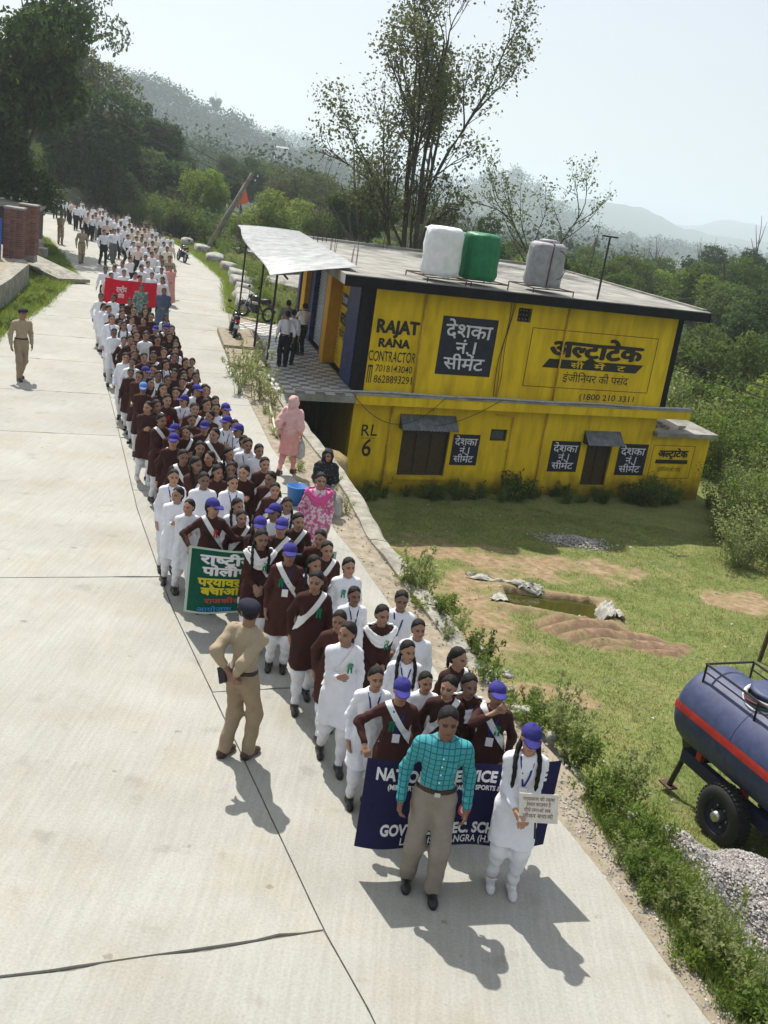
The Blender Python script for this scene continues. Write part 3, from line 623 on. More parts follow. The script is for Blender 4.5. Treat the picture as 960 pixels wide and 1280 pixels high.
side('orange_pillar', M_orange, 4.46, 5.20, .03, 3.06, .24, .50); side('tiled_pillar', M_blue, 5.205, 6.1, .03, 3.06, .24, .34)
sh2 = shutter(6.12, 8.58, .04, 2.75, M_grey, .15); side('lintel', M_grey, 6.105, 8.595, 2.76, 3.06, .24, .16); side('tiled_pillar', M_blue, 8.6, 9.4, .03, 3.06, .24, .30)
side('orange_pillar', M_orange, 9.405, 10.2, .03, 3.06, .24, .5); sh3 = shutter(10.22, 11.9, .04, 2.75, M_yel, .17); side('tiled_pillar', M_blue, 11.92, 12.295, .03, 3.06, .24, .30)
for (b0, b1) in ((2.6, 4.3), (10.4, 11.75)):                                   # sign boards hung on the shutters
    q = side('sign_panel', M_sign, b0 + .1, b1 - .1, 1.98, 2.36, .132, .006, bld); w_ = b1 - b0 - .2
    lettering('lettering', [('देशका नं.1', .06, .2, .55, .85, .01)], M_white, q, lambda u, v, t_, b1=b1, w_=w_: (.124 - t_, b1 - .1 - u * w_, 1.98 + v * .38))
    lettering('lettering', [('अल~ट^ाटेक', .15, 1.42, .34, w_ * .75, .03), ('सीमेंट', .25, .98, .26, w_ * .6, .02)], M_ink, sh1 if b0 < 5 else sh3, lambda u, v, t_, b1=b1: (.132 - t_, b1 - u, v))
# ------- verandah: slab, tiles, posts and tin roof
ver = thing('verandah', None, None); ver.parent = bld
VA0, VA1, VB0, VB1 = -2.5, -.02, -.35, 12.2
mb = MB(); mb.box((VA0, VB0, -.20), (VA1, VB1, .0)); mb.obj('slab', M_roof, ver)
ts = .30; tme = [None, None]; tb = MB(); tb.box((.003, .003, .002), (ts - .003, ts - .003, .016)); tmesh = tb.mesh('tile')
nb = int((VB1 - VB0) / ts); nA = int((VA1 - VA0) / ts); tmesh.materials.append(M_tile1)
for i in range(nA):
    for j in range(nb):
        link('tile', tmesh, M_tile1 if (i + j) % 2 else M_tile2, ver, (VA0 + .02 + i * ts, VB0 + .02 + j * ts, 0))
for b_ in (2.25, 5.67, 11.6):
    mb = MB(); mb.tube([(VA0 + .06, b_, .016), (VA0 + .10, b_, 2.98 + .028 * b_)], .035, 8); p = mb.obj('post', M_iron, ver); m2 = MB(); m2.box((VA0 - .02, b_ - .08, .0165), (VA0 + .14, b_ + .08, .03)); m2.obj('foot_plate', M_iron, p)
M_tin = mat('white_corrugated_tin', (.40, .41, .41), .5, noise=.3, nscale=2.5, metallic=.1)
for k in range(7):                                                              # overlapping corrugated sheets
    b0, b1 = .2 + k * 1.62, .2 + (k + 1) * 1.62 + .08; vs = []; n = 48
    for i in range(n + 1):
        b_ = b0 + (b1 - b0) * i / n; w_ = .024 * math.sin(i * math.pi / 3) + .004 * (k % 2)
        sag = -.06 * math.sin((b_ + .55) / 11.4 * 6.0); aL = -2.92 + .12 * math.sin(b_ * .7)
        for a_, zz in ((-.40, 3.50), (-1.2, 3.38), (-2.0, 3.24), (aL, 3.06)):
            vs.append((a_, b_, zz + w_ + sag * (a_ + .4) / -2.3 + .036 * b_ * (-.4 - a_) / 2.5 + .012 * b_)); vs.append((a_, b_, zz + w_ - .006 + sag * (a_ + .4) / -2.3 + .036 * b_ * (-.4 - a_) / 2.5 + .012 * b_))
    F = []
    for i in range(n):
        for c_ in range(3):
            a = i * 8 + c_ * 2; F += [(a, a + 2, a + 10, a + 8), (a + 1, a + 9, a + 11, a + 3)]
        F += [(i * 8 + 6, i * 8 + 7, i * 8 + 15, i * 8 + 14), (i * 8, i * 8 + 8, i * 8 + 9, i * 8 + 1)]
    F += [(0, 1, 3, 2), (2, 3, 5, 4), (4, 5, 7, 6)] + [(n * 8 + a, n * 8 + b_, n * 8 + c_, n * 8 + d_) for a, b_, c_, d_ in ((0, 2, 3, 1), (2, 4, 5, 3), (4, 6, 7, 5))]
    mb = MB(); mb.add(vs, F); mb.obj('roof_sheet', M_tin, ver)
mb = MB(); mb.tube([(VA0 + .12, .3, 2.98), (VA0 + .12, 11.6, 3.30)], .03, 6); mb.obj('purlin', M_iron, ver)
for b_ in (2.25, 5.67, 11.6): mb = MB(); mb.tube([(VA0 + .1, b_, 2.97 + .028 * b_), (-.42, b_, 3.40)], .025, 6); mb.obj('rafter', M_iron, ver)
mb = MB(); mb.tube([(VA0 + .07, 5.67, 1.05), (VA0 + .07, 11.6, 1.05)], .015, 6); mb.obj('rail', M_iron, ver)
# under the verandah: cellar side walls and a boulder lying there
mb = MB(); mb.box((VA0 - .5, VB0 + .25, -3.2), (VA0 - .1, VB1, -.21)); mb.obj('under_wall', M_wall, ver)
# starter bars standing out of the roof
M_rust = mat('rusty_rebar', (.09, .05, .035), .8, noise=.4, nscale=30)
for (a, b_) in ((-.30, 8.6), (-.25, 5.3), (-.15, 2.2), (.6, 11.6), (3.2, 11.7), (6.2, 11.8)):
    for (dx, dy) in ((0, 0), (.16, .02), (.02, .2), (.17, .19)):
        h = random.uniform(.45, .8); mb = MB(); mb.tube([(a + dx, b_ + dy, 3.365), (a + dx + random.uniform(-.05, .05), b_ + dy, 3.365 + h)], .009, 5); mb.obj('starter_bar', M_rust, roof)
# the plot is not square: the side of the building follows the road, so the whole plan is skewed
SHEAR = .21
def descend(o):
    for c in o.children: yield c; yield from descend(c)
_done = set()
for _o in list(descend(bld)):
    _o.location.x += SHEAR * _o.location.y
    if _o.type == 'MESH' and _o.data.name not in _done:
        _done.add(_o.data.name); _n = len(_o.data.vertices); _c = np.empty(_n * 3, np.float32); _o.data.vertices.foreach_get('co', _c); _c = _c.reshape(-1, 3); _c[:, 0] += SHEAR * _c[:, 1]; _o.data.vertices.foreach_set('co', _c.ravel()); _o.data.update()
# ------------------------------------------------------------------ water tanks wrapped in sheeting, on the roof
def on_roof(a, b_, z=3.36): p = BO + BU * (a + SHEAR * b_) + BV * b_; return (float(p[0]), float(p[1]), z)
def tank(label, m, a, b_, r, h, seed, lid=False):
    e = thing('water_tank', label, 'water tank', on_roof(a, b_), BROT, 'wrapped water tanks on the roof')
    n = 56; prof = [(0, .98), (.45, 1.0), (.78, .985), (.93, .94), (.985, .85), (1.0, .6), (.99, .35), (1.0, .12), (.97, .03), (.90, 0)]
    vs = []
    for j, (pr, pz) in enumerate(prof):
        for k in range(n):
            an = 2 * math.pi * k / n
            fold = .022 * math.sin(an * 9 + pz * 14 + seed) + .018 * math.sin(an * 17 - pz * 23 + seed * 2) + .016 * math.sin(an * 4 + seed)
            fold += .02 * math.sin(pz * 40 + 3 * an + seed)
            rr_ = r * pr * (1 + fold * (pr > .3)); vs.append((rr_ * math.cos(an), rr_ * math.sin(an), .16 + h * pz + (.012 * math.sin(an * 5 + seed) if pr > .5 else 0)))
    F = [(j * n + k, j * n + (k + 1) % n, (j + 1) * n + (k + 1) % n, (j + 1) * n + k) for j in range(len(prof) - 1) for k in range(n)]
    F = [q[::-1] for q in F]; mb = MB(); mb.add(vs, F); mb.obj('sheeting', m, e, True)
    if lid: mb = MB(); mb.lathe([(.30, .16 + h - .02), (.30, .16 + h + .05), (.20, .16 + h + .08)], 20); mb.obj('lid', m, e, True)
    mb = MB(); w_ = r * 1.25
    for x in (-w_, w_): mb.tube([(x, -w_, .14), (x, w_, .14)], .02, 6)
    for y in (-w_, 0, w_): mb.tube([(-w_, y, .14), (w_, y, .14)], .02, 6)
    mb.obj('stand_frame', M_rust, e)
    for x in (-w_, w_):
        for y in (-w_, w_): mb = MB(); mb.tube([(x, y, 0), (x, y, .15)], .018, 6); mb.obj('leg', M_rust, e)
    mb = MB(); rope = [(r * 1.03 * math.cos(t), r * 1.03 * math.sin(t), .16 + h * .93 + .02 * math.sin(t * 5)) for t in np.linspace(0, 6.283, 40)]; mb.tube(rope, .010, 5); mb.obj('rope', m, e)
    return e
M_wsheet = mat('white_tarpaulin', (.72, .73, .75), .55, noise=.1, nscale=5, bump=.5, bscale=7); M_gsheet = mat('green_tarpaulin', (.004, .16, .06), .5, noise=.2, nscale=5, bump=.5, bscale=7); M_gysheet = mat('grey_tarpaulin', (.30, .30, .32), .6, noise=.2, nscale=5, bump=.5, bscale=7)
tank('rooftop water tank wrapped in white sheeting beside the green one', M_wsheet, 2.15, .25, .56, 1.36, 1)
tank('rooftop water tank wrapped in green tarpaulin', M_gsheet, 3.40, .30, .56, 1.32, 4)
tk = tank('rooftop water tank wrapped in grey sheeting and tied with rope', M_gysheet, 5.75, .45, .57, 1.30, 8, True)
mb = MB(); mb.tube([(-.22, -.59, .2), (-.2, -.595, 1.0), (-.12, -.5, 1.43), (.0, -.1, 1.54)], .02, 6); mb.obj('hose', M_rcable, tk)
mb = MB(); mb.tube([(.1 + .25 * math.cos(t), -.595 + .03 * math.sin(t) ** 2, .85 + .42 * math.sin(t)) for t in np.linspace(-1.4, 1.8, 18)], .012, 5); mb.obj('hose', M_cable, tk)
for lab, a, b_, h in (('thin T shaped iron pole on the roof right of the grey tank', 7.55, -.2, 1.85), ('thin T shaped iron pole on the roof behind the wrapped tanks', 4.6, 7.5, 1.9)):
    e = thing('antenna_pole', lab, 'pole', on_roof(a, b_), BROT); mb = MB(); mb.tube([(0, 0, 0), (.02, 0, h)], .032, 6); mb.obj('mast', M_iron, e); mb = MB(); mb.box((-.26, -.03, h), (.30, .03, h + .05)); mb.obj('crossbar', M_iron, e)

# ------------------------------------------------------------------ left of the road: walls, brick pillars, verge
M_brick = mat('red_brick', (.17, .075, .055), .9, noise=.3, nscale=9, var=.35, bump=.4, bscale=40); M_mortar = mat('mortar', (.24, .22, .20), .95, noise=.3, nscale=10)
bk = MB(); bk.box((0, 0, 0), (.225, .105, .068)); brick_me = bk.mesh('brick'); brick_me.materials.append(M_brick)
def brick_pillar(label, x, y, w_, h, rz, z0=0):
    nb = max(2, int(round(w_ / .237))); w_ = nb * .237; e = thing('brick_pillar', label, 'pillar', (x, y, z0), rz)
    mb = MB(); mb.box((.012, .012, -.3), (w_ - .020, w_ - .020, h)); mb.obj('mortar_core', M_mortar, e)
    rows = int(h / .08)
    for r_ in range(rows):
        z = r_ * .08
        for k in range(nb):
            o = .06 if r_ % 2 else 0
            for face in range(2):
                j = random.uniform(-.004, .004)
                if face == 0: link('brick', brick_me, M_brick, e, (k * .237, j, z))
                else: link('brick', brick_me, M_brick, e, (w_ - .005 + j, .11 + k * .237 if k else .11, z), (0, 0, R(90)))
    mb = MB(); mb.box((-.03, -.03, h + .002), (w_ + .03, w_ + .03, h + .06)); mb.obj('cap', M_roof, e); return e
p1 = gp(3, 322, .85); p2 = gp(21, 317, .85)
brick_pillar('red brick gate pillar nearest the left edge with blue board against it', p1[0], p1[1], .72, 1.95, R(8), .85)
brick_pillar('red brick gate pillar beside the dark gateway', p2[0], p2[1], .72, 2.0, R(8), .85)
M_bluebd = mat('blue_board', (.02, .09, .42), .5, noise=.2, nscale=4)
e = thing('blue_board', 'upright blue sheet board by the brick pillar at the left edge', 'board', (p1[0] + .05, p1[1] - .6, .86), R(8)); mb = MB(); mb.box((-.8, -.03, .0), (.12, .0, 1.55)); mb.obj('panel', M_bluebd, e); mb = MB(); mb.tube([(-.7, .04, 0), (-.7, .04, 1.5)], .03, 6); mb.obj('post', M_iron, e); mb = MB(); mb.tube([(.05, .04, 0), (.05, .04, 1.5)], .03, 6); mb.obj('post', M_iron, e)
# house wall behind the pillars, dark plaster all over
hs = thing('dark_house', 'low dark walled house with flat slab behind the brick pillars', 'house', (-20.2, 54.0, .3), R(16)); mb = MB(); mb.box((-6, 0, -.3), (.6, 4, 1.75)); mb.obj('wall', mat('dark_plaster', (.05, .045, .04), .9, noise=.4, nscale=2), hs)
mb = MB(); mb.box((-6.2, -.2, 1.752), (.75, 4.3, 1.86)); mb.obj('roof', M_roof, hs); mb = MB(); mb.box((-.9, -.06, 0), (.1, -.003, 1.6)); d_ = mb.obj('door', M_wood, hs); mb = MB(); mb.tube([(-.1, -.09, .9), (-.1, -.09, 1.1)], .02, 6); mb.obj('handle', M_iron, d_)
mb = MB(); mb.box((-.4, -2.4, -.2), (1.0, -.9, .45)); mb.obj('step', M_wall, hs); mb = MB(); mb.box((-.2, -3.4, -.2), (1.3, -2.41, .22)); mb.obj('step', M_wall, hs)
# concrete wall towards us
cw = thing('concrete_wall', 'grey streaked concrete plinth wall at the left edge above the verge', 'wall', (-13.2, 31.5, 0))
pl = [(2.4, -8.5), (.6, -1.5), (-.7, 4.5), (-2.0, 9.7), (-4.6, 14.5)]
for (a, b_) in zip(pl[:-1], pl[1:]):
    dx, dy = b_[0] - a[0], b_[1] - a[1]; L_ = math.hypot(dx, dy); nx_, ny_ = -dy / L_ * .5, dx / L_ * .5
    mb = MB(); mb.add([(a[0], a[1], -.3), (b_[0], b_[1], -.3), (b_[0] + nx_, b_[1] + ny_, -.3), (a[0] + nx_, a[1] + ny_, -.3), (a[0], a[1], .88), (b_[0], b_[1], .88), (b_[0] + nx_, b_[1] + ny_, .88), (a[0] + nx_, a[1] + ny_, .88)], [(0, 3, 2, 1), (4, 5, 6, 7), (0, 1, 5, 4), (1, 2, 6, 5), (2, 3, 7, 6), (3, 0, 4, 7)]); mb.obj('wall_block', M_wall, cw)
mb = MB(); mb.add([(2.2, -8.4, .86), (.4, -1.5, .86), (-.9, 4.5, .86), (-2.2, 9.7, .86), (-4.8, 14.5, .86), (-6.6, 17.5, .86), (-16, 18.5, .86), (-16, -8.4, .86)], [tuple(range(8))]); mb.obj('yard_floor', M_should, cw)
# culvert slab over the ditch
mb = MB(); mb.box((0, 0, 0), (4.7, 1.5, .14)); q = mb.obj('culvert_slab', M_wall, None, loc=(-18.3, 46.6, .42), rot=(0, R(4.5), R(-42))); tag(q, 'worn white concrete slab bridging the ditch to the road edge', 'slab')

# ------------------------------------------------------------------ parapet stones along the outer road edge
M_stone = mat('pale_stone', (.42, .41, .38), .9, col2=(.20, .19, .165), nscale=4, detail=9, bump=.6, bscale=12)
def rock_mesh(name, sx, sy, sz, seed, cut=.5, flat=False):
    bm = bmesh.new(); bmesh.ops.create_icosphere(bm, subdivisions=3, radius=1.0); r_ = np.random.default_rng(seed)
    ph = r_.uniform(0, 6, 9)
    for v in bm.verts:
        c = v.co; d = 1 + .12 * math.sin(c.x * 3 + ph[0]) * math.sin(c.y * 3.3 + ph[1]) + .08 * math.sin(c.z * 5 + ph[2] + c.x * 4) + .05 * math.sin(c.y * 9 + ph[3])
        q = c * d; k = .72
        q = Vector([max(-k, min(k, t)) + .25 * (t - max(-k, min(k, t))) for t in q])
        v.co = Vector((q.x * sx * 1.25, q.y * sy * 1.25, q.z * sz * 1.25))
    me = bpy.data.meshes.new(name); bm.to_mesh(me); bm.free(); me.polygons.foreach_set('use_smooth', np.ones(len(me.polygons), bool)); return me
st = [(72, .0), (68.0, .1), (62.8, .0), (58.6, .15), (55.2, .1), (51.8, .05), (48.9, .12), (46.2, .0), (43.9, .1)]
for k, (y, dx) in enumerate(st):
    lab = 'pale parapet stone on the outer road edge, %s from the motorcycle end' % ['ninth', 'eighth', 'seventh', 'sixth', 'fifth', 'fourth', 'third', 'second', 'first'][k]
    o = link('parapet_stone', rock_mesh('parapet_stone', .42 + .06 * (k % 3), .95, .34, 50 + k), M_stone, None, (float(XR(y)) + .75 + dx, y, .22), (R(3 * (k % 3 - 1)), R(4), R(14 + 5 * (k % 2)))); tag(o, lab, 'stone', 'parapet stones')
# steps and broken slab by the verandah
for lab, a, b_, z0, rot in (('flat concrete slab by the motorcycle at the verandah edge', (-5.9, 33.4), (1.35, 3.3), .10, 15), ('lower broken concrete slab in front of the verandah', (-5.15, 30.6), (1.2, 2.4), .05, 15)):
    mb = MB(); mb.box((0, 0, -.12), (b_[0], b_[1], .05)); o = mb.obj('concrete_slab', M_should, None, loc=(a[0], a[1], z0), rot=(R(1), R(-1), R(rot))); tag(o, lab, 'slab')
mb = MB(); mb.tube([(0, 0, .0), (.05, 2.6, .06)], .035, 8); o = mb.obj('pipe', mat('cream_pipe', (.5, .44, .3), .6), None, loc=(-4.2, 29.3, .10), rot=(0, 0, R(14))); tag(o, 'cream pipe lying on the earth before the verandah', 'pipe')
mb = MB(); mb.tube([(0, 0, .0), (-.6, 2.9, .05)], .03, 8); o = mb.obj('pipe', mat('cream_pipe', (.5, .44, .3), .6), None, loc=(-2.65, 22.8, .06)); tag(o, 'cream pipe lying along the roadside near the lady in pink', 'pipe')
# boulders / sacks at the mouth of the cellar
for lab, x, y, z, s, mm in (('large tan sack slumped in the dark mouth under the verandah', -1.75, 24.0, -1.2, (.75, .6, .75), mat('tan_sack', (.26, .19, .09), .9, noise=.4, nscale=5)), ('weathered boulder at the cellar mouth under the tan sack', -1.25, 22.6, -1.75, (.6, .6, .7), M_stone)):
    o = link('sack' if 'sack' in lab else 'boulder', rock_mesh('lump', *s, 77), mm, None, (x, y, z)); tag(o, lab, 'sack' if 'sack' in lab else 'boulder')

# ------------------------------------------------------------------ leaning pole, flag, wires
po = thing('utility_pole', 'leaning weathered utility pole beyond the parapet stones', 'pole', (-14.0, 68.2, -.3), 0); a = Vector((0, 0, 0)); b_ = Vector((2.7, 0, 5.6))
M_pole = mat('weathered_pole', (.20, .18, .15), .9, noise=.4, nscale=4)
mb = MB(); mb.tube([a, a.lerp(b_, .5), b_], [.20, .17, .13], 10); mb.obj('shaft', M_pole, po, True)
for t in (.93, .98): mb = MB(); p = a.lerp(b_, t); mb.tube([p + Vector((-.45, 0, .1)), p + Vector((.45, 0, -.1))], .035, 6); c_ = mb.obj('crossarm', M_iron, po); m2 = MB(); m2.lathe([(.03, 0), (.06, .05), (.03, .1), (.05, .14)], 8, Matrix.Translation(p + Vector((.4, 0, -.06)))); m2.obj('insulator', M_white, c_)
def wire(label, p, q, sag, r=.014):
    mb = MB(); p, q = Vector(p), Vector(q); mb.tube([p.lerp(q, t) - Vector((0, 0, sag * 4 * t * (1 - t))) for t in np.linspace(0, 1, 24)], r, 4); o = mb.obj('power_line', M_cable, None); tag(o, label, 'wire')
top = Vector((-14.0 + 2.55, 68.2, 5.0))
wire('upper power line running up to the left through the dark trees', top, (-27.5, 68, 11.5), .3, .022); wire('lower power line running up to the left through the dark trees', top - Vector((0, 0, .35)), (-27.5, 68, 10.2), .4, .022)
wire('upper of two thin cables crossing the trees right of the building', on_roof(12.0, 4.0, 1.4), (27, 33.5, -.4), .15, .018); wire('lower of two thin cables crossing the trees right of the building', on_roof(12.0, 4.0, 1.1), (27, 33.2, -.9), .2, .018)
fl = thing('flag', 'small orange pennant flag on a thin pole behind the parapet', 'flag', (-13.6, 78, -.5)); mb = MB(); mb.tube([(0, 0, 0), (0, 0, 5.2)], .03, 6); mb.obj('staff', M_pole, fl)
vs = []
for i in range(7):
    t = i / 6; vs += [(.05 + .62 * t * .3, .08 * math.sin(t * 5), 5.15 - .1 * t - 1.6 * t * 0), (.05 + .75 * t - .25 * t, .08 * math.sin(t * 5 + .4), 3.55 + .9 * t)]
mb = MB(); mb.add([(.04, 0, 5.15), (.30, .06, 4.6), (.62, .0, 3.75), (.30, -.05, 3.62), (-.35, .04, 3.35), (-.12, .05, 4.2)], [(0, 1, 5), (1, 2, 3, 5), (5, 3, 4)]); mb.obj('cloth', mat('orange_cloth', (.62, .12, .04), .8), fl)
# low flat-roofed house behind the parapet
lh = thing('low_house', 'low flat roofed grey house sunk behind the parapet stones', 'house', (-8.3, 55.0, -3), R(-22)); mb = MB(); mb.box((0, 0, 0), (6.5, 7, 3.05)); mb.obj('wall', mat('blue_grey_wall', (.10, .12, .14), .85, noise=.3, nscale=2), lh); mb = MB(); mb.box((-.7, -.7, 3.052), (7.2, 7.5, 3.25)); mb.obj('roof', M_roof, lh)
mb = MB(); mb.box((1.2, -.06, .2), (2.2, -.003, 2.2)); mb.obj('door', M_wood, lh); mb = MB(); mb.box((3.4, -.06, 1.0), (4.7, -.003, 2.1)); mb.obj('window', M_glassd, lh)
lh2 = thing('low_house', 'second low flat roofed house farther along behind the leaning pole', 'house', (-13.2, 74.0, -3), R(-25)); mb = MB(); mb.box((0, 0, 0), (7.5, 7, 3.0)); mb.obj('wall', M_wall, lh2); mb = MB(); mb.box((-.5, -.5, 3.002), (8, 7.5, 3.18)); mb.obj('roof', M_roof, lh2)
mb = MB(); mb.box((1.2, -.06, .2), (2.2, -.003, 2.2)); mb.obj('door', M_wood, lh2)

# ------------------------------------------------------------------ motorcycles
M_rub = mat('tyre_rubber', (.018, .018, .018), .8, noise=.3, nscale=20); M_chrome = mat('bare_metal', (.45, .45, .45), .3, metallic=.9); M_mblk = mat('black_gloss_paint', (.012, .012, .014), .25, spec=.5)
M_tail = mat('red_lens', (.35, .01, .01), .2); M_seat = mat('black_vinyl', (.015, .015, .015), .5)
def torus(mb, c, R0, r0, ax, n=26, m=8):
    vs = [];
    for i in range(n):
        a = 2 * math.pi * i / n
        for j in range(m):
            b_ = 2 * math.pi * j / m; rr_ = R0 + r0 * math.cos(b_); o = r0 * math.sin(b_)
            p = (rr_ * math.cos(a), o, rr_ * math.sin(a)) if ax == 'y' else (o, rr_ * math.cos(a), rr_ * math.sin(a)); vs.append((c[0] + p[0], c[1] + p[1], c[2] + p[2]))
    mb.add(vs, [(i * m + j, ((i + 1) % n) * m + j, ((i + 1) % n) * m + (j + 1) % m, i * m + (j + 1) % m) for i in range(n) for j in range(m)])
def motorcycle(label, x, y, rz, lean=8):
    e = thing('motorcycle', label, 'motorcycle', (x, y, .0), rz, 'parked motorcycles'); e.rotation_euler = (0, R(lean), rz)
    for yy in (-.62, .62):                                 # front is +y
        mb = MB(); torus(mb, (0, yy, .30), .245, .055, 'x'); wv = mb.obj('wheel', M_rub, e, True)
        mb = MB(); torus(mb, (0, yy, .30), .195, .016, 'x', 24, 6); mb.obj('rim', M_chrome, wv)
        mb = MB(); mb.tube([(-.06, yy, .30), (.06, yy, .30)], .04, 10)
        for k in range(8): a = k * math.pi / 4; mb.tube([(0, yy, .30), (0, yy + .19 * math.cos(a), .30 + .19 * math.sin(a))], .008, 4)
        mb.obj('hub', M_chrome, wv)
    mb = MB(); mb.tube([(-.07, .62, .30), (-.07, .45, .72), (-.07, .36, .92)], .022, 8); mb.tube([(.07, .62, .30), (.07, .45, .72), (.07, .36, .92)], .022, 8); mb.obj('fork', M_chrome, e)
    mb = MB(); mb.tube([(-.34, .22, 1.02), (-.2, .33, 1.0), (0, .36, .94), (.2, .33, 1.0), (.34, .22, 1.02)], .014, 6); hb = mb.obj('handlebar', M_iron, e)
    for sx in (-1, 1):
        m2 = MB(); m2.tube([(sx * .25, .3, 1.02), (sx * .3, .3, 1.2)], .008, 5); m2.box((sx * .3 - .06, .29, 1.19), (sx * .3 + .06, .32, 1.28)); m2.obj('mirror', M_mblk, hb)
    mb = MB(); mb.lathe([(.02, 0), (.10, .02), (.095, .10), (.04, .14)], 14, Matrix.Translation((0, .46, .86)) @ Matrix.Rotation(R(90), 4, 'X')); mb.obj('headlight', M_mblk, e, True)
    mb = MB(); mb.tube([(0, .34, .74), (0, .26, .80), (0, .05, .82), (0, -.08, .76)], [.05, .12, .125, .07], 12); mb.obj('fuel_tank', M_mblk, e, True)
    mb = MB(); mb.tube([(0, -.02, .76), (0, -.3, .755), (0, -.62, .83)], [.09, .12, .085], 10); mb.obj('seat', M_seat, e, True)
    mb = MB(); mb.box((-.12, -.05, .25), (.12, .28, .58)); mb.obj('engine', M_iron, e)
    mb = MB(); mb.tube([(0, .34, .72), (0, .2, .3), (0, -.25, .28), (0, -.62, .30)], .03, 8); mb.tube([(0, -.05, .7), (0, -.3, .35)], .025, 6); mb.obj('frame', M_mblk, e)
    mb = MB(); mb.tube([(.13, .1, .24), (.14, -.3, .26), (.14, -.75, .34)], [.02, .035, .05], 8); mb.obj('exhaust', M_chrome, e, True)
    mb = MB(); mb.tube([(0, -.5, .72), (0, -.78, .62), (0, -.92, .42)], [.08, .07, .06], 8); mb.obj('rear_mudguard', M_mblk, e); mb = MB(); mb.tube([(0, .80, .60), (0, .62, .63), (0, .42, .58)], [.05, .065, .05], 8); mb.obj('front_mudguard', M_mblk, e)
    mb = MB(); mb.box((-.07, -.80, .70), (.07, -.74, .78)); mb.obj('tail_light', M_tail, e); mb = MB(); mb.box((-.10, -.95, .52), (.10, -.935, .63)); mb.obj('number_plate', M_white, e)
    for sx in (-1, 1): mb = MB(); mb.tube([(0, .15, .27), (sx * .2, .15, .25)], .015, 6); mb.obj('footrest', M_iron, e)
motorcycle('black motorcycle standing at the road edge by the verandah slabs', -6.1, 35.7, R(15)); motorcycle('black motorcycle parked far up by the parapet behind the students', -13.6, 60.5, R(30)); motorcycle('dark motorcycle beside the verandah railing, partly hidden by posts', -6.2, 41.3, R(60))

# ------------------------------------------------------------------ blue water tanker trailer
TZ = -1.84; td = np.array([.394, -.92]); tn = np.array([.92, .394]); tend = np.array([4.93, 13.40])
tk = thing('tanker_trailer', 'dark blue cylindrical water tanker trailer with red stripe on the grass', 'trailer', (tend[0], tend[1], TZ), math.atan2(td[1], td[0]))
# local x runs along the tank away from its rear end, local y to the far side
def tanker_blue():
    m = mat('tanker_blue_paint', (.026, .038, .105), .58, col2=(.055, .068, .145), nscale=7, detail=9, spec=.45, bump=.2, bscale=4); t = m.node_tree
    return m
M_tblue = tanker_blue(); M_tred = mat('tanker_red_paint', (.42, .035, .025), .45, noise=.25, nscale=6); M_chas = mat('chassis_dark_blue', (.012, .016, .05), .55, noise=.3, nscale=6)
TR = .62; tzc = 1.31; TL = 4.2
M_ = Matrix.Translation((0, 0, tzc)) @ Matrix.Rotation(R(90), 4, 'Y')
prof = [(0.001, -.16), (.20, -.155), (.38, -.12), (.52, -.06), (.60, .02), (TR, .10)] + [(TR, x) for x in np.linspace(.4, TL - .4, 9)] + [(TR, TL - .1), (.60, TL - .02), (.4, TL + .1), (.001, TL + .16)]
mb = MB(); mb.lathe(prof, 40, M_); tb_ = mb.obj('tank', M_tblue, tk, True)
for sy in (-1, 1):
    vs = []
    for x in np.linspace(.0, TL - .05, 30):
        for a in np.linspace(.02, .20, 4): rr_ = (TR if x > .1 else .60 + .02 * x / .1) + .004; vs.append((x, sy * rr_ * math.cos(a), tzc + rr_ * math.sin(a)))
    mb = MB(); mb.add(vs, [(i * 4 + j, (i + 1) * 4 + j, (i + 1) * 4 + j + 1, i * 4 + j + 1) if sy < 0 else (i * 4 + j + 1, (i + 1) * 4 + j + 1, (i + 1) * 4 + j, i * 4 + j) for i in range(29) for j in range(3)]); mb.obj('red_stripe', M_tred, tb_)
for x in (1.15, 2.35, 3.5):
    mb = MB(); torus(mb, (x, 0, tzc), TR - .002, .008, 'x', 40, 6); mb.obj('weld_seam', M_tblue, tb_)
mb = MB(); mb.lathe([(.30, 0), (.30, .13), (.33, .14), (.33, .17), (.28, .19), (.05, .20)], 24, Matrix.Translation((1.05, .06, tzc + TR - .05))); hat = mb.obj('hatch', M_tblue, tk, True)
mb = MB(); mb.tube([(.95, .06, tzc + TR + .15), (.95, .06, tzc + TR + .21), (1.15, .06, tzc + TR + .21), (1.15, .06, tzc + TR + .15)], .012, 6); mb.obj('hatch_handle', M_iron, hat)
M_hose = mat('coiled_hose', (.42, .40, .36), .6, noise=.4, nscale=20)
for k, (mm, r_) in enumerate(((M_hose, .37), (M_white, .385), (mat('green_hose', (.06, .2, .12), .5), .36), (M_rcable, .375), (M_hose, .36))):
    mb = MB(); mb.tube([(1.05 + r_ * math.cos(t) + .02 * math.sin(3 * t + k), .06 + r_ * math.sin(t), tzc + TR - .03 - .10 * abs(math.sin(t)) * .6 + k * .028 + .02 * math.sin(2 * t + k)) for t in np.linspace(0, 6.283, 36)], .022, 6); mb.obj('hose_coil', mm, hat, True)
rail = thing('top_rail', None, None); rail.parent = tk; zr = tzc + TR * .90
for sy in (-1, 1):
    y = sy * .40
    mb = MB(); mb.tube([(.18, y, zr + .17), (3.9, y, zr + .17)], .017, 6); mb.obj('rail_bar', M_mblk, rail); mb = MB(); mb.tube([(.18, y, zr + .06), (3.9, y, zr + .06)], .012, 6); mb.obj('rail_bar', M_mblk, rail)
    for x in (.2, 1.25, 2.3, 3.3): mb = MB(); mb.tube([(x, y, zr - .16), (x, y, zr + .17)], .016, 6); mb.obj('rail_post', M_mblk, rail)
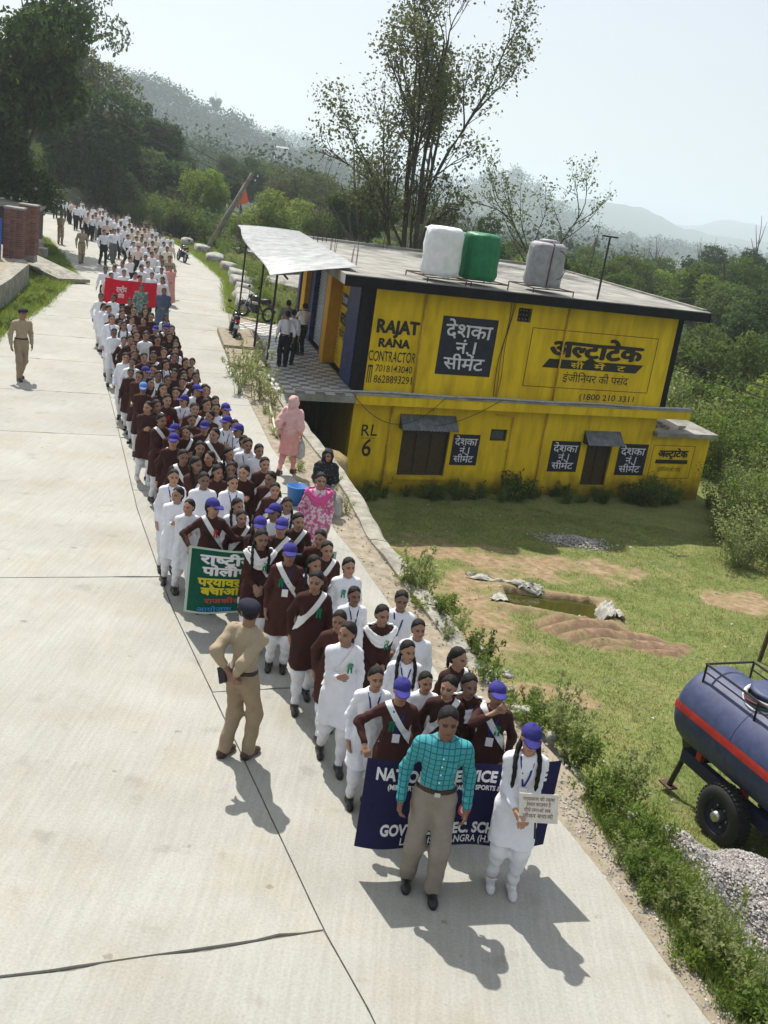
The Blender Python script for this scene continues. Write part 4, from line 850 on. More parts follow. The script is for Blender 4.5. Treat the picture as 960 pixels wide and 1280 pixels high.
mb = MB(); mb.tube([(.19, -.4, zr + .17), (.19, .4, zr + .17)], .017, 6); mb.obj('rail_bar', M_mblk, rail)
for sy in (-1, 1):
    mb = MB(); mb.box((.12, sy * .33 - .05, .52), (TL + .9, sy * .33 + .05, .70)); mb.obj('chassis_beam', M_chas, tk)
for x in (.45, 1.35, 2.25, 3.2):
    for sy in (-1, 1): mb = MB(); mb.box((x - .05, sy * .33 - .045, .702), (x + .05, sy * .33 + .045, tzc - TR * .78)); mb.obj('saddle_bracket', M_tred, tk)
mb = MB(); mb.add([(-.12, -.3, .95), (.1, -.3, .5), (.55, -.3, .71), (.5, -.3, .93), (-.12, .3, .95), (.1, .3, .5), (.55, .3, .71), (.5, .3, .93)], [(0, 1, 2, 3), (7, 6, 5, 4), (0, 4, 5, 1), (1, 5, 6, 2), (2, 6, 7, 3), (3, 7, 4, 0)]); mb.obj('rear_box', M_mblk, tk)
mb = MB(); mb.tube([(.1, -.28, .58), (.0, -.34, .02)], .04, 8); s_ = mb.obj('support_leg', M_mblk, tk); mb = MB(); mb.box((-.14, -.42, .0), (.1, -.26, .025)); mb.obj('foot_plate', M_rust, s_)
for sy in (-1, 1):
    wx, wy = 1.30, sy * .52; c_ = Matrix.Translation((wx, wy, .41)) @ Matrix.Rotation(R(90), 4, 'X')
    mb = MB(); mb.lathe([(.235, -.12), (.33, -.135), (.385, -.11), (.405, -.075), (.41, 0), (.405, .075), (.385, .11), (.33, .135), (.235, .12)], 36, c_, False); wv = mb.obj('wheel', M_rub, tk, True)
    mb = MB()
    for k in range(40):
        a = 2 * math.pi * k / 40
        for s2 in (-1, 1): mb.box((-.018, .055 * s2 - .045, .40), (.018, .055 * s2 + .045, .42), Matrix.Translation((wx, wy, .41)) @ Matrix.Rotation(a + (.08 if s2 > 0 else 0), 4, 'Y'))
    tr_ = mb.obj('tread', M_rub, wv); tr_['kind'] = 'stuff'
    mb = MB(); mb.lathe([(.24, -.115), (.235, -.06), (.18, -.04), (.10, -.05), (.10, .05), (.18, .04), (.235, .06), (.24, .115)], 28, c_, False); mb.obj('rim', M_chas, wv, True)
    mb = MB(); mb.lathe([(.001, -.17), (.06, -.165), (.075, -.12), (.085, -.05), (.085, .05), (.075, .12), (.06, .165), (.001, .17)], 16, c_); mb.obj('hub', M_chrome, wv, True)
    for k in range(6): a = k * math.pi / 3; mb = MB(); mb.tube([(wx + .14 * math.cos(a), wy + sy * .03, .41 + .14 * math.sin(a)), (wx + .14 * math.cos(a), wy + sy * .075, .41 + .14 * math.sin(a))], .014, 6); mb.obj('wheel_nut', M_chrome, wv)
mb = MB(); mb.tube([(1.30, -.6, .41), (1.30, .6, .41)], .05, 8); mb.obj('axle', M_chas, tk)
mb = MB(); mb.tube([(TL + .6, -.3, .6), (TL + 1.9, 0, .55), (TL + .6, .3, .6)], .05, 8); mb.obj('drawbar', M_chas, tk); mb = MB(); mb.tube([(TL + 1.6, 0, .5), (TL + 1.6, 0, .0)], .04, 8); mb.obj('jack_stand', M_chas, tk)

for k in range(26):
    y = rng.uniform(9.2, 15.2); x_ = float(WW(y)) + rng.uniform(-.15, .5); o = link('rubble_stone', rock_mesh('rubble_stone', *(rng.uniform(.03, .09, 3) * np.array([1, .9, .7])), 700 + k), M_stone, None, (x_, y, .0 - .25 * max(0, x_ - float(WW(y)) - .3)), (0, 0, rng.uniform(0, 6))); tag(o, 'grey rubble stone on the broken wall edge behind the front students', 'stone', 'rubble along the wall')
# ------------------------------------------------------------------ fence posts, stacked tiles, bucket, litter
def fz(x, y): return float(field_full(np.array([x]), np.array([y]))[0])
for lab, x, y, h in (('short dark fence post standing behind the wall near the placard girl', 3.02, 12.3, 1.05), ('dark fence post at the right edge beyond the tanker', *gp(952, 815, -2.25)[:2], 1.1)):
    mb = MB(); mb.box((-.035, -.035, -.3), (.035, .035, h)); mb.add([(-.035, -.035, h), (.035, -.035, h), (.035, .035, h), (-.035, .035, h), (0, 0, h + .03)], [(0, 1, 4), (1, 2, 4), (2, 3, 4), (3, 0, 4)]); o = mb.obj('fence_post', M_wood, None, loc=(x, y, fz(x, y)), rot=(R(2), R(3), 0)); tag(o, lab, 'post')
M_bucket = mat('blue_plastic', (.05, .20, .55), .4)
e = thing('bucket', 'blue plastic bucket standing behind the pink patterned lady', 'bucket', (-1.62, 18.1, .0)); mb = MB(); mb.lathe([(.001, .012), (.13, .012), (.135, 0), (.15, .0), (.185, .33), (.20, .33), (.20, .35), (.175, .35), (.14, .03), (.001, .03)], 22, None, False); mb.obj('pail', M_bucket, e, True); mb = MB(); mb.tube([(.19 * math.cos(t), .02, .34 + .06 * math.sin(t)) for t in np.linspace(0, 3.14, 12)], .008, 5); mb.obj('handle', M_chrome, e)
# pale sheeting left around the pond
M_sheet = mat('dirty_white_sheet', (.36, .35, .31), .8, noise=.3, nscale=5)
def crumple(label, x, y, sx, sy, seed, rz=0, lift=.05):
    n = 15; vs = []; r_ = np.random.default_rng(seed)
    for j in range(n):
        for i in range(n):
            u, v = i / (n - 1) * 2 - 1, j / (n - 1) * 2 - 1; X = u * sx * (1 + .18 * math.sin(v * 5 + seed)); Y = v * sy * (1 + .2 * math.sin(u * 4 + seed))
            wx, wy = x + X * math.cos(rz) - Y * math.sin(rz), y + X * math.sin(rz) + Y * math.cos(rz); vs.append((wx, wy, fz(wx, wy) + .012 + lift * abs(math.sin(u * 6 + seed) * math.sin(v * 7 + seed * 2)) + .03 * r_.random()))
    mb = MB(); mb.add(vs, [(j * n + i, j * n + i + 1, (j + 1) * n + i + 1, (j + 1) * n + i) for j in range(n - 1) for i in range(n - 1)]); o = mb.obj('plastic_sheet', M_sheet, None, True); tag(o, label, 'sheet')
crumple('crumpled pale sheet draped over the right end of the pond', 5.22, 21.75, .32, .42, 3, .3, .14); crumple('torn pale sheet along the back left rim of the pond', 2.95, 22.75, .75, .14, 5, -.35, .10); crumple('small pale sheet lying at the left front of the pond', 2.85, 21.2, .26, .24, 8, .2, .05)
crumple('thin strip of pale sheet on the back rim of the pond', 3.6, 22.5, .25, .12, 12, -.1, .08)
# ------------------------------------------------------------------ gravel heaps (stuff)
M_gr = mat('grey_gravel', (.36, .33, .31), .9, var=0)
def gravel_material():
    m = bpy.data.materials.new('mixed_gravel'); m.use_nodes = True; t = m.node_tree; b = t.nodes['Principled BSDF']; b.inputs['Roughness'].default_value = .85
    vc = t.nodes.new('ShaderNodeVertexColor'); vc.layer_name = 'tone'; t.links.new(vc.outputs['Color'], b.inputs['Base Color']); return m
M_gravel = gravel_material()
def pebbles(name, label, P, size, parent=None):
    n = len(P); bv = np.array([(1, 0, 0), (-1, 0, 0), (0, 1, 0), (0, -1, 0), (.2, .1, 1), (0, 0, -1.)]); bf = np.array([(0, 2, 4), (2, 1, 4), (1, 3, 4), (3, 0, 4), (2, 0, 5), (1, 2, 5), (3, 1, 5), (0, 3, 5)]); nv = 6
    V = bv[None] * (1 + .5 * (rng.random((n, nv, 1)) - .5)) + .25 * (rng.random((n, nv, 3)) - .5); ang = rng.uniform(0, 6.283, (n, 1)); sc = size * rng.uniform(.45, 1.25, (n, 1, 1)) * np.stack([rng.uniform(.8, 1.3, n), rng.uniform(.6, 1, n), rng.uniform(.4, .8, n)], -1)[:, None]
    V = V * sc; c, s = np.cos(ang), np.sin(ang); X = V[..., 0] * c - V[..., 1] * s; Y = V[..., 0] * s + V[..., 1] * c
    V = np.stack([X, Y, V[..., 2]], -1) + P[:, None]; F = (bf[None] + (np.arange(n) * nv)[:, None, None]).reshape(-1, 3)
    me = mesh_np(name, V.reshape(-1, 3), F, False); pal = np.array([(.31, .29, .27), (.22, .21, .20), (.40, .38, .355), (.27, .235, .215), (.34, .305, .28), (.26, .25, .25)])
    c_ = pal[rng.integers(0, 6, n)] * rng.uniform(.95, 1.4, (n, 1)); cc = np.ones((n, nv, 4), np.float32); cc[..., :3] = c_[:, None]
    me.attributes.new('tone', 'FLOAT_COLOR', 'POINT').data.foreach_set('color', cc.ravel())
    o = link(name, me, M_gravel, parent); return tag(o, label, 'gravel', None, 'stuff')
HC = (4.35, 9.35)
def heap_z(x, y):
    d = np.hypot((x - HC[0]) / 2.1, (y - HC[1]) / 1.6) + (vnoise(x * 1.1, y * 1.1, 91) - .5) * .5
    return .85 * sstep(1.08 - d) ** .9 * sstep((x - WW(y) - .30) / .5)
n = 60000; gx = rng.uniform(2.2, 7.5, n); gyy = rng.uniform(7.2, 13.0, n); hz = heap_z(gx, gyy); k = hz > .015 + .06 * rng.random(n); gx, gyy, hz = gx[k], gyy[k], hz[k]
bx_ = np.arange(2.0, 7.6, .12); by_ = np.arange(7, 13.2, .12); HX, HY = np.meshgrid(bx_, by_, indexing='ij'); HZ = field_full(HX, HY) + heap_z(HX, HY) - .05; ii = np.arange(HX.size).reshape(HX.shape)
hb_ = link('gravel_heap', mesh_np('gravel_heap', np.stack([HX, HY, HZ], -1).reshape(-1, 3), np.stack([ii[:-1, :-1], ii[1:, :-1], ii[1:, 1:], ii[:-1, 1:]], -1).reshape(-1, 4), True), mat('gravel_bed', (.25, .22, .20), .9, noise=.5, nscale=30)); tag(hb_, 'broad heap of grey pink gravel beside the tanker wheel', 'gravel', None, 'stuff')
g_ = pebbles('gravel', None, np.stack([gx, gyy, field_full(gx, gyy) + hz - .03], -1), .021, hb_); del g_['category']
n = 1900; yy = rng.uniform(4.6, 11, n); xx = XR(yy) + rng.normal(.22, .16, n); k = (xx > XR(yy) - .06); pebbles('roadside_grit', 'loose pebbles scattered along the earth edge of the road', np.stack([xx, yy, np.full(n, -.012)], -1)[k], .014)
n = 500; yy = rng.uniform(9, 26, n); xx = WW(yy) - rng.uniform(0, 1, n) ** 2 * (WW(yy) - XR(yy)); pebbles('shoulder_grit', 'small stones strewn over the shoulder behind the procession', np.stack([xx, yy, np.full(n, -.005)], -1), .02)
n = 260; yy = rng.uniform(10, 30, n); xx = rng.uniform(1, 12, n); k = xx > WW(yy) + .6; xx, yy = xx[k], yy[k]; pebbles('field_stones', 'pale stones and scraps scattered over the field', np.stack([xx, yy, field_full(xx, yy) + .01], -1), .035)
n = 1500; u = rng.normal(0, .40, n); v = rng.normal(0, .22, n); hh = .17 * np.exp(-(u / .6) ** 2 - (v / .3) ** 2) * rng.random(n) ** .5; xx = 5.35 + u; yy = 27.55 + v
pebbles('chip_heap', 'low heap of grey stone chips on the shaded grass below the yellow wall', np.stack([xx, yy, field_full(xx, yy) + hh + .01], -1), .035)

# ------------------------------------------------------------------ foliage
def leaf_mat(name, c1, c2, trans=.35):
    m = bpy.data.materials.new(name); m.use_nodes = True; t = m.node_tree; N = t.nodes; L = t.links; N.clear()
    out = N.new('ShaderNodeOutputMaterial'); g = N.new('ShaderNodeNewGeometry'); r = N.new('ShaderNodeValToRGB')
    r.color_ramp.elements[0].color = (*c1, 1); r.color_ramp.elements[1].color = (*c2, 1)
    oi = N.new('ShaderNodeObjectInfo'); ad = N.new('ShaderNodeMath'); ad.operation = 'MULTIPLY_ADD'; ad.inputs[1].default_value = .65; L.new(g.outputs['Random Per Island'], ad.inputs[0])
    m2 = N.new('ShaderNodeMath'); m2.operation = 'MULTIPLY'; m2.inputs[1].default_value = .35; L.new(oi.outputs['Random'], m2.inputs[0]); L.new(m2.outputs[0], ad.inputs[2]); L.new(ad.outputs[0], r.inputs['Fac'])
    d = N.new('ShaderNodeBsdfPrincipled'); d.inputs['Roughness'].default_value = .7; d.inputs['Specular IOR Level'].default_value = .12; tr = N.new('ShaderNodeBsdfTranslucent'); mx = N.new('ShaderNodeMixShader'); mx.inputs[0].default_value = trans
    L.new(r.outputs[0], d.inputs['Base Color'])
    hs = N.new('ShaderNodeHueSaturation'); hs.inputs['Value'].default_value = 1.5; hs.inputs['Hue'].default_value = .485; L.new(r.outputs[0], hs.inputs['Color']); L.new(hs.outputs[0], tr.inputs['Color'])
    L.new(d.outputs[0], mx.inputs[1]); L.new(tr.outputs[0], mx.inputs[2]); L.new(mx.outputs[0], out.inputs[0]); return m
ML_dark = leaf_mat('dark_leaves', (.022, .045, .014), (.07, .108, .028), .36)
ML_mid = leaf_mat('mid_green_leaves', (.045, .08, .016), (.11, .155, .034), .42)
ML_lite = leaf_mat('light_green_leaves', (.09, .15, .02), (.19, .25, .05), .48)
ML_dry = leaf_mat('olive_brown_leaves', (.045, .058, .024), (.11, .128, .05), .42)
ML_grass = leaf_mat('grass_blades', (.08, .13, .025), (.21, .22, .07), .42); ML_weed = leaf_mat('weed_leaves', (.07, .125, .022), (.16, .22, .05), .48)
ML_pale = leaf_mat('pale_weed_leaves', (.15, .19, .07), (.27, .30, .13), .48); ML_far = leaf_mat('far_wood_leaves', (.014, .034, .012), (.048, .082, .024), .18)
M_bark = mat('grey_brown_bark', (.10, .08, .06), .95, noise=.4, nscale=6, bump=.5, bscale=20); M_barkd = mat('dark_bark', (.05, .04, .032), .95, noise=.4, nscale=6)
def leaves(P, size, up=.3, aspect=.55, r_=rng, N0=None, bend=.25):
    """one small bent leaf (two quads) per point -> (V, F)"""
    n = len(P); d = r_.normal(size=(n, 3)); d /= np.linalg.norm(d, axis=1, keepdims=True)
    nn = r_.normal(size=(n, 3)) + np.array([0, 0, up * 3]) + (0 if N0 is None else N0 * 1.5); s = np.cross(d, nn); s /= np.linalg.norm(s, axis=1, keepdims=True) + 1e-9; up_ = np.cross(s, d)
    L = (size * r_.uniform(.6, 1.35, n))[:, None]; W = L * aspect * .5
    a = P - d * L * .5; b = P + s * W + up_ * L * bend * .3; c = P + d * L * .5; e = P - s * W + up_ * L * bend * .3
    V = np.stack([a, b, c, e], 1).reshape(-1, 3); F = np.arange(n * 4).reshape(n, 4); return V, F
def tubes(branches, n=6):
    V = []; F = []; k = 0
    for pts, rs in branches:
        pts = np.asarray(pts); t = np.gradient(pts, axis=0); t /= np.linalg.norm(t, axis=1, keepdims=True) + 1e-9
        ref = np.where(np.abs(t[:, 2:3]) < .9, np.array([[0, 0, 1.]]), np.array([[1., 0, 0]])); u = np.cross(t, ref); u /= np.linalg.norm(u, axis=1, keepdims=True); w_ = np.cross(t, u)
        a = np.arange(n) * 2 * math.pi / n; ring = pts[:, None] + (u[:, None] * np.cos(a)[None, :, None] + w_[:, None] * np.sin(a)[None, :, None]) * np.asarray(rs)[:, None, None]
        m = len(pts); V.append(ring.reshape(-1, 3)); i = np.arange(m - 1)[:, None] * n; j = np.arange(n)[None]; j2 = (j + 1) % n
        F.append(np.stack([i + j, i + j2, i + n + j2, i + n + j], -1).reshape(-1, 4) + k); k += m * n
    return np.concatenate(V), np.concatenate(F)
def grow(r_, height, spread, levels=4, trunk_r=.22, fork=.3, nb=(3, 4), up=.35, curve=.25, first=None, decay=.62):
    """limbs of a tree: list of (points, radii) and the twig tips"""
    out = []; tips = []
    def branch(p, d, L, r0, lv):
        n = 6; pts = [p]; q = p.copy(); dd = d.copy()
        for i in range(n):
            dd = dd + r_.normal(size=3) * curve * (.35 if lv < 4 else .07) + np.array([0, 0, up * .12]); dd /= np.linalg.norm(dd); q = q + dd * L / n; pts.append(q.copy())
        pts = np.array(pts); r1 = r0 * (.55 if lv > 0 else .3); out.append((pts, np.linspace(r0, r1, n + 1)))
        if lv == 0: tips.append((pts[-1], dd)); tips.append((pts[3], dd)); return
        k = r_.integers(nb[0], nb[1] + 1)
        for c in range(k):
            t = fork + (1 - fork) * (c + r_.random() * .8) / k; t = min(t, .98); i = t * n; i0 = int(i); b = pts[i0] + (pts[min(i0 + 1, n)] - pts[i0]) * (i - i0)
            ax = r_.normal(size=3); ax -= dd * (ax @ dd); ax /= np.linalg.norm(ax) + 1e-9; ang = r_.uniform(.45, .95) * spread
            nd = dd * math.cos(ang) + ax * math.sin(ang); branch(b, nd, L * r_.uniform(decay - .1, decay + .12), r1 * .72 + r0 * .12, lv - 1)
        branch(pts[-1], dd, L * decay, r1 * .9, lv - 1)
    if first: 
        for (p, d, L, r0, lv) in first: branch(np.array(p, float), unit_(d), L, r0, lv)
    else: branch(np.zeros(3), np.array([0, 0, 1.]), height * .42, trunk_r, levels)
    return out, tips
def unit_(v): v = np.array(v, float); return v / np.linalg.norm(v)
def lump_crown(r_, n, lumps, size, shell=.55, **kw):
    """leaf points gathered in uneven lumps around the crown; lumps: (centre, radii)"""
    w_ = np.array([l[1][0] * l[1][1] + l[1][2] ** 2 for l in lumps]); w_ /= w_.sum(); ids = r_.choice(len(lumps), n, p=w_)
    d = r_.normal(size=(n, 3)); d /= np.linalg.norm(d, axis=1, keepdims=True); rad = (shell + (1 - shell) * r_.random(n)) ** .6
    rad *= 1 + .25 * np.sin(d[:, 0] * 7 + ids) * np.sin(d[:, 1] * 6 + ids * 2) + .12 * np.sin(d[:, 2] * 13 + ids)
    C = np.array([l[0] for l in lumps])[ids]; RR_ = np.array([l[1] for l in lumps])[ids]; P = C + d * RR_ * rad[:, None]
    hole = np.sin(P[:, 0] * 2.3 / RR_[:, 0] + ids) * np.sin(P[:, 1] * 2.9 / RR_[:, 0] + 1) * np.sin(P[:, 2] * 3.1 / RR_[:, 0] + 2 * ids); k = hole < .45 + .5 * r_.random(n)
    return leaves(P[k], size, r_=r_, N0=d[k], **kw)
def unit_crown(name, seed, n, size, nl=9, flat=.8, m=None):
    r_ = np.random.default_rng(seed); L = []
    for i in range(nl):
        d = r_.normal(size=3); d /= np.linalg.norm(d); c = d * r_.uniform(.25, .78) * np.array([1, 1, flat]); L.append((c, np.array([1, 1, .85]) * r_.uniform(.2, .42)))
    V, F = lump_crown(r_, n, L, size); me = mesh_np(name, V, F); me.materials.append(m); return me
def unit_trunk(name, seed):
    """height 1 to the crown's middle, limbs reaching into it"""
    r_ = np.random.default_rng(seed); b, _ = grow(r_, 1, 1.0, 2, .035, .55, (2, 3), .3, .25, first=[((0, 0, 0), (.04, .02, 1), .72, .045, 2)]); V, F = tubes(b, 6); me = mesh_np(name, V, F, True); me.materials.append(M_bark); return me
CR = {'dark': [unit_crown('crown', 100 + i, 17000, .062, 13, .9, ML_dark) for i in range(3)], 'mid': [unit_crown('crown', 200 + i, 13000, .062, 12, .85, ML_mid) for i in range(3)], 'lite': [unit_crown('crown', 300 + i, 12000, .06, 11, .8, ML_lite) for i in range(2)], 'dry': [unit_crown('crown', 400 + i, 7000, .055, 13, .9, ML_dry) for i in range(2)]}
TRK = [unit_trunk('trunk', 500 + i) for i in range(3)]
def place_tree(label, px_, py_, Y, rad, kind, k=0, group=None, rz=None, zs=1.0, name='tree'):
    c = gy(px_, py_, Y); zb = float(ground_z(np.array([c[0]]), np.array([c[1]]))[0]) - .15; h = max(c[2] - zb, .4)
    e = thing(name, label, 'tree' if name != 'bush' else 'bush', (c[0], c[1], zb), rng.uniform(0, 6.28) if rz is None else rz, group)
    cr = CR[kind][k % len(CR[kind])]; link('crown', cr, None, e, (0, 0, h), None, (rad, rad, rad * zs))
    w_ = min(max(h, rad * .8), 8) * .7; link('trunk', TRK[k % 3], None, e, (0, 0, 0), None, (w_ * .9, w_ * .9, h * 1.12)); return e
# left-hand trees beyond the road
LT = [('tall dark tree filling the upper left corner of the photograph', 25, 95, 58, 5.4, 'dark', 0, 1.25), ('tall dark tree at the top left with twiggy right side', 88, 70, 106, 6.6, 'dry', 0, 1.3), ('dark tree behind the tall left tree, over the road bend', 110, 190, 92, 5.2, 'dark', 1, 1.1),
      ('broad dark leafy tree overhanging the brick pillars at left', 8, 195, 58, 3.4, 'dark', 2, .95), ('dark tree above the far end of the procession', 165, 215, 100, 5.0, 'dark', 0, 1.0), ('rounded dark tree right of the far road bend', 205, 225, 104, 4.6, 'mid', 1, 1.0),
      ('dark shaded tree low behind the far students', 150, 255, 96, 3.6, 'dark', 1, .9), ('low dark tree behind the far end of the road on the left', 60, 215, 128, 5.4, 'dark', 2, .9), ('mid green tree edge on the left skyline behind the dark trees', 120, 140, 120, 6.0, 'dry', 1, 1.1),
      ('thin light green tree behind the leaning pole', 262, 240, 92, 3.4, 'lite', 0, 1.0), ('bare looking olive tree left of the leaning pole', 235, 245, 98, 3.2, 'dry', 0, 1.0), ('bright green bushy tree behind the corrugated awning', 345, 270, 80, 3.0, 'lite', 1, .8), ('bright green low tree right of the orange flag', 305, 285, 82, 2.3, 'lite', 0, .8),
      ('dark green tree behind the bright bushy tree', 305, 225, 150, 4.6, 'dark', 2, .9), ('hazy green tree left of the big sparse tree', 400, 245, 130, 5.0, 'mid', 2, .9), ('dark tree behind the roof left of the big sparse tree', 455, 272, 64, 2.6, 'dark', 1, 1.0), ('olive tree behind the roof under the big sparse tree', 415, 285, 75, 2.2, 'mid', 0, 1.0), ('dark leafy mass behind the rooftop at the big trunk', 530, 290, 70, 2.4, 'dry', 1, 1.0),
      ('mid green tree behind the low houses near the pole', 225, 280, 88, 2.2, 'mid', 1, .9), ('dark bushy tree closing the gap left of the far road bend', 40, 235, 126, 5.0, 'dark', 0, .9), ('low dark tree beside the road bend at the far left', 12, 225, 124, 4.8, 'dark', 1, .9), ('shaded tree at the far road end above the students', 100, 232, 112, 3.6, 'dark', 2, .9)]
for (lab, a, b_, Y, rad, kind, k, zs) in LT: place_tree(lab, a, b_, Y, rad, kind, k, 'trees beyond the road', None, zs)
RT = [('mid green tree just right of the roof corner', 800, 395, 62, 2.6, 'mid', 0), ('light green tree crown over the right end of the roof', 770, 360, 80, 3.0, 'mid', 1), ('pale tree crown left of the round dark tree at the right', 850, 372, 95, 4.2, 'lite', 0), ('round dark treetop standing highest at the right edge', 945, 338, 130, 3.6, 'dark', 0), ('broad tree in the valley below the round treetop', 905, 395, 90, 4.6, 'mid', 2),
      ('tall loose tree right of the building corner', 893, 455, 52, 2.9, 'mid', 0), ('dark tree behind the loose tree by the building', 945, 440, 66, 3.8, 'dark', 1), ('light tree low right of the building corner', 868, 515, 46, 2.0, 'mid', 1), ('leafy tree at the right edge above the shrubs', 945, 530, 48, 3.0, 'lite', 1), ('dark gap filling tree behind the annex', 905, 545, 50, 2.2, 'dark', 2), ('dim tree at the right edge under the cables', 925, 480, 58, 2.8, 'dark', 0),
      ('grey green tree in the valley right of the roof pole', 735, 335, 140, 4.4, 'mid', 1), ('valley tree in the haze left of the roof corner', 820, 345, 140, 4.2, 'mid', 2), ('valley tree in the haze behind the pale crown', 880, 345, 150, 4.6, 'dark', 1), ('dark low tree behind the T pole', 700, 330, 120, 3.4, 'dark', 2), ('tree crown right of the valley below the far ridge', 965, 385, 100, 4.4, 'mid', 0), ('small tree at the back right of the roof', 640, 325, 110, 3.2, 'mid', 1)]
for (lab, a, b_, Y, rad, kind, k) in RT: place_tree(lab, a, b_, Y, rad, kind, k, 'trees in the valley')
# a lone pair of trees on the skyline of the near ridge
for lab, a, b_, Y, rad in (('lone round tree standing up on the hazy ridge skyline', 269, 129, 815, 6.4), ('smaller tree left of the lone tree on the ridge skyline', 256, 136, 815, 3.0), ('tree on the ridge skyline above the dark left trees', 230, 124, 815, 6.0), ('taller ridge tree at the left end of the skyline', 200, 112, 815, 9.0), ('ridge tree at the very left of the visible skyline', 160, 106, 815, 9.0)):
    place_tree(lab, a, b_, Y, rad, 'mid', 0, 'trees on the ridge')
# the big sparse tree behind the roof
def big_tree():
    r_ = np.random.default_rng(77); b0 = gy(518, 318, 47); zb = float(ground_z(np.array([b0[0]]), np.array([b0[1]]))[0]) - .1
    e = thing('sparse_tree', 'tall sparse tree with forked trunk rising behind the flat roof', 'tree', (b0[0], b0[1], zb)); h0 = b0[2] - zb
    first = [((-.15, 0, 0), (-.03, 0, 1), h0 + 3.0, .17, 4), ((.1, .1, .2), (.04, -.05, 1), h0 + 3.4, .155, 4), ((.12, 0, h0 * .9), (.28, .1, .95), 2.3, .075, 3), ((-.1, 0, h0 * .95), (-.20, .2, 1), 2.3, .07, 3), ((.1, 0, h0 * 1.2), (.02, .2, 1), 4.4, .09, 4)]
    b, tips = grow(r_, 10, .64, 4, .25, .45, (3, 4), .35, .34, first=first, decay=.48); V, F = tubes(b, 4); link('trunk', mesh_np('trunk', V, F, True), M_barkd, e)
    T = np.array([t[0] for t in tips]); k = T[:, 2] > h0 * .75; T = T[k]; n = max(8, 60000 // max(len(T), 1))
    P = np.repeat(T, n, 0) + r_.normal(size=(len(T) * n, 3)) * .27; keep = r_.random(len(P)) < np.clip(.55 + .5 * np.sin(P[:, 0] * 1.3 + 1) * np.sin(P[:, 2] * 1.1), .15, .95); P = P[keep]
    print('big tree tips, leaves', len(T), len(P))
    _k = np.floor(P / .7).astype(int); _k = _k[:, 0] * 73856093 ^ _k[:, 1] * 19349663 ^ _k[:, 2] * 83492791; _o = r_.permutation(len(P)); P = P[_o]; _k = _k[_o]; _s = np.argsort(_k, kind='stable'); _ks = _k[_s]; _st = np.concatenate([[0], np.nonzero(np.diff(_ks))[0] + 1]); _rank = np.arange(len(P)) - np.repeat(_st, np.diff(np.concatenate([_st, [len(P)]]))); P = P[_s[_rank < 38]]
    if len(P) > 42000: P = P[r_.choice(len(P), 42000, False)]
    V, F = leaves(P, .145, .2, .7, r_); link('crown', mesh_np('crown', V, F), ML_dry, e)
big_tree()
def small_sparse():
    r_ = np.random.default_rng(79); b0 = gy(688, 345, 50); zb = float(ground_z(np.array([b0[0]]), np.array([b0[1]]))[0]) - .1; h0 = b0[2] - zb
    e = thing('sparse_tree', 'small half bare tree behind the grey wrapped tank', 'tree', (b0[0], b0[1], zb))
    b, tips = grow(r_, 6, .9, 3, .12, .45, (3, 5), .3, .3, first=[((0, 0, 0), (.0, 0, 1), h0 - .1, .10, 3), ((.05, 0, h0 * .75), (.6, 0, .8), 1.35, .045, 3), ((-.05, 0, h0 * .75), (-.65, 0, .8), 1.3, .045, 3), ((0, 0, h0 * .8), (.1, .4, .9), 1.35, .045, 3)], decay=.52); V, F = tubes(b, 5); link('trunk', mesh_np('trunk', V, F, True), M_barkd, e)
    T = np.array([t[0] for t in tips]); T = T[T[:, 2] > h0]; P = np.repeat(T, 14, 0) + r_.normal(size=(len(T) * 14, 3)) * .15; w_ = r_.random(len(P)) < np.clip(.95 - .22 * (P[:, 0] + .6), .25, .95); V, F = leaves(P[w_], .13, .2, .6, r_); link('crown', mesh_np('crown', V, F), ML_mid, e)
small_sparse()
# far woods on the slopes (stuff)
def far_wood(name, label, rmin, rmax, amin, amax, n, size, seed, hmin=-99, q=70, lf=.12):
    r_ = np.random.default_rng(seed); a = np.radians(r_.uniform(amin, amax, n)); r = np.sqrt(r_.uniform(rmin ** 2, rmax ** 2, n)); x, y = r * np.sin(a), r * np.cos(a); z = ground_z(x, y)
    dens = vnoise(x * .02, y * .02, 95); k = (dens > .27 + .12 * r_.random(n)); x, y, z = x[k], y[k], z[k]; n = len(x)
    h = size * r_.uniform(.55, 1.4, n); d = r_.normal(size=(n, q, 3)); d /= np.linalg.norm(d, axis=2, keepdims=True); ph = r_.uniform(0, 6, (n, 1))
    rad = (.55 + .45 * r_.random((n, q))) * (1 + .35 * np.sin(d[..., 0] * 4 + ph) * np.sin(d[..., 2] * 5 + ph))
    P = np.stack([x, y, z + h * .55], -1)[:, None] + d * rad[..., None] * (h[:, None, None] * np.array([.5, .5, .55])); P = P.reshape(-1, 3)
    V, F = leaves(P, 1.0, .5, .8, r_, N0=d.reshape(-1, 3)); s = np.repeat(h, q) * lf; C = np.repeat(P, 4, 0); V = C + (V - C) * np.repeat(s, 4)[:, None]
    o = link(name, mesh_np(name, V, F), ML_far); tag(o, label, 'wood', None, 'stuff')
far_wood('near_ridge_wood', 'hazy woods covering the near ridge slope', 420, 880, -26, 12, 2600, 12, 1, q=66)
far_wood('valley_wood', 'green woods filling the valley behind the building', 190, 560, -6, 26, 1200, 10, 2, q=110, lf=.085)
far_wood('second_ridge_wood', 'pale hazy woods on the ridge across the valley', 1040, 1660, -20, 25, 2400, 15, 3, q=40, lf=.15)
far_wood('left_slope_wood', 'dark woods climbing the slope behind the road bend', 210, 460, -30, -6, 600, 10, 4, q=150, lf=.065)
r9 = np.random.default_rng(9)
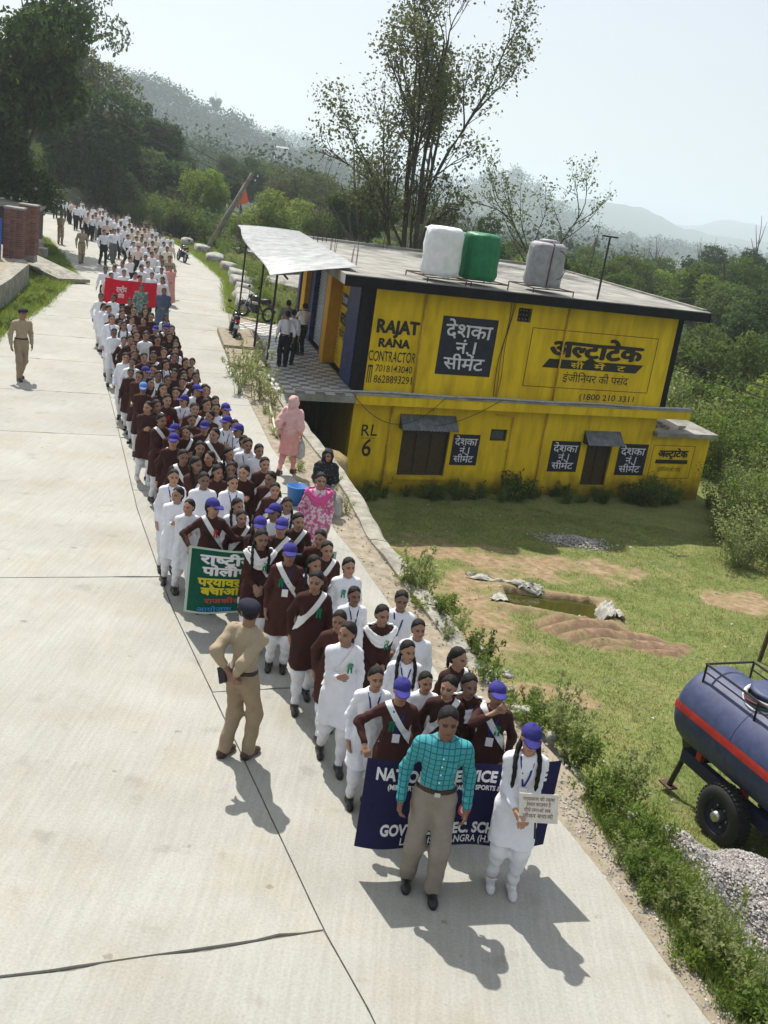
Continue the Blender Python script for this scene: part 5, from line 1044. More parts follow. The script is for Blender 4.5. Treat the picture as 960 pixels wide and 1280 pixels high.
for k in range(70):
    a = R(r9.uniform(-3, 25)); r = r9.uniform(85, 200); x, y = r * math.sin(a), r * math.cos(a); zb = float(ground_z(np.array([x]), np.array([y]))[0]); rad = r9.uniform(2.6, 4.8); h = rad * 1.25
    e = thing('tree', 'leafy tree in the packed valley woods behind the building', 'tree', (x, y, zb), r9.uniform(0, 6.28), 'packed trees of the valley'); kd = ['mid', 'dark', 'lite', 'mid'][k % 4]; link('crown', CR[kd][k % len(CR[kd])], None, e, (0, 0, h), None, (rad, rad, rad)); link('trunk', TRK[k % 3], None, e, (0, 0, 0), None, (5, 5, h * 1.1))
for k in range(34):
    a = R(r9.uniform(-24, -5)); r = r9.uniform(108, 210); x, y = r * math.sin(a), r * math.cos(a); zb = float(ground_z(np.array([x]), np.array([y]))[0]); rad = r9.uniform(3, 5); h = rad * 1.3
    e = thing('tree', 'dark tree in the packed woods behind the road bend', 'tree', (x, y, zb), r9.uniform(0, 6.28), 'packed trees behind the road'); kd = ['dark', 'mid', 'dark', 'dry'][k % 4]; link('crown', CR[kd][k % len(CR[kd])], None, e, (0, 0, h), None, (rad, rad, rad)); link('trunk', TRK[k % 3], None, e, (0, 0, 0), None, (5, 5, h * 1.1))
# terraces and a few roofs on the hazy slope
M_farroof = mat('hill_house_roof', (.35, .33, .31), .8); M_farwall = mat('hill_house_wall', (.5, .48, .44), .8)
for lab, a, b_, Y, s in (('tiny pale house on the hazy hillside left of the sparse tree', 330, 232, 420, 8), ('tiny flat roofed house on the ridge below the lone trees', 352, 187, 620, 7), ('small grey roofed house low on the wooded slope', 322, 228, 440, 7)):
    c = gy(a, b_, Y); e = thing('hill_house', lab, 'house', (c[0], c[1], c[2] - 1.5), .3); mb = MB(); mb.box((-s / 2, -s / 3, -4), (s / 2, s / 3, 2.2)); mb.obj('wall', M_farwall, e); mb = MB(); mb.add([(-s * .58, -s * .42, 2.2), (s * .58, -s * .42, 2.2), (s * .58, s * .42, 2.2), (-s * .58, s * .42, 2.2), (-s * .5, 0, 3.2), (s * .5, 0, 3.2)], [(0, 1, 5, 4), (2, 3, 4, 5), (1, 2, 5), (3, 0, 4), (3, 2, 1, 0)]); mb.obj('roof', M_farroof, e)
    for wx in (-s * .25, s * .2): mb = MB(); mb.box((wx, -s / 3 - .05, .3), (wx + .9, -s / 3 - .003, 1.4)); mb.obj('window', M_dark, e)
# ------------------------------------------------------------------ weeds and shrubs
def weed_mesh(name, seed, h, w_, nst, nl, size, m, droop=.3):
    r_ = np.random.default_rng(seed); br = []; P = []
    for s in range(nst):
        a = r_.uniform(0, 6.283); o = r_.uniform(0, w_ * .35); hh = h * r_.uniform(.55, 1.1); tilt = r_.uniform(.05, .75) * w_ / h; pts = np.array([[o * math.cos(a) + math.cos(a) * tilt * hh * t ** 1.4, o * math.sin(a) + math.sin(a) * tilt * hh * t ** 1.4, hh * t * (1 - droop * .2 * t)] for t in np.linspace(0, 1, 6)])
        br.append((pts, np.linspace(.006, .002, 6) * (h / .5) ** .5)); t = r_.random(nl) ** .7; i = np.minimum((t * 5).astype(int), 4); f = (t * 5 - i)[:, None]; P.append(pts[i] * (1 - f) + pts[i + 1] * f + r_.normal(size=(nl, 3)) * np.array([.07, .07, .05]) * w_ * 1.1)
    V1, F1 = tubes(br, 4); P = np.concatenate(P); P[:, 2] = np.abs(P[:, 2]); V2, F2 = leaves(P, size, .6, .5, r_); me = mesh_np(name, np.concatenate([V1, V2]), np.concatenate([F1, F2 + len(V1)])); me.materials.append(m); return me
WEED = [weed_mesh('foliage', 600, .45, .5, 9, 45, .06, ML_weed), weed_mesh('foliage', 601, .55, .6, 11, 45, .07, ML_weed), weed_mesh('foliage', 602, .35, .55, 10, 50, .05, ML_lite), weed_mesh('foliage', 603, .7, .5, 8, 60, .06, ML_pale), weed_mesh('foliage', 604, .5, .45, 9, 50, .065, ML_mid)]
SHRUB = [weed_mesh('foliage', 610, 2.2, 1.9, 26, 110, .11, ML_pale), weed_mesh('foliage', 611, 2.6, 2.0, 26, 120, .12, ML_weed), weed_mesh('foliage', 612, 1.8, 1.8, 22, 110, .12, ML_mid)]
def plant(me, x, y, z, s, label, group, name='weed', cat='plant', zs=1.0):
    o = link(name, me, None, None, (x, y, z), (0, 0, rng.uniform(0, 6.28)), (s, s, s * zs * rng.uniform(.85, 1.15))); tag(o, label, cat, group); return o
for k in range(52):       # along the foot of the yellow facade
    a = rng.uniform(.1, 13.6); d_ = rng.uniform(.15, .9); p = BO + BU * a - BV * d_; plant(WEED[[1, 4, 0, 4][k % 4]], p[0], p[1], fz(p[0], p[1]) - .02, rng.uniform(.8, 1.7) if 4 < a < 6 or a > 10 else rng.uniform(.6, 1.1), 'dark green weed at the shaded foot of the yellow wall', 'weeds at the foot of the wall')
for k in range(58):       # clinging to the retaining wall
    y = rng.uniform(10.2, 25); x = float(WW(y)) + rng.uniform(.36, .9)
    if 10.8 < y < 12.6: continue
    plant(WEED[k % 5], x, y, fz(x, y) - .02, rng.uniform(.8, 1.7) if y > 14.5 else rng.uniform(.6, 1.0), 'leafy weed on the field side of the retaining wall', 'weeds along the retaining wall')
for k in range(70):       # bank at the lower right
    y = rng.uniform(4.2, 10.6); x = float(WW(y)) + abs(rng.normal(.15, .35)) - .12; s = rng.uniform(.35, .95)
    if heap_z(np.array([x]), np.array([y]))[0] > .35: continue
    plant(WEED[[0, 2, 1, 3, 2][k % 5]], x, y, fz(x, y) + float(heap_z(np.array([x]), np.array([y]))[0]) * .9 - .03, s, 'green weed on the bank between road and gravel', 'weeds on the roadside bank')
for k in range(34):
    y = rng.uniform(9.4, 15.5); x = float(WW(y)) + rng.uniform(.0, .45); plant(WEED[[0, 2, 4, 3][k % 4]], x, y, -.1, rng.uniform(.45, 1.0), 'weed sprouting on top of the broken wall edge', 'weeds on the wall top')
for k in range(16):
    y = rng.uniform(12, 27); x = float(XR(y)) + rng.uniform(.2, .55); plant(WEED[[2, 3][k % 2]], x, y, -.02, rng.uniform(.3, .6), 'small weed growing on the shoulder earth', 'weeds on the shoulder')
for (a, b_, s) in ((305, 480, 1.5), (325, 498, 1.5), (292, 470, 1.1), (340, 508, 1.2), (300, 492, 1.0), (318, 470, 1.0)): p = gp(a, b_, 0); plant(WEED[3], p[0], p[1], -.02, s, 'tall pale weed clump in front of the verandah slab', 'weeds before the verandah', zs=1.1)
for (a, b_, s, k) in ((925, 700, .8, 0), (950, 680, .95, 1), (975, 700, .9, 0), (925, 650, .85, 1), (955, 645, 1.0, 0), (935, 620, .9, 2), (975, 610, 1.2, 1), (905, 665, .5, 2), (1000, 660, 1.1, 0), (945, 660, .8, 0), (915, 630, .7, 0), (985, 680, 1.0, 1), (1000, 620, 1.3, 0)): p = gp(a, b_, -2.75); plant(SHRUB[k], p[0], p[1], fz(p[0], p[1]) - .05, s, 'tall pale green shrub right of the annex', 'shrubs beside the annex', 'shrub', 'bush', 1.0)
for k in range(26): a = rng.uniform(14.2, 26); d_ = rng.uniform(2.5, 13); p = BO + BU * a + BV * d_; plant(SHRUB[k % 3], p[0], p[1], float(ground_z(np.array([p[0]]), np.array([p[1]]))[0]) - .1, rng.uniform(1.0, 1.8), 'green shrub in the thicket behind the annex', 'thicket behind the annex', 'shrub', 'bush')
for k in range(22): y = rng.uniform(42, 66); x = float(XR(y)) + rng.uniform(1.4, 3.2); plant(SHRUB[1 if k % 2 else 0], x, y, -.35, rng.uniform(.35, .62), 'light green weed thicket behind the parapet stones', 'weeds behind the parapet', 'shrub', 'bush')
for k in range(46): y = rng.uniform(80, 128); x = float(XR(y)) + rng.uniform(1.5, 9); plant(SHRUB[2], x, y, float(ground_z(np.array([x]), np.array([y]))[0]) - .1, rng.uniform(1.1, 2.0), 'dark shrub thicket beyond the far end of the procession', 'far roadside thicket', 'shrub', 'bush')
plant(SHRUB[2], *gp(298, 318, .2)[:2], -.1, .9, 'round dark bush in front of the low grey house', None, 'shrub', 'bush')
for k in range(110):      # left verge
    y = rng.uniform(29, 60); x = float(XL(y)) - abs(rng.normal(.2, .8)) - .1
    if -12.4 - (y - 31) * .27 > x and y < 44: continue
    plant(WEED[[2, 0, 2, 1][k % 4]], x, y, float(ground_z(np.array([x]), np.array([y]))[0]) - .03, rng.uniform(.6, 1.2), 'bright green weed on the left verge below the concrete wall', 'weeds on the left verge', zs=.8)
for k in range(16): p = gp(rng.uniform(28, 52), rng.uniform(268, 276), 2.2); plant(WEED[1], p[0] * .93, p[1] * .93, 2.0, 1.0, 'green creeper on top of the dark house roof', 'creepers on the dark house') if k < 0 else None
# grass (stuff)
def grass(name, label, x, y, z, h, m, blades=4, wd=.010, spread=.05):
    n = len(x); N_ = n * blades; P = np.repeat(np.stack([x, y, z], -1), blades, 0) + np.concatenate([rng.normal(size=(N_, 2)) * spread, np.zeros((N_, 1))], 1)
    hh = np.repeat(h, blades) * rng.uniform(.5, 1.2, N_); a = rng.uniform(0, 6.283, N_); t = np.stack([np.cos(a), np.sin(a), np.zeros(N_)], -1); l = rng.normal(size=(N_, 2)) * .45; tip = P + np.stack([l[:, 0] * hh, l[:, 1] * hh, hh], -1)
    V = np.stack([P - t * wd, P + t * wd, tip], 1).reshape(-1, 3); o = link(name, mesh_np(name, V, np.arange(N_ * 3).reshape(-1, 3)), m); return tag(o, label, 'grass', None, 'stuff')
n = 42000; gx = rng.uniform(.3, 11.5, n); gyy = 9.5 + 21 * rng.random(n) ** 1.5; k = (gx > WW(gyy) + .35) & (soil_mask(gx, gyy) < .30 + .3 * rng.random(n)) & (pond_d(gx, gyy) > .15) & (heap_z(gx, gyy) < .06); gx, gyy = gx[k], gyy[k]
grass('field_grass', 'short patchy grass over the field below the road', gx, gyy, field_full(gx, gyy) - .01, .035 + .05 * vnoise(gx * .9, gyy * .9, 99), ML_grass, 4, .007, .06)
n = 14000; gyy = rng.uniform(3.8, 13.0, n); gx = WW(gyy) + np.abs(rng.normal(.1, .5, n)) - .12 + np.where(gyy > 10, .35, 0); k = heap_z(gx, gyy) < .35; gx, gyy = gx[k], gyy[k]
grass('bank_grass', 'long green grass on the roadside bank at lower right', gx, gyy, field_full(gx, gyy) + heap_z(gx, gyy) * .8 - .02, .06 + .16 * vnoise(gx * 1.5, gyy * 1.5, 98), ML_weed, 4, .007, .05)
n = 15000; gyy = rng.uniform(26, 62, n); gx = XL(gyy) - np.abs(rng.normal(0, 1.1, n)); grass('verge_grass', 'lush bright green grass on the left verge', gx, gyy, ground_z(gx, gyy) - .02, np.full(n, .28), ML_lite, 4, .02, .1)
n = 9000; gyy = rng.uniform(42, 75, n); gx = XR(gyy) + np.abs(rng.normal(.2, 1.1, n)); grass('parapet_grass', 'green grass growing behind the parapet stones', gx, gyy, np.full(n, -.15), np.full(n, .38), ML_lite, 4, .02, .1)

# ------------------------------------------------------------------ people: bodies and clothes as smooth implicit surfaces
class Grid:
    def __init__(s, xs, ys, zs):
        s.ax = [np.asarray(a, np.float32) for a in (xs, ys, zs)]; s.shape = tuple(len(a) for a in s.ax)
    def win(s, lo, hi):
        sl = []
        for a, l, h in zip(s.ax, lo, hi):
            i0 = int(np.searchsorted(a, l)); i1 = int(np.searchsorted(a, h, 'right'))
            if i1 - i0 < 1: return None
            sl.append(slice(i0, i1))
        return tuple(sl)
    def pts(s, sl):
        return (s.ax[0][sl[0]][:, None, None], s.ax[1][sl[1]][None, :, None], s.ax[2][sl[2]][None, None, :])
def axis(lo, hi, step, fine=(), fstep=0.006):
    out = [lo]
    while out[-1] < hi:
        c = out[-1]; st = fstep if any(a <= c <= b for a, b in fine) else step
        out.append(c + st)
    return np.array(out)
def seg(a, b, ra, rb=None): return ('s', np.array(a, float), np.array(b, float), ra, ra if rb is None else rb)
def ell(c, r, M=None): return ('e', np.array(c, float), np.array(r, float), M)
def eval_prims(g, prims, k, inflate=0.0):
    E = np.zeros(g.shape, np.float32); pad = 3.5 / k + 0.02
    for p in prims:
        if p[0] == 's':
            _, a, b, ra, rb = p; ra += inflate; rb += inflate; m = max(ra, rb) + pad
            sl = g.win(np.minimum(a, b) - m, np.maximum(a, b) + m)
            if sl is None: continue
            x, y, z = g.pts(sl); d = b - a; L = float(d @ d) + 1e-12
            t = np.clip(((x - a[0]) * d[0] + (y - a[1]) * d[1] + (z - a[2]) * d[2]) / L, 0, 1)
            D = np.sqrt((x - a[0] - t * d[0]) ** 2 + (y - a[1] - t * d[1]) ** 2 + (z - a[2] - t * d[2]) ** 2) - (ra + (rb - ra) * t)
        else:
            _, c, r, M = p; r = r + inflate; m = float(max(r)) + pad
            sl = g.win(c - m, c + m)
            if sl is None: continue
            x, y, z = g.pts(sl); X, Y, Z = x - c[0], y - c[1], z - c[2]
            if M is not None:
                X, Y, Z = (M[0][0] * X + M[1][0] * Y + M[2][0] * Z, M[0][1] * X + M[1][1] * Y + M[2][1] * Z, M[0][2] * X + M[1][2] * Y + M[2][2] * Z)
            k0 = np.sqrt((X / r[0]) ** 2 + (Y / r[1]) ** 2 + (Z / r[2]) ** 2) + 1e-6
            k1 = np.sqrt((X / r[0] ** 2) ** 2 + (Y / r[1] ** 2) ** 2 + (Z / r[2] ** 2) ** 2) + 1e-6
            D = k0 * (k0 - 1) / k1
        E[sl] += np.exp(np.clip(-k * D, -30, 30))
    return np.where(E > 1e-12, -np.log(np.maximum(E, 1e-12)) / k, 0.6).astype(np.float32)
def smin(a, b, k): return (-np.log(np.exp(np.clip(-k * a, -40, 40)) + np.exp(np.clip(-k * b, -40, 40))) / k)
def surface_nets(g, D):
    """dual mesh of the zero level: (verts, quads)"""
    ins = D < 0
    nx, ny, nz = g.shape
    c = np.zeros((nx - 1, ny - 1, nz - 1), np.int8)
    for i in (0, 1):
        for j in (0, 1):
            for k in (0, 1): c += ins[i:nx - 1 + i, j:ny - 1 + j, k:nz - 1 + k]
    act = (c > 0) & (c < 8); idx = np.argwhere(act); n = len(idx)
    if n == 0: return np.zeros((0, 3)), np.zeros((0, 4), int)
    vid = np.full(act.shape, -1, np.int32); vid[tuple(idx.T)] = np.arange(n)
    vals = np.empty((n, 8), np.float32); crn = [(i, j, k) for i in (0, 1) for j in (0, 1) for k in (0, 1)]
    for q, (i, j, k) in enumerate(crn): vals[:, q] = D[idx[:, 0] + i, idx[:, 1] + j, idx[:, 2] + k]
    acc = np.zeros((n, 3), np.float32); cnt = np.zeros(n, np.float32)
    for q1 in range(8):
        for q2 in range(q1 + 1, 8):
            a, b = crn[q1], crn[q2]
            if sum(abs(u - v) for u, v in zip(a, b)) != 1: continue
            s = (vals[:, q1] < 0) != (vals[:, q2] < 0)
            t = np.where(s, vals[:, q1] / np.where(s, vals[:, q1] - vals[:, q2], 1), 0)
            P = np.array(a, np.float32)[None] + t[:, None] * (np.array(b, np.float32) - np.array(a, np.float32))[None]
            acc += P * s[:, None]; cnt += s
    acc /= cnt[:, None]
    V = np.empty((n, 3), np.float32)
    for d in range(3):
        a = g.ax[d]; V[:, d] = a[idx[:, d]] + acc[:, d] * (a[idx[:, d] + 1] - a[idx[:, d]])
    Q = []
    for d in range(3):
        s0 = [slice(None)] * 3; s1 = [slice(None)] * 3; s0[d] = slice(0, -1); s1[d] = slice(1, None)
        ch = ins[tuple(s0)] != ins[tuple(s1)]
        o1, o2 = [(1, 2), (2, 0), (0, 1)][d]
        E = np.argwhere(ch); ok = (E[:, o1] > 0) & (E[:, o2] > 0) & (E[:, o1] < g.shape[o1] - 1) & (E[:, o2] < g.shape[o2] - 1); E = E[ok]
        fl = ins[tuple(E.T)]
        def V4(a, b):
            e = E.copy(); e[:, o1] -= a; e[:, o2] -= b; return vid[tuple(e.T)]
        q = np.stack([V4(1, 1), V4(0, 1), V4(0, 0), V4(1, 0)], 1)
        q[~fl] = q[~fl][:, ::-1]; Q.append(q)
    Q = np.concatenate(Q); Q = Q[(Q >= 0).all(1)]
    return V, Q
def rot_xyz(yaw=0, pitch=0, tilt=0):
    return np.array(Matrix.Rotation(yaw, 3, 'Z') @ Matrix.Rotation(pitch, 3, 'X') @ Matrix.Rotation(tilt, 3, 'Y'))
def ik(a, b, l1, l2, pole):
    a = np.array(a, float); b = np.array(b, float); d = b - a; L = np.linalg.norm(d)
    if L > (l1 + l2) * .999: b = a + d / L * (l1 + l2) * .999; d = b - a; L = np.linalg.norm(d)
    u = d / L; p = np.array(pole, float); p = p - u * (p @ u); p /= np.linalg.norm(p) + 1e-9
    x = (l1 * l1 - l2 * l2 + L * L) / (2 * L); h = math.sqrt(max(l1 * l1 - x * x, 0))
    return a + u * x + p * h, b
def unit(v): v = np.array(v, float); return v / (np.linalg.norm(v) + 1e-9)
def hand_prims(w, d, pn, curl, side):
    """five-finger hand at wrist w, pointing along d, palm facing pn; thumb to the side of the palm"""
    d = unit(d); pn = unit(pn - d * (pn @ d)); lat = np.cross(d, pn) * side      # towards the thumb
    P = []
    k = w + d * .085
    P += [seg(w, w + d * .03, .021, .024), seg(w + d * .03 + lat * .016, k + lat * .022, .0165, .0135), seg(w + d * .03 - lat * .014, k - lat * .022, .0165, .013), seg(w + d * .03, k, .018, .015)]
    for i, (off, L) in enumerate(((.029, .068), (.010, .078), (-.010, .072), (-.029, .056))):
        b = k + lat * off; c1 = curl * .55; c2 = curl * 1.25
        m = b + (d * math.cos(c1) + pn * math.sin(c1)) * L * .52; e = m + (d * math.cos(c2) + pn * math.sin(c2)) * L * .48
        P += [seg(b - d * .01, m, .0092, .0085), seg(m, e, .0085, .0068)]
    t0 = w + d * .028 + lat * .022; t1 = t0 + unit(d * .75 + lat * .7 + pn * .25) * .042; t2 = t1 + unit(d + lat * .1 + pn * (.2 + curl * .5)) * .032
    P += [seg(t0, t1, .012, .0098), seg(t1, t2, .0095, .0075)]
    return P
class Pose:
    """joints of a figure 1.6 m tall facing -Y; hl / hr: targets of the left (+x) and right (-x) wrist"""
    def __init__(s, hl=(.25, -.03, .80), hr=(-.25, -.03, .80), fl=(.085, 0, .075), fr=(-.085, 0, .075), yaw=0, hpitch=0, tilt=0,
                 male=False, lean=0.0, el=(.3, .9, .1), er=(-.3, .9, .1), curl=.55, dl=None, dr=None, wide=1.0, pl=None, pr=None, hipz=.82):
        s.male = male; s.sw = (.172 if male else .145) * wide; s.wide = wide; s.lean = lean
        s.hipl = np.array([.085, 0, hipz]); s.hipr = np.array([-.085, 0, hipz])
        s.shl = np.array([s.sw, lean, 1.275]); s.shr = np.array([-s.sw, lean, 1.275])
        s.ell_, s.wl = ik(s.shl, hl, .275, .24, el); s.elr, s.wr = ik(s.shr, hr, .275, .24, er)
        s.knl, s.anl = ik(s.hipl, fl, .395, .375, (0.05, -1, 0)); s.knr, s.anr = ik(s.hipr, fr, .395, .375, (-.05, -1, 0))
        s.hd = np.array([0, lean - .005, 1.487]); s.M = rot_xyz(yaw, hpitch, tilt); s.curl = curl
        s.dl = unit(s.wl - s.ell_) if dl is None else unit(dl); s.dr = unit(s.wr - s.elr) if dr is None else unit(dr)
        s.pl = np.array([-1, .2, 0.]) if pl is None else np.array(pl, float); s.pr = np.array([1, .2, 0.]) if pr is None else np.array(pr, float)
        s.yaw = yaw
    def H(s, x, y, z): return s.hd + s.M @ np.array([x, y, z])
    def torso(s):
        w = s.wide; l = s.lean; dy = w ** .6
        T = [ell((0, l * .8, 1.18), (.126 * w, .088 * dy, .16)), ell((0, l * .3, 1.03), (.106 * w, .08 * dy, .15)), ell((0, .01, .89), (.136 * w, .102 * dy, .13)),
             seg((-s.sw * .78, l, 1.280), (0, l, 1.300), .046, .05), seg((s.sw * .78, l, 1.280), (0, l, 1.300), .046, .05)]
        if not s.male: T += [ell((.06, l - .055, 1.18), (.05, .04, .05)), ell((-.06, l - .055, 1.18), (.05, .04, .05))]
        else: T += [ell((0, l - .01, 1.21), (.15 * w, .095 * dy, .11))]
        return T
    def legs(s, r=(.078, .054, .036), low=1.0):
        out = []
        for h, k, a in ((s.hipl, s.knl, s.anl), (s.hipr, s.knr, s.anr)):
            out += [seg(h, k, r[0], r[1]), seg(k, a, r[1] * low, r[2])]
        return out
    def arms(s, r=(.043, .034, .022), cut=0.0):
        out = []
        for h, e, w_ in ((s.shl, s.ell_, s.wl), (s.shr, s.elr, s.wr)):
            out += [seg(h, e, r[0], r[1]), seg(e, w_ + (e - w_) * cut, r[1], r[2])]
        return out
    def head(s):
        M = s.M; H = s.H
        return [ell(H(0, .012, .027), (.074, .092, .086), M), ell(H(0, -.028, -.035), (.057, .06, .076), M), ell(H(0, -.045, -.088), (.026, .025, .02), M),
                ell(H(.03, -.05, -.035), (.026, .03, .032), M), ell(H(-.03, -.05, -.035), (.026, .03, .032), M)]
    def face(s):
        H = s.H; M = s.M
        return [seg(H(0, -.088, .004), H(0, -.102, -.032), .008, .013), ell(H(.011, -.092, -.036), (.009, .01, .008), M), ell(H(-.011, -.092, -.036), (.009, .01, .008), M),
                ell(H(0, -.085, -.062), (.021, .011, .010), M), ell(H(.03, -.077, .018), (.022, .012, .006), M), ell(H(-.03, -.077, .018), (.022, .012, .006), M),
                ell(H(.074, .012, -.008), (.009, .018, .028), M), ell(H(-.074, .012, -.008), (.009, .018, .028), M)]
    def foot(s, a):
        f = 1.0
        return [seg(a, (a[0], a[1] + .035, .035), .035, .034), seg((a[0], a[1] + .03, .034), (a[0] * 1.06, a[1] - .12, .028), .034, .026), seg((a[0] * 1.06, a[1] - .12, .028), (a[0] * 1.07, a[1] - .155, .024), .026, .02)]
def grid_for(P, pad=.12, step=.012, fstep=.006, zlo=-.02, zhi=1.63, fine=True):
    js = np.array([P.shl, P.shr, P.ell_, P.elr, P.wl, P.wr, P.wl + P.dl * .16, P.wr + P.dr * .16, P.knl, P.knr, P.anl + [0, -.13, 0], P.anr + [0, -.13, 0], P.anl, P.anr])
    lo = js.min(0) - pad; hi = js.max(0) + pad
    fz = []
    if fine:
        fz = [(1.36, 1.63)]
        for w_, d in ((P.wl, P.dl), (P.wr, P.dr)):
            e = w_ + d * .19; fz.append((min(w_[2], e[2]) - .02, max(w_[2], e[2]) + .02))
    st = fstep if fine else step
    return Grid(axis(lo[0], hi[0], st), axis(lo[1], hi[1], st), axis(zlo, zhi, step, fz, fstep))
def body_mesh(P, name, step=.018, fstep=.0072, fine=True):
    g = grid_for(P, .10, step, fstep, fine=fine)
    D = eval_prims(g, P.torso() + P.legs() + P.arms() + [seg((0, P.lean + .005, 1.30), P.H(0, .018, -.06), .056 if P.male else .046, .05 if P.male else .041)], 60)
    D = smin(D, eval_prims(g, P.head(), 90), 90)
    D = smin(D, eval_prims(g, P.face(), 260), 200)
    D = smin(D, eval_prims(g, hand_prims(P.wl, P.dl, P.pl, P.curl, 1) + hand_prims(P.wr, P.dr, P.pr, P.curl, -1), 330), 150)
    D = smin(D, eval_prims(g, P.foot(P.anl) + P.foot(P.anr), 90), 90)
    V, Q = surface_nets(g, D)
    me = mesh_np(name, V, Q, True)
    # eyes, brows and lips as point colours, plus painted eye-socket shade and under-nose strip
    L = (V - P.hd) @ P.M                                    # head-local coordinates
    c = np.ones((len(V), 4), np.float32); fr = L[:, 1] < -.045
    for sx in (-1, 1):
        e = ((L[:, 0] - sx * .031) / .0155) ** 2 + ((L[:, 2] - .001) / .0072) ** 2
        c[fr & (e < 1), :3] = (.10, .09, .09); c[fr & (e >= 1) & (e < 2.1), :3] = (.55, .5, .48)
        b = (np.abs(np.abs(L[:, 0] * sx - .032)) < .021) & (np.abs(L[:, 2] - .021 + .25 * np.abs(L[:, 0] * sx - .03)) < .0052)
        c[fr & b, :3] = (.22, .18, .16)
    lp = (np.abs(L[:, 0]) < .023) & (np.abs(L[:, 2] + .062) < .0075) & fr; c[lp, :3] = (.75, .42, .40)
    nn = (np.abs(L[:, 0]) < .014) & (np.abs(L[:, 2] + .045) < .003) & fr; c[nn, :3] = (.5, .4, .38)
    a = me.attributes.new('feature', 'FLOAT_COLOR', 'POINT'); a.data.foreach_set('color', c.ravel())
    return me
def folds(g, amp, n1, ph, z0=-.05, z1=1.5, grow=0.0):
    """cloth folds as a small offset field"""
    x = g.ax[0][:, None, None]; y = g.ax[1][None, :, None]; z = g.ax[2][None, None, :]
    a = np.arctan2(y, x)
    f = np.sin(a * n1 + ph + 2.2 * np.sin(z * 5 + ph)) * .6 + np.sin(a * (n1 * 2 + 1) - ph * 2 + 3 * z) * .3 + np.sin(z * 38 + 3 * np.sin(a * 3 + ph)) * .25
    w_ = np.clip(1 + grow * (.95 - z), .35, 2.2)
    return (amp * f * w_).astype(np.float32)
def top_sdf(g, P, hem=.50, sleeve=.08, loose=.014, flare=(.134, .188), kind='kameez', neck=.058, cuff=(.046, .041, .033), amp=.0062, ph=0.0, arms=True):
    D = eval_prims(g, [(p[0], p[1], p[2], p[3] + loose, p[4] + loose) if p[0] == 's' else (p[0], p[1], p[2] + loose, p[3]) for p in P.torso()] + [seg((0, P.lean + .005, 1.28), (0, P.lean + .01, 1.36), .062, .056)], 60)
    x = g.ax[0][:, None, None]; y = g.ax[1][None, :, None]; z = g.ax[2][None, None, :]
    if kind == 'kameez':
        t = np.clip((1.0 - z) / (1.0 - hem), 0, 1)
        rx = (flare[0] + (flare[1] - flare[0]) * t) * P.wide; ry = (flare[0] * .78 + (flare[1] * .82 - flare[0] * .78) * t) * P.wide ** .6
        an = np.arctan2(y, x); pl_ = 1 + t * (.035 * np.sin(an * 6 + ph + 1.5 * np.sin(z * 6)) + .022 * np.sin(an * 11 - ph))
        sk = (np.sqrt((x / (rx * pl_)) ** 2 + (y / (ry * pl_)) ** 2) - 1) * np.minimum(rx, ry)
        sk = np.maximum(sk, z - 1.02)
        D = smin(D, sk.astype(np.float32), 60)
        D = smin(D, eval_prims(g, P.legs((.104, .092, .07)), 60), 60)
    D = D + folds(g, amp, 5, ph, grow=1.6 if kind == 'kameez' else 0)
    D = np.maximum(D, hem - z + .004 * np.sin(x * 30 + ph))
    if arms:
        A = eval_prims(g, P.arms((cuff[0] + .004, cuff[1] + .003, cuff[2]), sleeve), 70); A = A + amp * .9 * (np.sin(z * 75 + 20 * y + ph + 3 * np.sin(x * 20)) * .6 + .5 * np.sin(z * 41 - 33 * y + x * 20))
        D = smin(D, A, 60)
    # neckline: a round opening
    hd = np.sqrt(x ** 2 + (y - P.lean + .012) ** 2 + ((z - 1.385) * .8) ** 2) - neck
    D = np.maximum(D, -hd); D = np.maximum(D, np.where(np.abs(x) < .12, z - 1.372, -1))
    return D.astype(np.float32)
def cloth(name, g, D):
    V, Q = surface_nets(g, D); return mesh_np(name, V, Q, True)
def top_mesh(P, name, step=.0135, ret=False, **kw):
    g = grid_for(P, .13, step, step, zlo=min(kw.get('hem', .5), P.wl[2], P.wr[2]) - .05, zhi=max(1.42, P.wl[2] + .08, P.wr[2] + .08, P.ell_[2] + .08, P.elr[2] + .08), fine=False)
    D = top_sdf(g, P, **kw); me = cloth(name, g, D)
    return (me, g, D) if ret else me
def salwar_mesh(P, name, step=.0135, r=(.086, .074, .044), hem=.075, top=.97, low=.98, amp=.0055, belt=False):
    g = grid_for(P, .13, step, step, zlo=-.02, zhi=top + .05, fine=False)
    D = smin(eval_prims(g, P.legs(r, low), 55), eval_prims(g, P.torso()[1:3], 42, .010), 45)
    x = g.ax[0][:, None, None]; z = g.ax[2][None, None, :]; y = g.ax[1][None, :, None]
    D = D + amp * (np.sin(z * 42 + 9 * x + 2 * np.sin(y * 30)) + .6 * np.sin(z * 23 - 25 * y + 8 * np.abs(x)))
    D = np.maximum(np.maximum(D, hem - z), z - top)
    return cloth(name, g, D)
def shoe_mesh(P, a, name, step=.011, inf=.009):
    g = Grid(axis(a[0] - .09, a[0] + .09, step), axis(a[1] - .24, a[1] + .13, step), axis(-.02, .18, step))
    D = eval_prims(g, P.foot(a), 90, inf); z = g.ax[2][None, None, :]
    D = np.maximum(np.maximum(D, -.001 - z), z - a[2] - .012)
    return cloth(name, g, D)
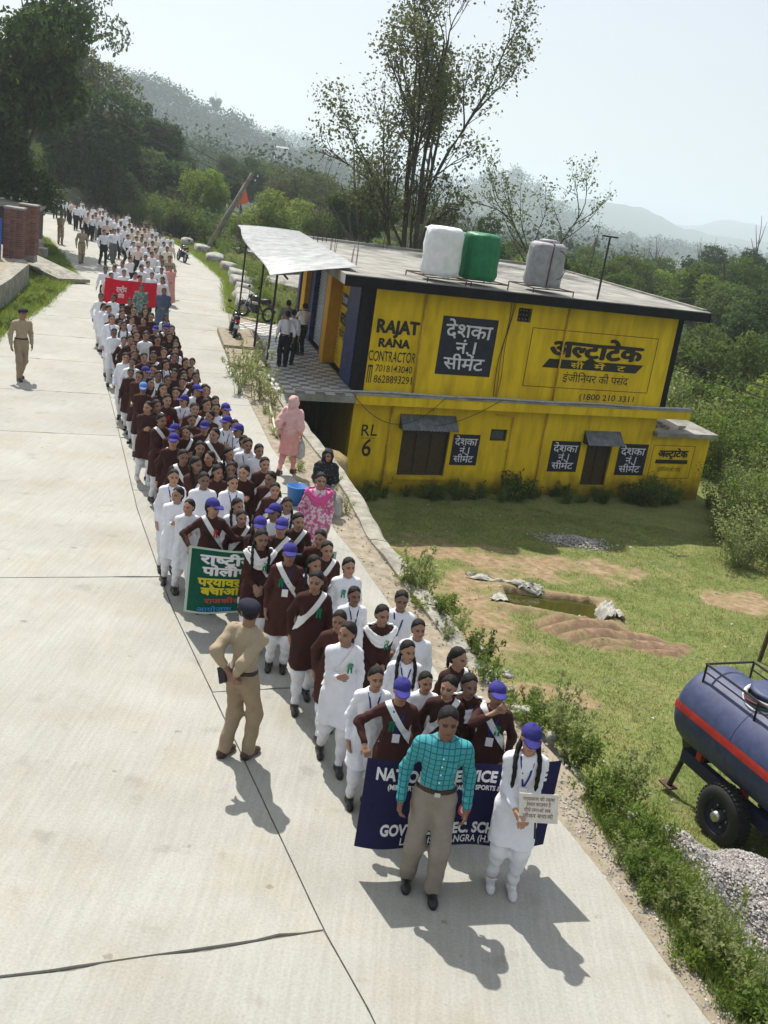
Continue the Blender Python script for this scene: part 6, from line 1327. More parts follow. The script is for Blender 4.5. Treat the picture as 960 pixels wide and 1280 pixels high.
def hair_mesh(P, name, style='braid', step=.010):
    H = P.H; M = P.M
    zl = .85 if style in ('braid', 'twin') else 1.3
    g = Grid(axis(-.22, .22, step), axis(P.lean - .2, P.lean + .24, step), axis(zl, 1.64, step))
    D = eval_prims(g, [ell(H(0, .014, .03), (.082, .1, .094), M)] + ([] if style == 'short' else [ell(H(0, .045, -.02), (.075, .07, .075), M)]), 90)
    x = g.ax[0][:, None, None] - P.hd[0]; y = g.ax[1][None, :, None] - P.hd[1]; z = g.ax[2][None, None, :] - P.hd[2]
    X = M[0][0] * x + M[1][0] * y + M[2][0] * z; Y = M[0][1] * x + M[1][1] * y + M[2][1] * z; Z = M[0][2] * x + M[1][2] * y + M[2][2] * z
    n = unit((0, -.80, -.60)); hp = (-.040, .062) if style != 'short' else (-.048, .058)
    cut = (Y - hp[0]) * n[1] + (Z - hp[1]) * n[2] - .012 * np.sin(np.abs(X) * 40)
    D = np.maximum(D, cut)
    if style == 'short': D = np.maximum(D, -.055 - Z)
    D = D + .0022 * np.sin(X * 260 + 30 * Y) + .02 * np.exp(-(X / .006) ** 2) * (Z > .06) * (Y < .02) * .25
    pr = []
    def chain(pts, r0, r1):
        n_ = len(pts) - 1
        for i in range(n_):
            a = np.array(pts[i], float); b = np.array(pts[i + 1], float); m_ = (a + b) / 2
            ra = r0 + (r1 - r0) * i / n_; pr.append(seg(a, m_, ra * .8, ra * 1.1)); pr.append(seg(m_, b, ra * 1.1, ra * .8))
    if style == 'braid':
        s0 = H(0, .085, -.04); chain([s0] + [(s0[0] * (1 - t) + .02 * t, s0[1] * (1 - t) + (P.lean + .125 + .01 * math.sin(t * 6)) * t, s0[2] - .4 * t) for t in np.linspace(.08, 1, 9)], .024, .013)
    elif style == 'twin':
        for sx in (-1, 1):
            s0 = H(sx * .07, .035, -.05)
            chain([s0, (sx * .095, P.lean - .02, 1.355), (sx * .105, P.lean - .085, 1.29), (sx * .10, P.lean - .125, 1.22), (sx * .10, P.lean - .135, 1.15), (sx * .10, P.lean - .13, 1.08)], .022, .014)
    elif style == 'bun': pr.append(ell(H(0, .105, .0), (.036, .032, .036), M))
    elif style == 'tail': s0 = H(0, .095, .0); chain([s0, s0 + [0, .035, -.03], s0 + [0, .045, -.10], s0 + [0, .035, -.17]], .024, .012)
    if pr: D = smin(D, eval_prims(g, pr, 160), 120)
    return cloth(name, g, D)
def cap_meshes(P, name):
    H = P.H; M = P.M
    g = Grid(axis(-.14, .14, .008), axis(P.lean - .26, P.lean + .18, .008), axis(1.42, 1.68, .007))
    x = g.ax[0][:, None, None] - P.hd[0]; y = g.ax[1][None, :, None] - P.hd[1]; z = g.ax[2][None, None, :] - P.hd[2]
    X = M[0][0] * x + M[1][0] * y + M[2][0] * z; Y = M[0][1] * x + M[1][1] * y + M[2][1] * z; Z = M[0][2] * x + M[1][2] * y + M[2][2] * z
    D = eval_prims(g, [ell(H(0, .008, .045), (.089, .106, .09), M)], 90)
    D = np.maximum(D, .038 - .12 * Y * 0 - Z)
    D = smin(D, np.sqrt(X ** 2 + (Y - .008) ** 2 + (Z - .137) ** 2) - .009, 200)
    dome = cloth(name, g, D)
    r2 = np.sqrt((X / .078) ** 2 + ((Y + .085) / .105) ** 2)
    zs = .050 - 2.2 * X ** 2 - .28 * np.clip(-.09 - Y, 0, 1)
    B = np.maximum((r2 - 1) * .078, np.abs(Z - zs) - .0055); B = np.maximum(B, Y + .075 + .0 * Z)
    return dome, cloth('brim', g, B)
def sash_mesh(P, name, side=1, width=.062, inf=.010, **kw):
    """a band worn over one shoulder to the other hip: the torso surface between two slanted planes"""
    g = Grid(axis(-.24 * P.wide, .24 * P.wide, .012), axis(P.lean - .22, P.lean + .22, .012), axis(.66, 1.42, .012))
    D = top_sdf(g, P, arms=False, hem=.7, neck=.03, **kw) - inf
    V, Q = surface_nets(g, D)
    bm = bmesh.new(); tmp = mesh_np('tmp', V, Q, True); bm.from_mesh(tmp); bpy.data.meshes.remove(tmp)
    c = np.array([side * .075, 0, 1.31])
    n = unit(np.cross((0, 1, 0), unit((side * -.30, 0, -.42))))
    for sg in (-1, 1):
        bmesh.ops.bisect_plane(bm, geom=bm.verts[:] + bm.edges[:] + bm.faces[:], dist=1e-5, plane_co=Vector(c + n * sg * width / 2), plane_no=Vector(n * sg), clear_outer=True)
    me = bpy.data.meshes.new(name); bm.to_mesh(me); bm.free(); return me
def front_y(g, D, x, z):
    i = int(np.clip(np.searchsorted(g.ax[0], x), 0, g.shape[0] - 1)); k = int(np.clip(np.searchsorted(g.ax[2], z), 0, g.shape[2] - 1))
    col = D[i, :, k]; w_ = np.nonzero(col < 0)[0]
    return float(g.ax[1][w_[0]]) - .006 if len(w_) else -.12
def lanyard_meshes(g, D, name):
    mb = MB(); pts = []
    for sx in (-1, 1):
        row = [(sx * (.062 * (1 - t) + .004 * t), 1.345 * (1 - t) + 1.075 * t) for t in np.linspace(0, 1, 7)]
        vs = []
        for (x, z) in row:
            y = front_y(g, D, x, z) - .006; vs += [(x - .009, y, z), (x + .009, y, z)]
        mb.add(vs, [(2 * i, 2 * i + 1, 2 * i + 3, 2 * i + 2) for i in range(6)])
    lan = mb.mesh(name)
    y = min(front_y(g, D, 0, 1.06), front_y(g, D, 0, 1.0)) - .016; cb = MB(); cb.box((-.036, y - .003, .99), (.036, y + .003, 1.082))
    ph = MB(); ph.box((-.028, y - .006, 1.002), (-.004, y - .0035, 1.034))
    return lan, cb.mesh('id_card'), ph.mesh('portrait')
def rosette_mesh(g, D, name, x=.055, z=1.19):
    mb = MB(); y = front_y(g, D, x, z) - .012
    for k in range(11):
        a = 2 * math.pi * k / 11; rr = .030 + .004 * (k % 2)
        c, s_ = math.cos(a), math.sin(a); c2, s2 = math.cos(a + .42), math.sin(a + .42)
        mb.add([(x, y - .012, z), (x + c * rr, y - .004 - .008 * (k % 2), z + s_ * rr), (x + (c + c2) / 2 * rr * 1.12, y - .014, z + (s_ + s2) / 2 * rr * 1.12), (x + c2 * rr, y - .004, z + s2 * rr)], [(0, 1, 2, 3)])
    for dx in (-.014, .012):
        mb.add([(x + dx - .009, y - .006, z - .02), (x + dx + .009, y - .006, z - .02), (x + dx * 1.5 + .01, y - .012, z - .085), (x + dx * 1.5, y - .010, z - .075), (x + dx * 1.5 - .01, y - .012, z - .085)], [(0, 1, 2, 3, 4)])
    return mb.mesh(name)
def dupatta_mesh(P, name, inf=.024, low=1.12, back=.75):
    g = Grid(axis(-.26 * P.wide, .26 * P.wide, .011), axis(P.lean - .22, P.lean + .22, .011), axis(back, 1.42, .011))
    D = eval_prims(g, P.torso() + P.arms((.045, .04, .03), .9), 55, inf)
    z = g.ax[2][None, None, :]; x = g.ax[0][:, None, None]; y = g.ax[1][None, :, None]
    D = np.abs(D + .005 * np.sin((z - 3.2 * x ** 2) * 110)) - .009
    fr = y < P.lean + .0
    up = (1.265 + 3.5 * x ** 2); lo = low + 4.2 * x ** 2
    reg_f = np.maximum(z - up, lo - z)
    reg_b = np.maximum(np.abs(np.abs(x) - .105) - .055, back + .03 - z)
    reg = np.where(fr, reg_f, reg_b)
    return cloth(name, g, np.maximum(D, reg * .9).astype(np.float32))

# ------------------------------------------------------------------ cloth and skin
def skin_mat(name, col):
    m = mat(name, col, .55, spec=.35); t = m.node_tree; b = t.nodes['Principled BSDF']; b.inputs['Subsurface Weight'].default_value = .06; b.inputs['Subsurface Radius'].default_value = (.012, .005, .003)
    at = t.nodes.new('ShaderNodeVertexColor'); at.layer_name = 'feature'; oi = t.nodes.new('ShaderNodeObjectInfo'); mr = t.nodes.new('ShaderNodeMapRange'); mr.inputs['To Min'].default_value = .6; mr.inputs['To Max'].default_value = 1.25; t.links.new(oi.outputs['Random'], mr.inputs['Value'])
    a = t.nodes.new('ShaderNodeMix'); a.data_type = 'RGBA'; a.blend_type = 'MULTIPLY'; a.inputs['Factor'].default_value = 1; a.inputs['A'].default_value = (*col, 1); t.links.new(at.outputs['Color'], a.inputs['B'])
    c = t.nodes.new('ShaderNodeMix'); c.data_type = 'RGBA'; c.blend_type = 'MULTIPLY'; c.inputs['Factor'].default_value = 1; t.links.new(a.outputs['Result'], c.inputs['A']); t.links.new(mr.outputs['Result'], c.inputs['B']); t.links.new(c.outputs['Result'], b.inputs['Base Color']); return m
SKIN = skin_mat('skin', (.34, .19, .125))
def cloth_mat(name, col, var=.08, noise=.12, rough=.85, bump=.55): return mat(name, col, rough, noise=noise, nscale=7, var=var, bump=bump, bscale=16, spec=.15)
C_white = cloth_mat('white_cotton', (.70, .71, .76), .05, .05); C_cream = cloth_mat('cream_cotton', (.62, .58, .48), .08, .08); C_brown = cloth_mat('maroon_brown_cloth', (.050, .019, .016), .25); C_salw = cloth_mat('white_salwar_cotton', (.66, .66, .70), .05, .05)
C_black = cloth_mat('black_trouser_cloth', (.018, .018, .022), .3); C_greyt = cloth_mat('grey_trouser_cloth', (.16, .155, .15), .25); C_khaki = cloth_mat('khaki_drill', (.34, .275, .19), .05); C_khakid = cloth_mat('khaki_trouser_drill', (.29, .225, .15), .05)
C_hair = mat('black_hair', (.010, .008, .007), .62, noise=.3, nscale=40, spec=.18, bump=.5, bscale=90); C_cap = cloth_mat('violet_blue_cap_cloth', (.042, .037, .20), .18, .1); C_capl = cloth_mat('sky_blue_cap_cloth', (.12, .22, .55), .1, .1); C_navyc = cloth_mat('navy_beret_felt', (.02, .02, .035), .2)
C_green = cloth_mat('green_satin', (.006, .20, .09), .1, .1, .5); C_redb = cloth_mat('red_satin', (.5, .015, .03), .1, .1, .5); C_lan = cloth_mat('blue_ribbon', (.03, .04, .22), .1); C_card = mat('white_card', (.75, .73, .74), .4); C_cardp = mat('card_print', (.45, .08, .10), .5)
C_shoe = mat('black_shoe_leather', (.015, .014, .014), .4, var=.3); C_sport = mat('white_sports_shoe', (.6, .6, .6), .6, noise=.2, nscale=30); C_boot = mat('brown_boot_leather', (.05, .026, .016), .35); C_belt = mat('dark_brown_belt', (.03, .015, .01), .4)
C_pinkp = cloth_mat('pale_pink_cotton', (.62, .30, .28), .02); C_dup = cloth_mat('white_dupatta_muslin', (.70, .70, .70), .04, .05); C_pale = cloth_mat('pale_pink_shirt', (.62, .50, .46), .1); C_denim = cloth_mat('slate_blue_shawl', (.07, .10, .16), .05, .3); C_jack = cloth_mat('grey_blue_jacket', (.17, .20, .28), .1)
def print_mat(name, c1, c2, scale=26, thr=.5):
    m = mat(name, c1, .85); t = m.node_tree; N = t.nodes; tc = N.new('ShaderNodeTexCoord'); v = N.new('ShaderNodeTexVoronoi'); v.inputs['Scale'].default_value = scale; n = N.new('ShaderNodeTexNoise'); n.inputs['Scale'].default_value = scale * 2.5; t.links.new(tc.outputs['Object'], v.inputs['Vector']); t.links.new(tc.outputs['Object'], n.inputs['Vector'])
    a = N.new('ShaderNodeMath'); a.operation = 'MULTIPLY_ADD'; a.inputs[1].default_value = .6; t.links.new(n.outputs['Fac'], a.inputs[0]); t.links.new(v.outputs['Distance'], a.inputs[2])
    r = N.new('ShaderNodeValToRGB'); r.color_ramp.elements[0].position = thr; r.color_ramp.elements[1].position = thr + .12; r.color_ramp.elements[0].color = (*c2, 1); r.color_ramp.elements[1].color = (*c1, 1); t.links.new(a.outputs[0], r.inputs['Fac']); t.links.new(r.outputs[0], N['Principled BSDF'].inputs['Base Color']); return m
C_pinkprint = print_mat('pink_block_print', (.50, .11, .25), (.66, .50, .55), 20, .74); C_greenprint = print_mat('grey_green_print', (.10, .16, .14), (.3, .33, .30), 14, .6); C_darkprint = print_mat('black_dotted_shawl', (.012, .012, .016), (.22, .22, .24), 22, .38); C_greyprint = print_mat('grey_figured_cloth', (.16, .16, .16), (.38, .37, .36), 20, .55)
def check_mat():
    m = mat('teal_checked_cotton', (.03, .33, .36), .8); t = m.node_tree; N = t.nodes; L = t.links; tc = N.new('ShaderNodeTexCoord'); sp = N.new('ShaderNodeSeparateXYZ'); L.new(tc.outputs['Object'], sp.inputs[0]); prev = None
    for ax, off in (('X', .011), ('Z', .0)):
        w_ = N.new('ShaderNodeMath'); w_.operation = 'MULTIPLY_ADD'; w_.inputs[1].default_value = 22; w_.inputs[2].default_value = 40.3; L.new(sp.outputs[ax], w_.inputs[0]); f = N.new('ShaderNodeMath'); f.operation = 'FRACT'; L.new(w_.outputs[0], f.inputs[0]); g = N.new('ShaderNodeMath'); g.operation = 'LESS_THAN'; g.inputs[1].default_value = .17; L.new(f.outputs[0], g.inputs[0])
        if prev is None: prev = g
        else: mx = N.new('ShaderNodeMath'); mx.operation = 'MAXIMUM'; L.new(prev.outputs[0], mx.inputs[0]); L.new(g.outputs[0], mx.inputs[1]); prev = mx
    x = N.new('ShaderNodeMix'); x.data_type = 'RGBA'; x.inputs['A'].default_value = (.04, .28, .31, 1); x.inputs['B'].default_value = (.012, .10, .13, 1); L.new(prev.outputs[0], x.inputs['Factor']); L.new(x.outputs['Result'], N['Principled BSDF'].inputs['Base Color']); return m
C_teal = check_mat()
# ------------------------------------------------------------------ figures
def proto_girl(P, hairs, hi=True, sash=True, lan=True, cap=True, dup=False, ph=0.0, **kw):
    st = .0145 if hi else .026; d = {'P': P}
    d['body'] = body_mesh(P, 'body', .021 if hi else .028, .0082 if hi else .019, hi)
    d['top'], g, D = top_mesh(P, 'tunic', st, True, ph=ph, **kw); d['bottom'] = salwar_mesh(P, 'salwar', st)
    d['shoe'] = [shoe_mesh(P, a, 'shoe', .013 if hi else .02) for a in (P.anl, P.anr)]; d['hair'] = {h: hair_mesh(P, 'hair', h, .013 if hi else .02) for h in hairs}
    if sash: d['sash'] = [sash_mesh(P, 'sash', s) for s in (1, -1)]
    if lan: d['lan'] = lanyard_meshes(g, D, 'lanyard'); d['ros'] = [rosette_mesh(g, D, 'rosette', sx * .058) for sx in (1, -1)]
    if cap: d['cap'] = cap_meshes(P, 'cap')
    if dup: d['dup'] = dupatta_mesh(P, 'dupatta')
    return d
def proto_man(P, hi=True, sleeve=.12, ph=0.0, cap=False, hair='short', hem=.90, beret=False, stout=1.0, cuff=(.054, .05, .042)):
    st = .0145 if hi else .026; d = {'P': P}
    d['body'] = body_mesh(P, 'body', .021 if hi else .028, .0082 if hi else .019, hi); d['top'], g, D = top_mesh(P, 'shirt', st, True, kind='shirt', hem=hem, sleeve=sleeve, cuff=cuff, loose=.013, ph=ph, amp=.0055)
    d['bottom'] = salwar_mesh(P, 'trousers', st, (.088 * stout, .070 * stout, .062 * stout), .05, .965, 1.0, .0032); d['shoe'] = [shoe_mesh(P, a, 'shoe', .013 if hi else .02, .010) for a in (P.anl, P.anr)]; d['hair'] = {hair: hair_mesh(P, 'hair', hair, .013 if hi else .02)}
    if hi:
        vs = []
        gb = Grid(axis(-.24 * P.wide, .24 * P.wide, .011), axis(-.2, .2, .011), axis(.88, .99, .007)); DD = top_sdf(gb, P, kind='shirt', hem=.5, arms=False, loose=.024, amp=.0); z = gb.ax[2][None, None, :]; d['belt'] = cloth('belt', gb, np.maximum(DD, np.abs(z - .935) - .019).astype(np.float32))
    if beret:
        H = P.H; M = P.M; gb = Grid(axis(-.17, .17, .008), axis(-.2, .22, .008), axis(1.45, 1.68, .007)); x = gb.ax[0][:, None, None] - P.hd[0]; y = gb.ax[1][None, :, None] - P.hd[1]; zz = gb.ax[2][None, None, :] - P.hd[2]; Z = M[0][2] * x + M[1][2] * y + M[2][2] * zz; Y = M[0][1] * x + M[1][1] * y + M[2][1] * zz
        B = eval_prims(gb, [ell(H(.005, .012, .055), (.093, .112, .066), M), ell(H(.04, .0, .07), (.075, .085, .05), M)], 90); d['beret'] = cloth('beret', gb, np.maximum(B, .035 + .12 * Y * -1 * 0 - Z).astype(np.float32))
    return d
def person(d, label, x, y, z, h, rz, group, top, bottom, shoe=C_shoe, hair=None, cap=None, sash=None, ros=None, lan=False, dup=None, belt=None, wide=1.0, beret=None, skin=SKIN):
    e = thing('person', label, 'person', (x, y, z), rz, group); s = h / 1.6; e.scale = (s * wide, s * wide, s)
    link('body', d['body'], skin, e); link('tunic' if d['top'].name.startswith('tunic') else 'shirt', d['top'], top, e); link('salwar' if d['bottom'].name.startswith('salwar') else 'trousers', d['bottom'], bottom, e)
    for m in d['shoe']: link('shoe', m, shoe, e)
    if hair is None: hair = list(d['hair'])[0]
    if hair in d['hair']: link('hair', d['hair'][hair], C_hair, e)
    if cap and 'cap' in d: c = link('cap', d['cap'][0], cap, e); link('brim', d['cap'][1], cap, c)
    if sash is not None and 'sash' in d: link('sash', d['sash'][sash], C_dup, e)
    if ros and 'ros' in d: link('rosette', d['ros'][ros[1]], ros[0], e)
    if lan and 'lan' in d: l = link('lanyard', d['lan'][0], C_lan, e); c = link('id_card', d['lan'][1], C_card, l)
    if dup and 'dup' in d: link('dupatta', d['dup'], dup, e)
    if 'belt' in d: link('belt', d['belt'], belt or C_belt, e)
    if beret and 'beret' in d: link('beret', d['beret'], beret, e)
    return e
stepL = dict(fl=(.08, -.16, .075), fr=(-.08, .19, .105)); stepR = dict(fl=(.08, .19, .105), fr=(-.08, -.16, .075))
GH = [proto_girl(Pose(yaw=.08, hpitch=-0.06, hl=(.20, -.05, .80), hr=(-.20, -.05, .80)), ('braid', 'tail'), ph=0), proto_girl(Pose(hl=(.20, .06, .82), hr=(-.21, -.14, .83), yaw=.35, hpitch=-0.01, **stepL), ('twin', 'tail'), ph=1.3, dup=True), proto_girl(Pose(hl=(.21, -.14, .83), hr=(-.20, .06, .82), yaw=-.35, hpitch=0.03, **stepR), ('braid', 'tail'), ph=2.2),
      proto_girl(Pose(hl=(.03, -.20, .92), hr=(-.05, -.21, .94), pl=(0, 1, 0), pr=(0, 1, 0), yaw=.12, hpitch=0.01, curl=.9), ('twin', 'bun'), ph=3.1, dup=True), proto_girl(Pose(hl=(.20, -.03, .80), hr=(-.06, -.22, 1.10), yaw=-.75, hpitch=-0.03, pr=(.5, 1, 0), curl=.9, **stepL), ('tail', 'braid'), ph=4.0)]
GL = [proto_girl(Pose(hl=(.20, .06, .82), hr=(-.21, -.14, .83), yaw=.3, hpitch=-0.01, **stepL), ('tail', 'twin'), False, ph=1), proto_girl(Pose(hl=(.21, -.14, .83), hr=(-.20, .06, .82), yaw=-.3, hpitch=0.01, **stepR), ('braid', 'bun'), False, ph=2), proto_girl(Pose(hl=(.03, -.2, .92), hr=(-.05, -.21, .94), yaw=.0, hpitch=0.09), ('bun', 'tail'), False, ph=3)]
ML = [proto_man(Pose(male=True, hl=(.24, .06, .82), hr=(-.25, -.14, .83), yaw=.25, hpitch=-0.03, **stepL), False), proto_man(Pose(male=True, hl=(.25, -.14, .83), hr=(-.24, .06, .82), yaw=-.25, hpitch=-0.01, **stepR), False, ph=2), proto_man(Pose(male=True, hl=(.03, -.2, .95), hr=(-.05, -.21, .97), yaw=.1, hpitch=-0.01), False, ph=3, beret=True)]
MW = proto_man(Pose(male=True, hl=(.25, .02, .80), hr=(-.25, -.06, .80), yaw=.15, hpitch=-0.01, **stepR), True, ph=1, beret=True)
def facing(x, y, mix=.5, jit=.25):
    t = np.array([.42, -.9]) if y < 26 else np.array([.35, -.93]) if y < 45 else np.array([.62, -.78]); c = -np.array([x, y]) / math.hypot(x, y); v = t * mix + c * (1 - mix); return math.atan2(v[0], -v[1]) + rng.normal() * jit
# --- near and middle of the procession: head position in the survey, kind, details
#  kind b brown tunic, w white tunic; flags: c cap, l lanyard, s/S sash, g/r rosette, d dupatta
NEAR = [
 (502, 863, 'b', 'cSgl', 1.50, 0, 'girl in violet cap and brown tunic gripping the left end of the navy banner'),
 (470, 847, 'w', 'l', 1.46, 0, 'child in white tunic with red and white card standing left of the navy banner'),
 (561, 858, 'b', 's', 1.50, 2, 'bareheaded girl in brown tunic directly behind the man in checked shirt'),
 (587, 856, 'b', 'dl', 1.50, 1, 'dark haired girl in brown and white between the man and the drinking girl'),
 (532, 852, 'w', '', 1.36, 0, 'small child in white just behind the capped girl at the navy banner'),
 (573, 822, 'b', 's', 1.48, 1, 'girl in brown tunic at the wall side, rearmost of the banner group'),
 (510, 813, 'w', 'lg', 1.44, 1, 'girl in white with braids and green rosette behind the violet cap'),
 (523, 786, 'w', '', 1.44, 0, 'girl in plain white tunic nearest the weedy wall'),
 (502, 750, 'w', 'lg', 1.52, 3, 'girl in white with two long braids and blue lanyard by the wall'),
 (478, 768, 'b', 'dg', 1.48, 3, 'girl in brown tunic with white draped scarf and green rosette'),
 (443, 744, 'w', 'l', 1.42, 0, 'small girl in white tunic with hair tied back and dark lanyard'),
 (436, 708, 'w', 'g', 1.50, 0, 'girl in white tunic with green rosette nearest the roadside shoulder'),
 (434, 791, 'w', 'sg', 1.58, 4, 'tall girl in long white tunic looking aside with sash and green rosette'),
 (424, 775, 'b', 'd', 1.46, 2, 'girl in brown and white half hidden behind the tall white clad girl'),
 (395, 726, 'b', 'sg', 1.62, 2, 'tall bareheaded girl in long brown tunic with sash, in front of the file'),
 (362, 692, 'b', 'cSgl', 1.60, 0, 'girl in violet cap and brown tunic with sash and hanging card'),
 (327, 673, 'b', 'Sgd', 1.58, 3, 'smiling girl in brown tunic with white scarf, hands folded, by the green banner'),
 (393, 705, 'b', 'S', 1.50, 1, 'girl in brown tunic peering out behind the tall brown clad girl'),
 (409, 687, 'b', 's', 1.50, 0, 'girl in brown tunic at the right of the file, near the pink printed lady'),
 (400, 672, 'b', '', 1.46, 2, 'girl in brown tunic just below the pink printed lady'),
 (352, 659, 'b', 'cs', 1.54, 0, 'girl in violet cap behind the capped girl with hanging card'),
 (343, 640, 'w', 'c', 1.52, 4, 'girl in blue cap turned aside above the green banner'),
 (325, 657, 'b', 'c', 1.54, 3, 'girl in bright blue cap bowing over the green banner'),
 (373, 651, 'b', 's', 1.50, 1, 'girl in brown tunic left of the pink printed lady'),
 (359, 631, 'w', 'l', 1.46, 1, 'girl in white with dark braid left of the blue bucket'),
 (217, 596, 'w', 'l', 1.52, 0, 'tall girl in white tunic with blue badge on the left flank'),
 (222, 618, 'w', '', 1.46, 4, 'girl in white raising a hand to her face on the left flank'),
 (236, 633, 'w', '', 1.40, 4, 'small girl in white tunic left of the green banner'),
 (229, 571, 'b', 'Sg', 1.56, 1, 'smiling girl in brown tunic with wide sash on the left flank'),
 (291, 603, 'w', 'l', 1.50, 0, 'girl in white tunic with blue lanyard behind the green banner'),
 (297, 632, 'w', '', 1.44, 1, 'girl in white right behind the banner holding girl'),
 (302, 647, 'b', 's', 1.40, 0, 'small girl in brown tunic behind the outstretched arm'),
 (344, 612, 'b', 's', 1.46, 0, 'girl in brown tunic with sash near the blue bucket'),
 (338, 598, 'b', 's', 1.50, 2, 'girl in brown tunic at right of the middle rows'),
 (289, 586, 'b', 's', 1.52, 3, 'girl in brown tunic behind the girl with blue lanyard')]
MID = [(286,567,'b','S'),(331,580,'b','s'),(324,563,'w',''),(310,556,'w','l'),(298,538,'w','cl'),(283,528,'w','cl'),(282,512,'w','c'),(270,511,'w','r'),(258,505,'b','s'),(230,501,'w','cl'),(246,488,'w','c'),(256,487,'b',''),(243,511,'b','s'),(240,525,'b','S'),(256,534,'b','cs'),(268,543,'b','S'),(202,525,'b','Sr'),(196,507,'b','s'),(185,509,'b',''),(218,538,'b','c'),(217,551,'b','c'),(209,500,'b','r'),(220,491,'b',''),(179,485,'b','C'),(182,465,'j','c'),(188,478,'b','s'),(218,467,'b','d'),(245,471,'b','s'),(238,463,'b','s'),
 (136,386,'w',''),(155,407,'w',''),(142,372,'w','l'),(153,392,'b','s'),(162,377,'b',''),(167,388,'b',''),(182,384,'b','d'),(189,396,'b','d'),(180,401,'b','d'),(208,397,'w','d'),(182,420,'w',''),(171,419,'b',''),(163,425,'b','s'),(167,434,'b',''),(215,412,'b',''),(212,421,'b',''),(197,425,'b',''),(220,430,'b','d'),(219,438,'w',''),(218,446,'b',''),(157,447,'w',''),(165,453,'w',''),(180,447,'b',''),(192,445,'b','s'),(207,456,'w','l'),(232,453,'b',''),(240,453,'b','s'),(228,478,'b','s'),(204,486,'b',''),(198,470,'w',''),(174,470,'b',''),(205,440,'b',''),(192,462,'b','s'),(262,520,'b',''),(233,540,'b','s'),(250,560,'b',''),(245,580,'b','s'),(262,572,'b','s'),(272,590,'b',''),(255,600,'w',''),(305,590,'b',''),(230,470,'b','s'),(210,475,'b','')]
FAR = [(132,337),(143,335),(139,345),(155,341),(169,344),(153,330),(163,324),(177,335),(175,348),(190,344),(185,330),(203,350),(202,338),(160,296),(171,298),(177,299),(182,305),(178,295),(185,293),(190,295),(195,298),(196,291),(200,295),(203,293),(186,286),(194,287),(181,288),(172,291),(168,291),(213,296),(205,305),(209,311),(191,304),(195,313),(186,312),(178,317),(182,322),(185,330),(177,334),(201,322),(203,329),(156,285),(151,280),(162,276),(162,282),(167,281),(175,285),(145,275),(148,271),(155,271),(142,271),(70,248),(84,250),(92,254),(99,256),(104,258),(108,260),(116,259),(110,268),(116,271),(129,266),(139,290),(141,272),(146,276),(151,279),(156,286),(122,262),(125,266),(135,269),(88,252),(96,258),(112,263),(120,268),(128,273),(134,278),(165,288),(170,283),(180,282),(189,283),(173,310),(167,305),(196,336),(209,335),(190,318),(213,305),(148,288),(160,268),(132,263),(126,258),(102,252),(78,247)]
GRP = 'students walking in the procession'
tops = {'b': C_brown, 'w': C_white, 'j': C_jack}
def student(hx, hy, kind, fl, h, pose, label, lod=False, mix=.5, jit=.25, force=None):
    p = gp(hx, hy, h * .93); lib = GL if lod else GH; d = lib[pose % len(lib)]; hs = list(d['hair']); hr = hs[rng.integers(0, len(hs))]
    return person(d, label, p[0], p[1], 0, h, facing(p[0], p[1], mix, jit) if force is None else force, GRP, tops[kind], C_salw, C_sport if rng.random() < .2 else C_shoe, hr, C_cap if 'c' in fl else C_capl if 'C' in fl else None, 0 if 's' in fl else 1 if 'S' in fl else None, (C_green, 0 if 's' in fl or 'd' in fl else 1) if 'g' in fl else (C_redb, 0) if 'r' in fl else None, 'l' in fl, C_dup if 'd' in fl else None)
for (hx, hy, kind, fl, h, pose, lab) in NEAR[1:]:
    if 'drinking' in lab and False: continue
    student(hx, hy, kind, fl, h, pose, lab, False, .35, .16, None)
def nth(n): return '%d%s' % (n, 'th' if 10 <= n % 100 <= 20 else {1: 'st', 2: 'nd', 3: 'rd'}.get(n % 10, 'th'))
MID.sort(key=lambda t: -t[1]); cnt = {'b': 0, 'w': 0, 'j': 0}
for (hx, hy, kind, fl) in MID:
    cnt[kind] += 1; what = {'b': 'girl in brown tunic', 'w': 'girl in white tunic', 'j': 'student in grey blue jacket and cap'}[kind] + (' and blue cap' if ('c' in fl or 'C' in fl) and kind != 'j' else '') + (' and sash' if 's' in fl.lower() and kind == 'b' else '')
    lab = what + ', %s %s behind the green banner' % (nth(cnt[kind]), {'b': 'brown clad', 'w': 'white clad', 'j': 'jacket'}[kind]) if kind != 'j' else what + ' between the two banners'
    student(hx, hy, kind, fl, float(rng.uniform(1.42, 1.58)), int(rng.integers(0, 5)), lab, hy < 500, .5, .3)
student(126, 371, 'w', '', 1.55, 1, 'girl in white swinging her arm at the left flank before the red banner', True); student(140, 399, 'w', 'l', 1.6, 0, 'tall girl in white tunic with lanyard walking alone on the left flank', False, .3, .05)
FAR.sort(key=lambda t: -t[1]); kf = 0; seen = []
for (hx, hy) in FAR:
    h = float(rng.uniform(1.52, 1.66)); p = gp(hx, hy, h * .93)
    if any(math.hypot(p[0] - q[0], p[1] - q[1]) < .42 for q in seen): continue
    seen.append(p); kf += 1; d = ML[int(rng.integers(0, 2))]; tp = [C_white, C_white, C_white, C_white, C_cream, C_pale][int(rng.integers(0, 6))]
    person(d, 'boy in white shirt and dark trousers, %s student behind the red banner' % nth(kf) if tp is C_white else 'student in %s shirt, %s student behind the red banner' % ('cream' if tp is C_cream else 'pale pink', nth(kf)), p[0], p[1], 0, h, facing(p[0], p[1], .7, .3), GRP, tp, C_black if rng.random() < .75 else C_greyt)
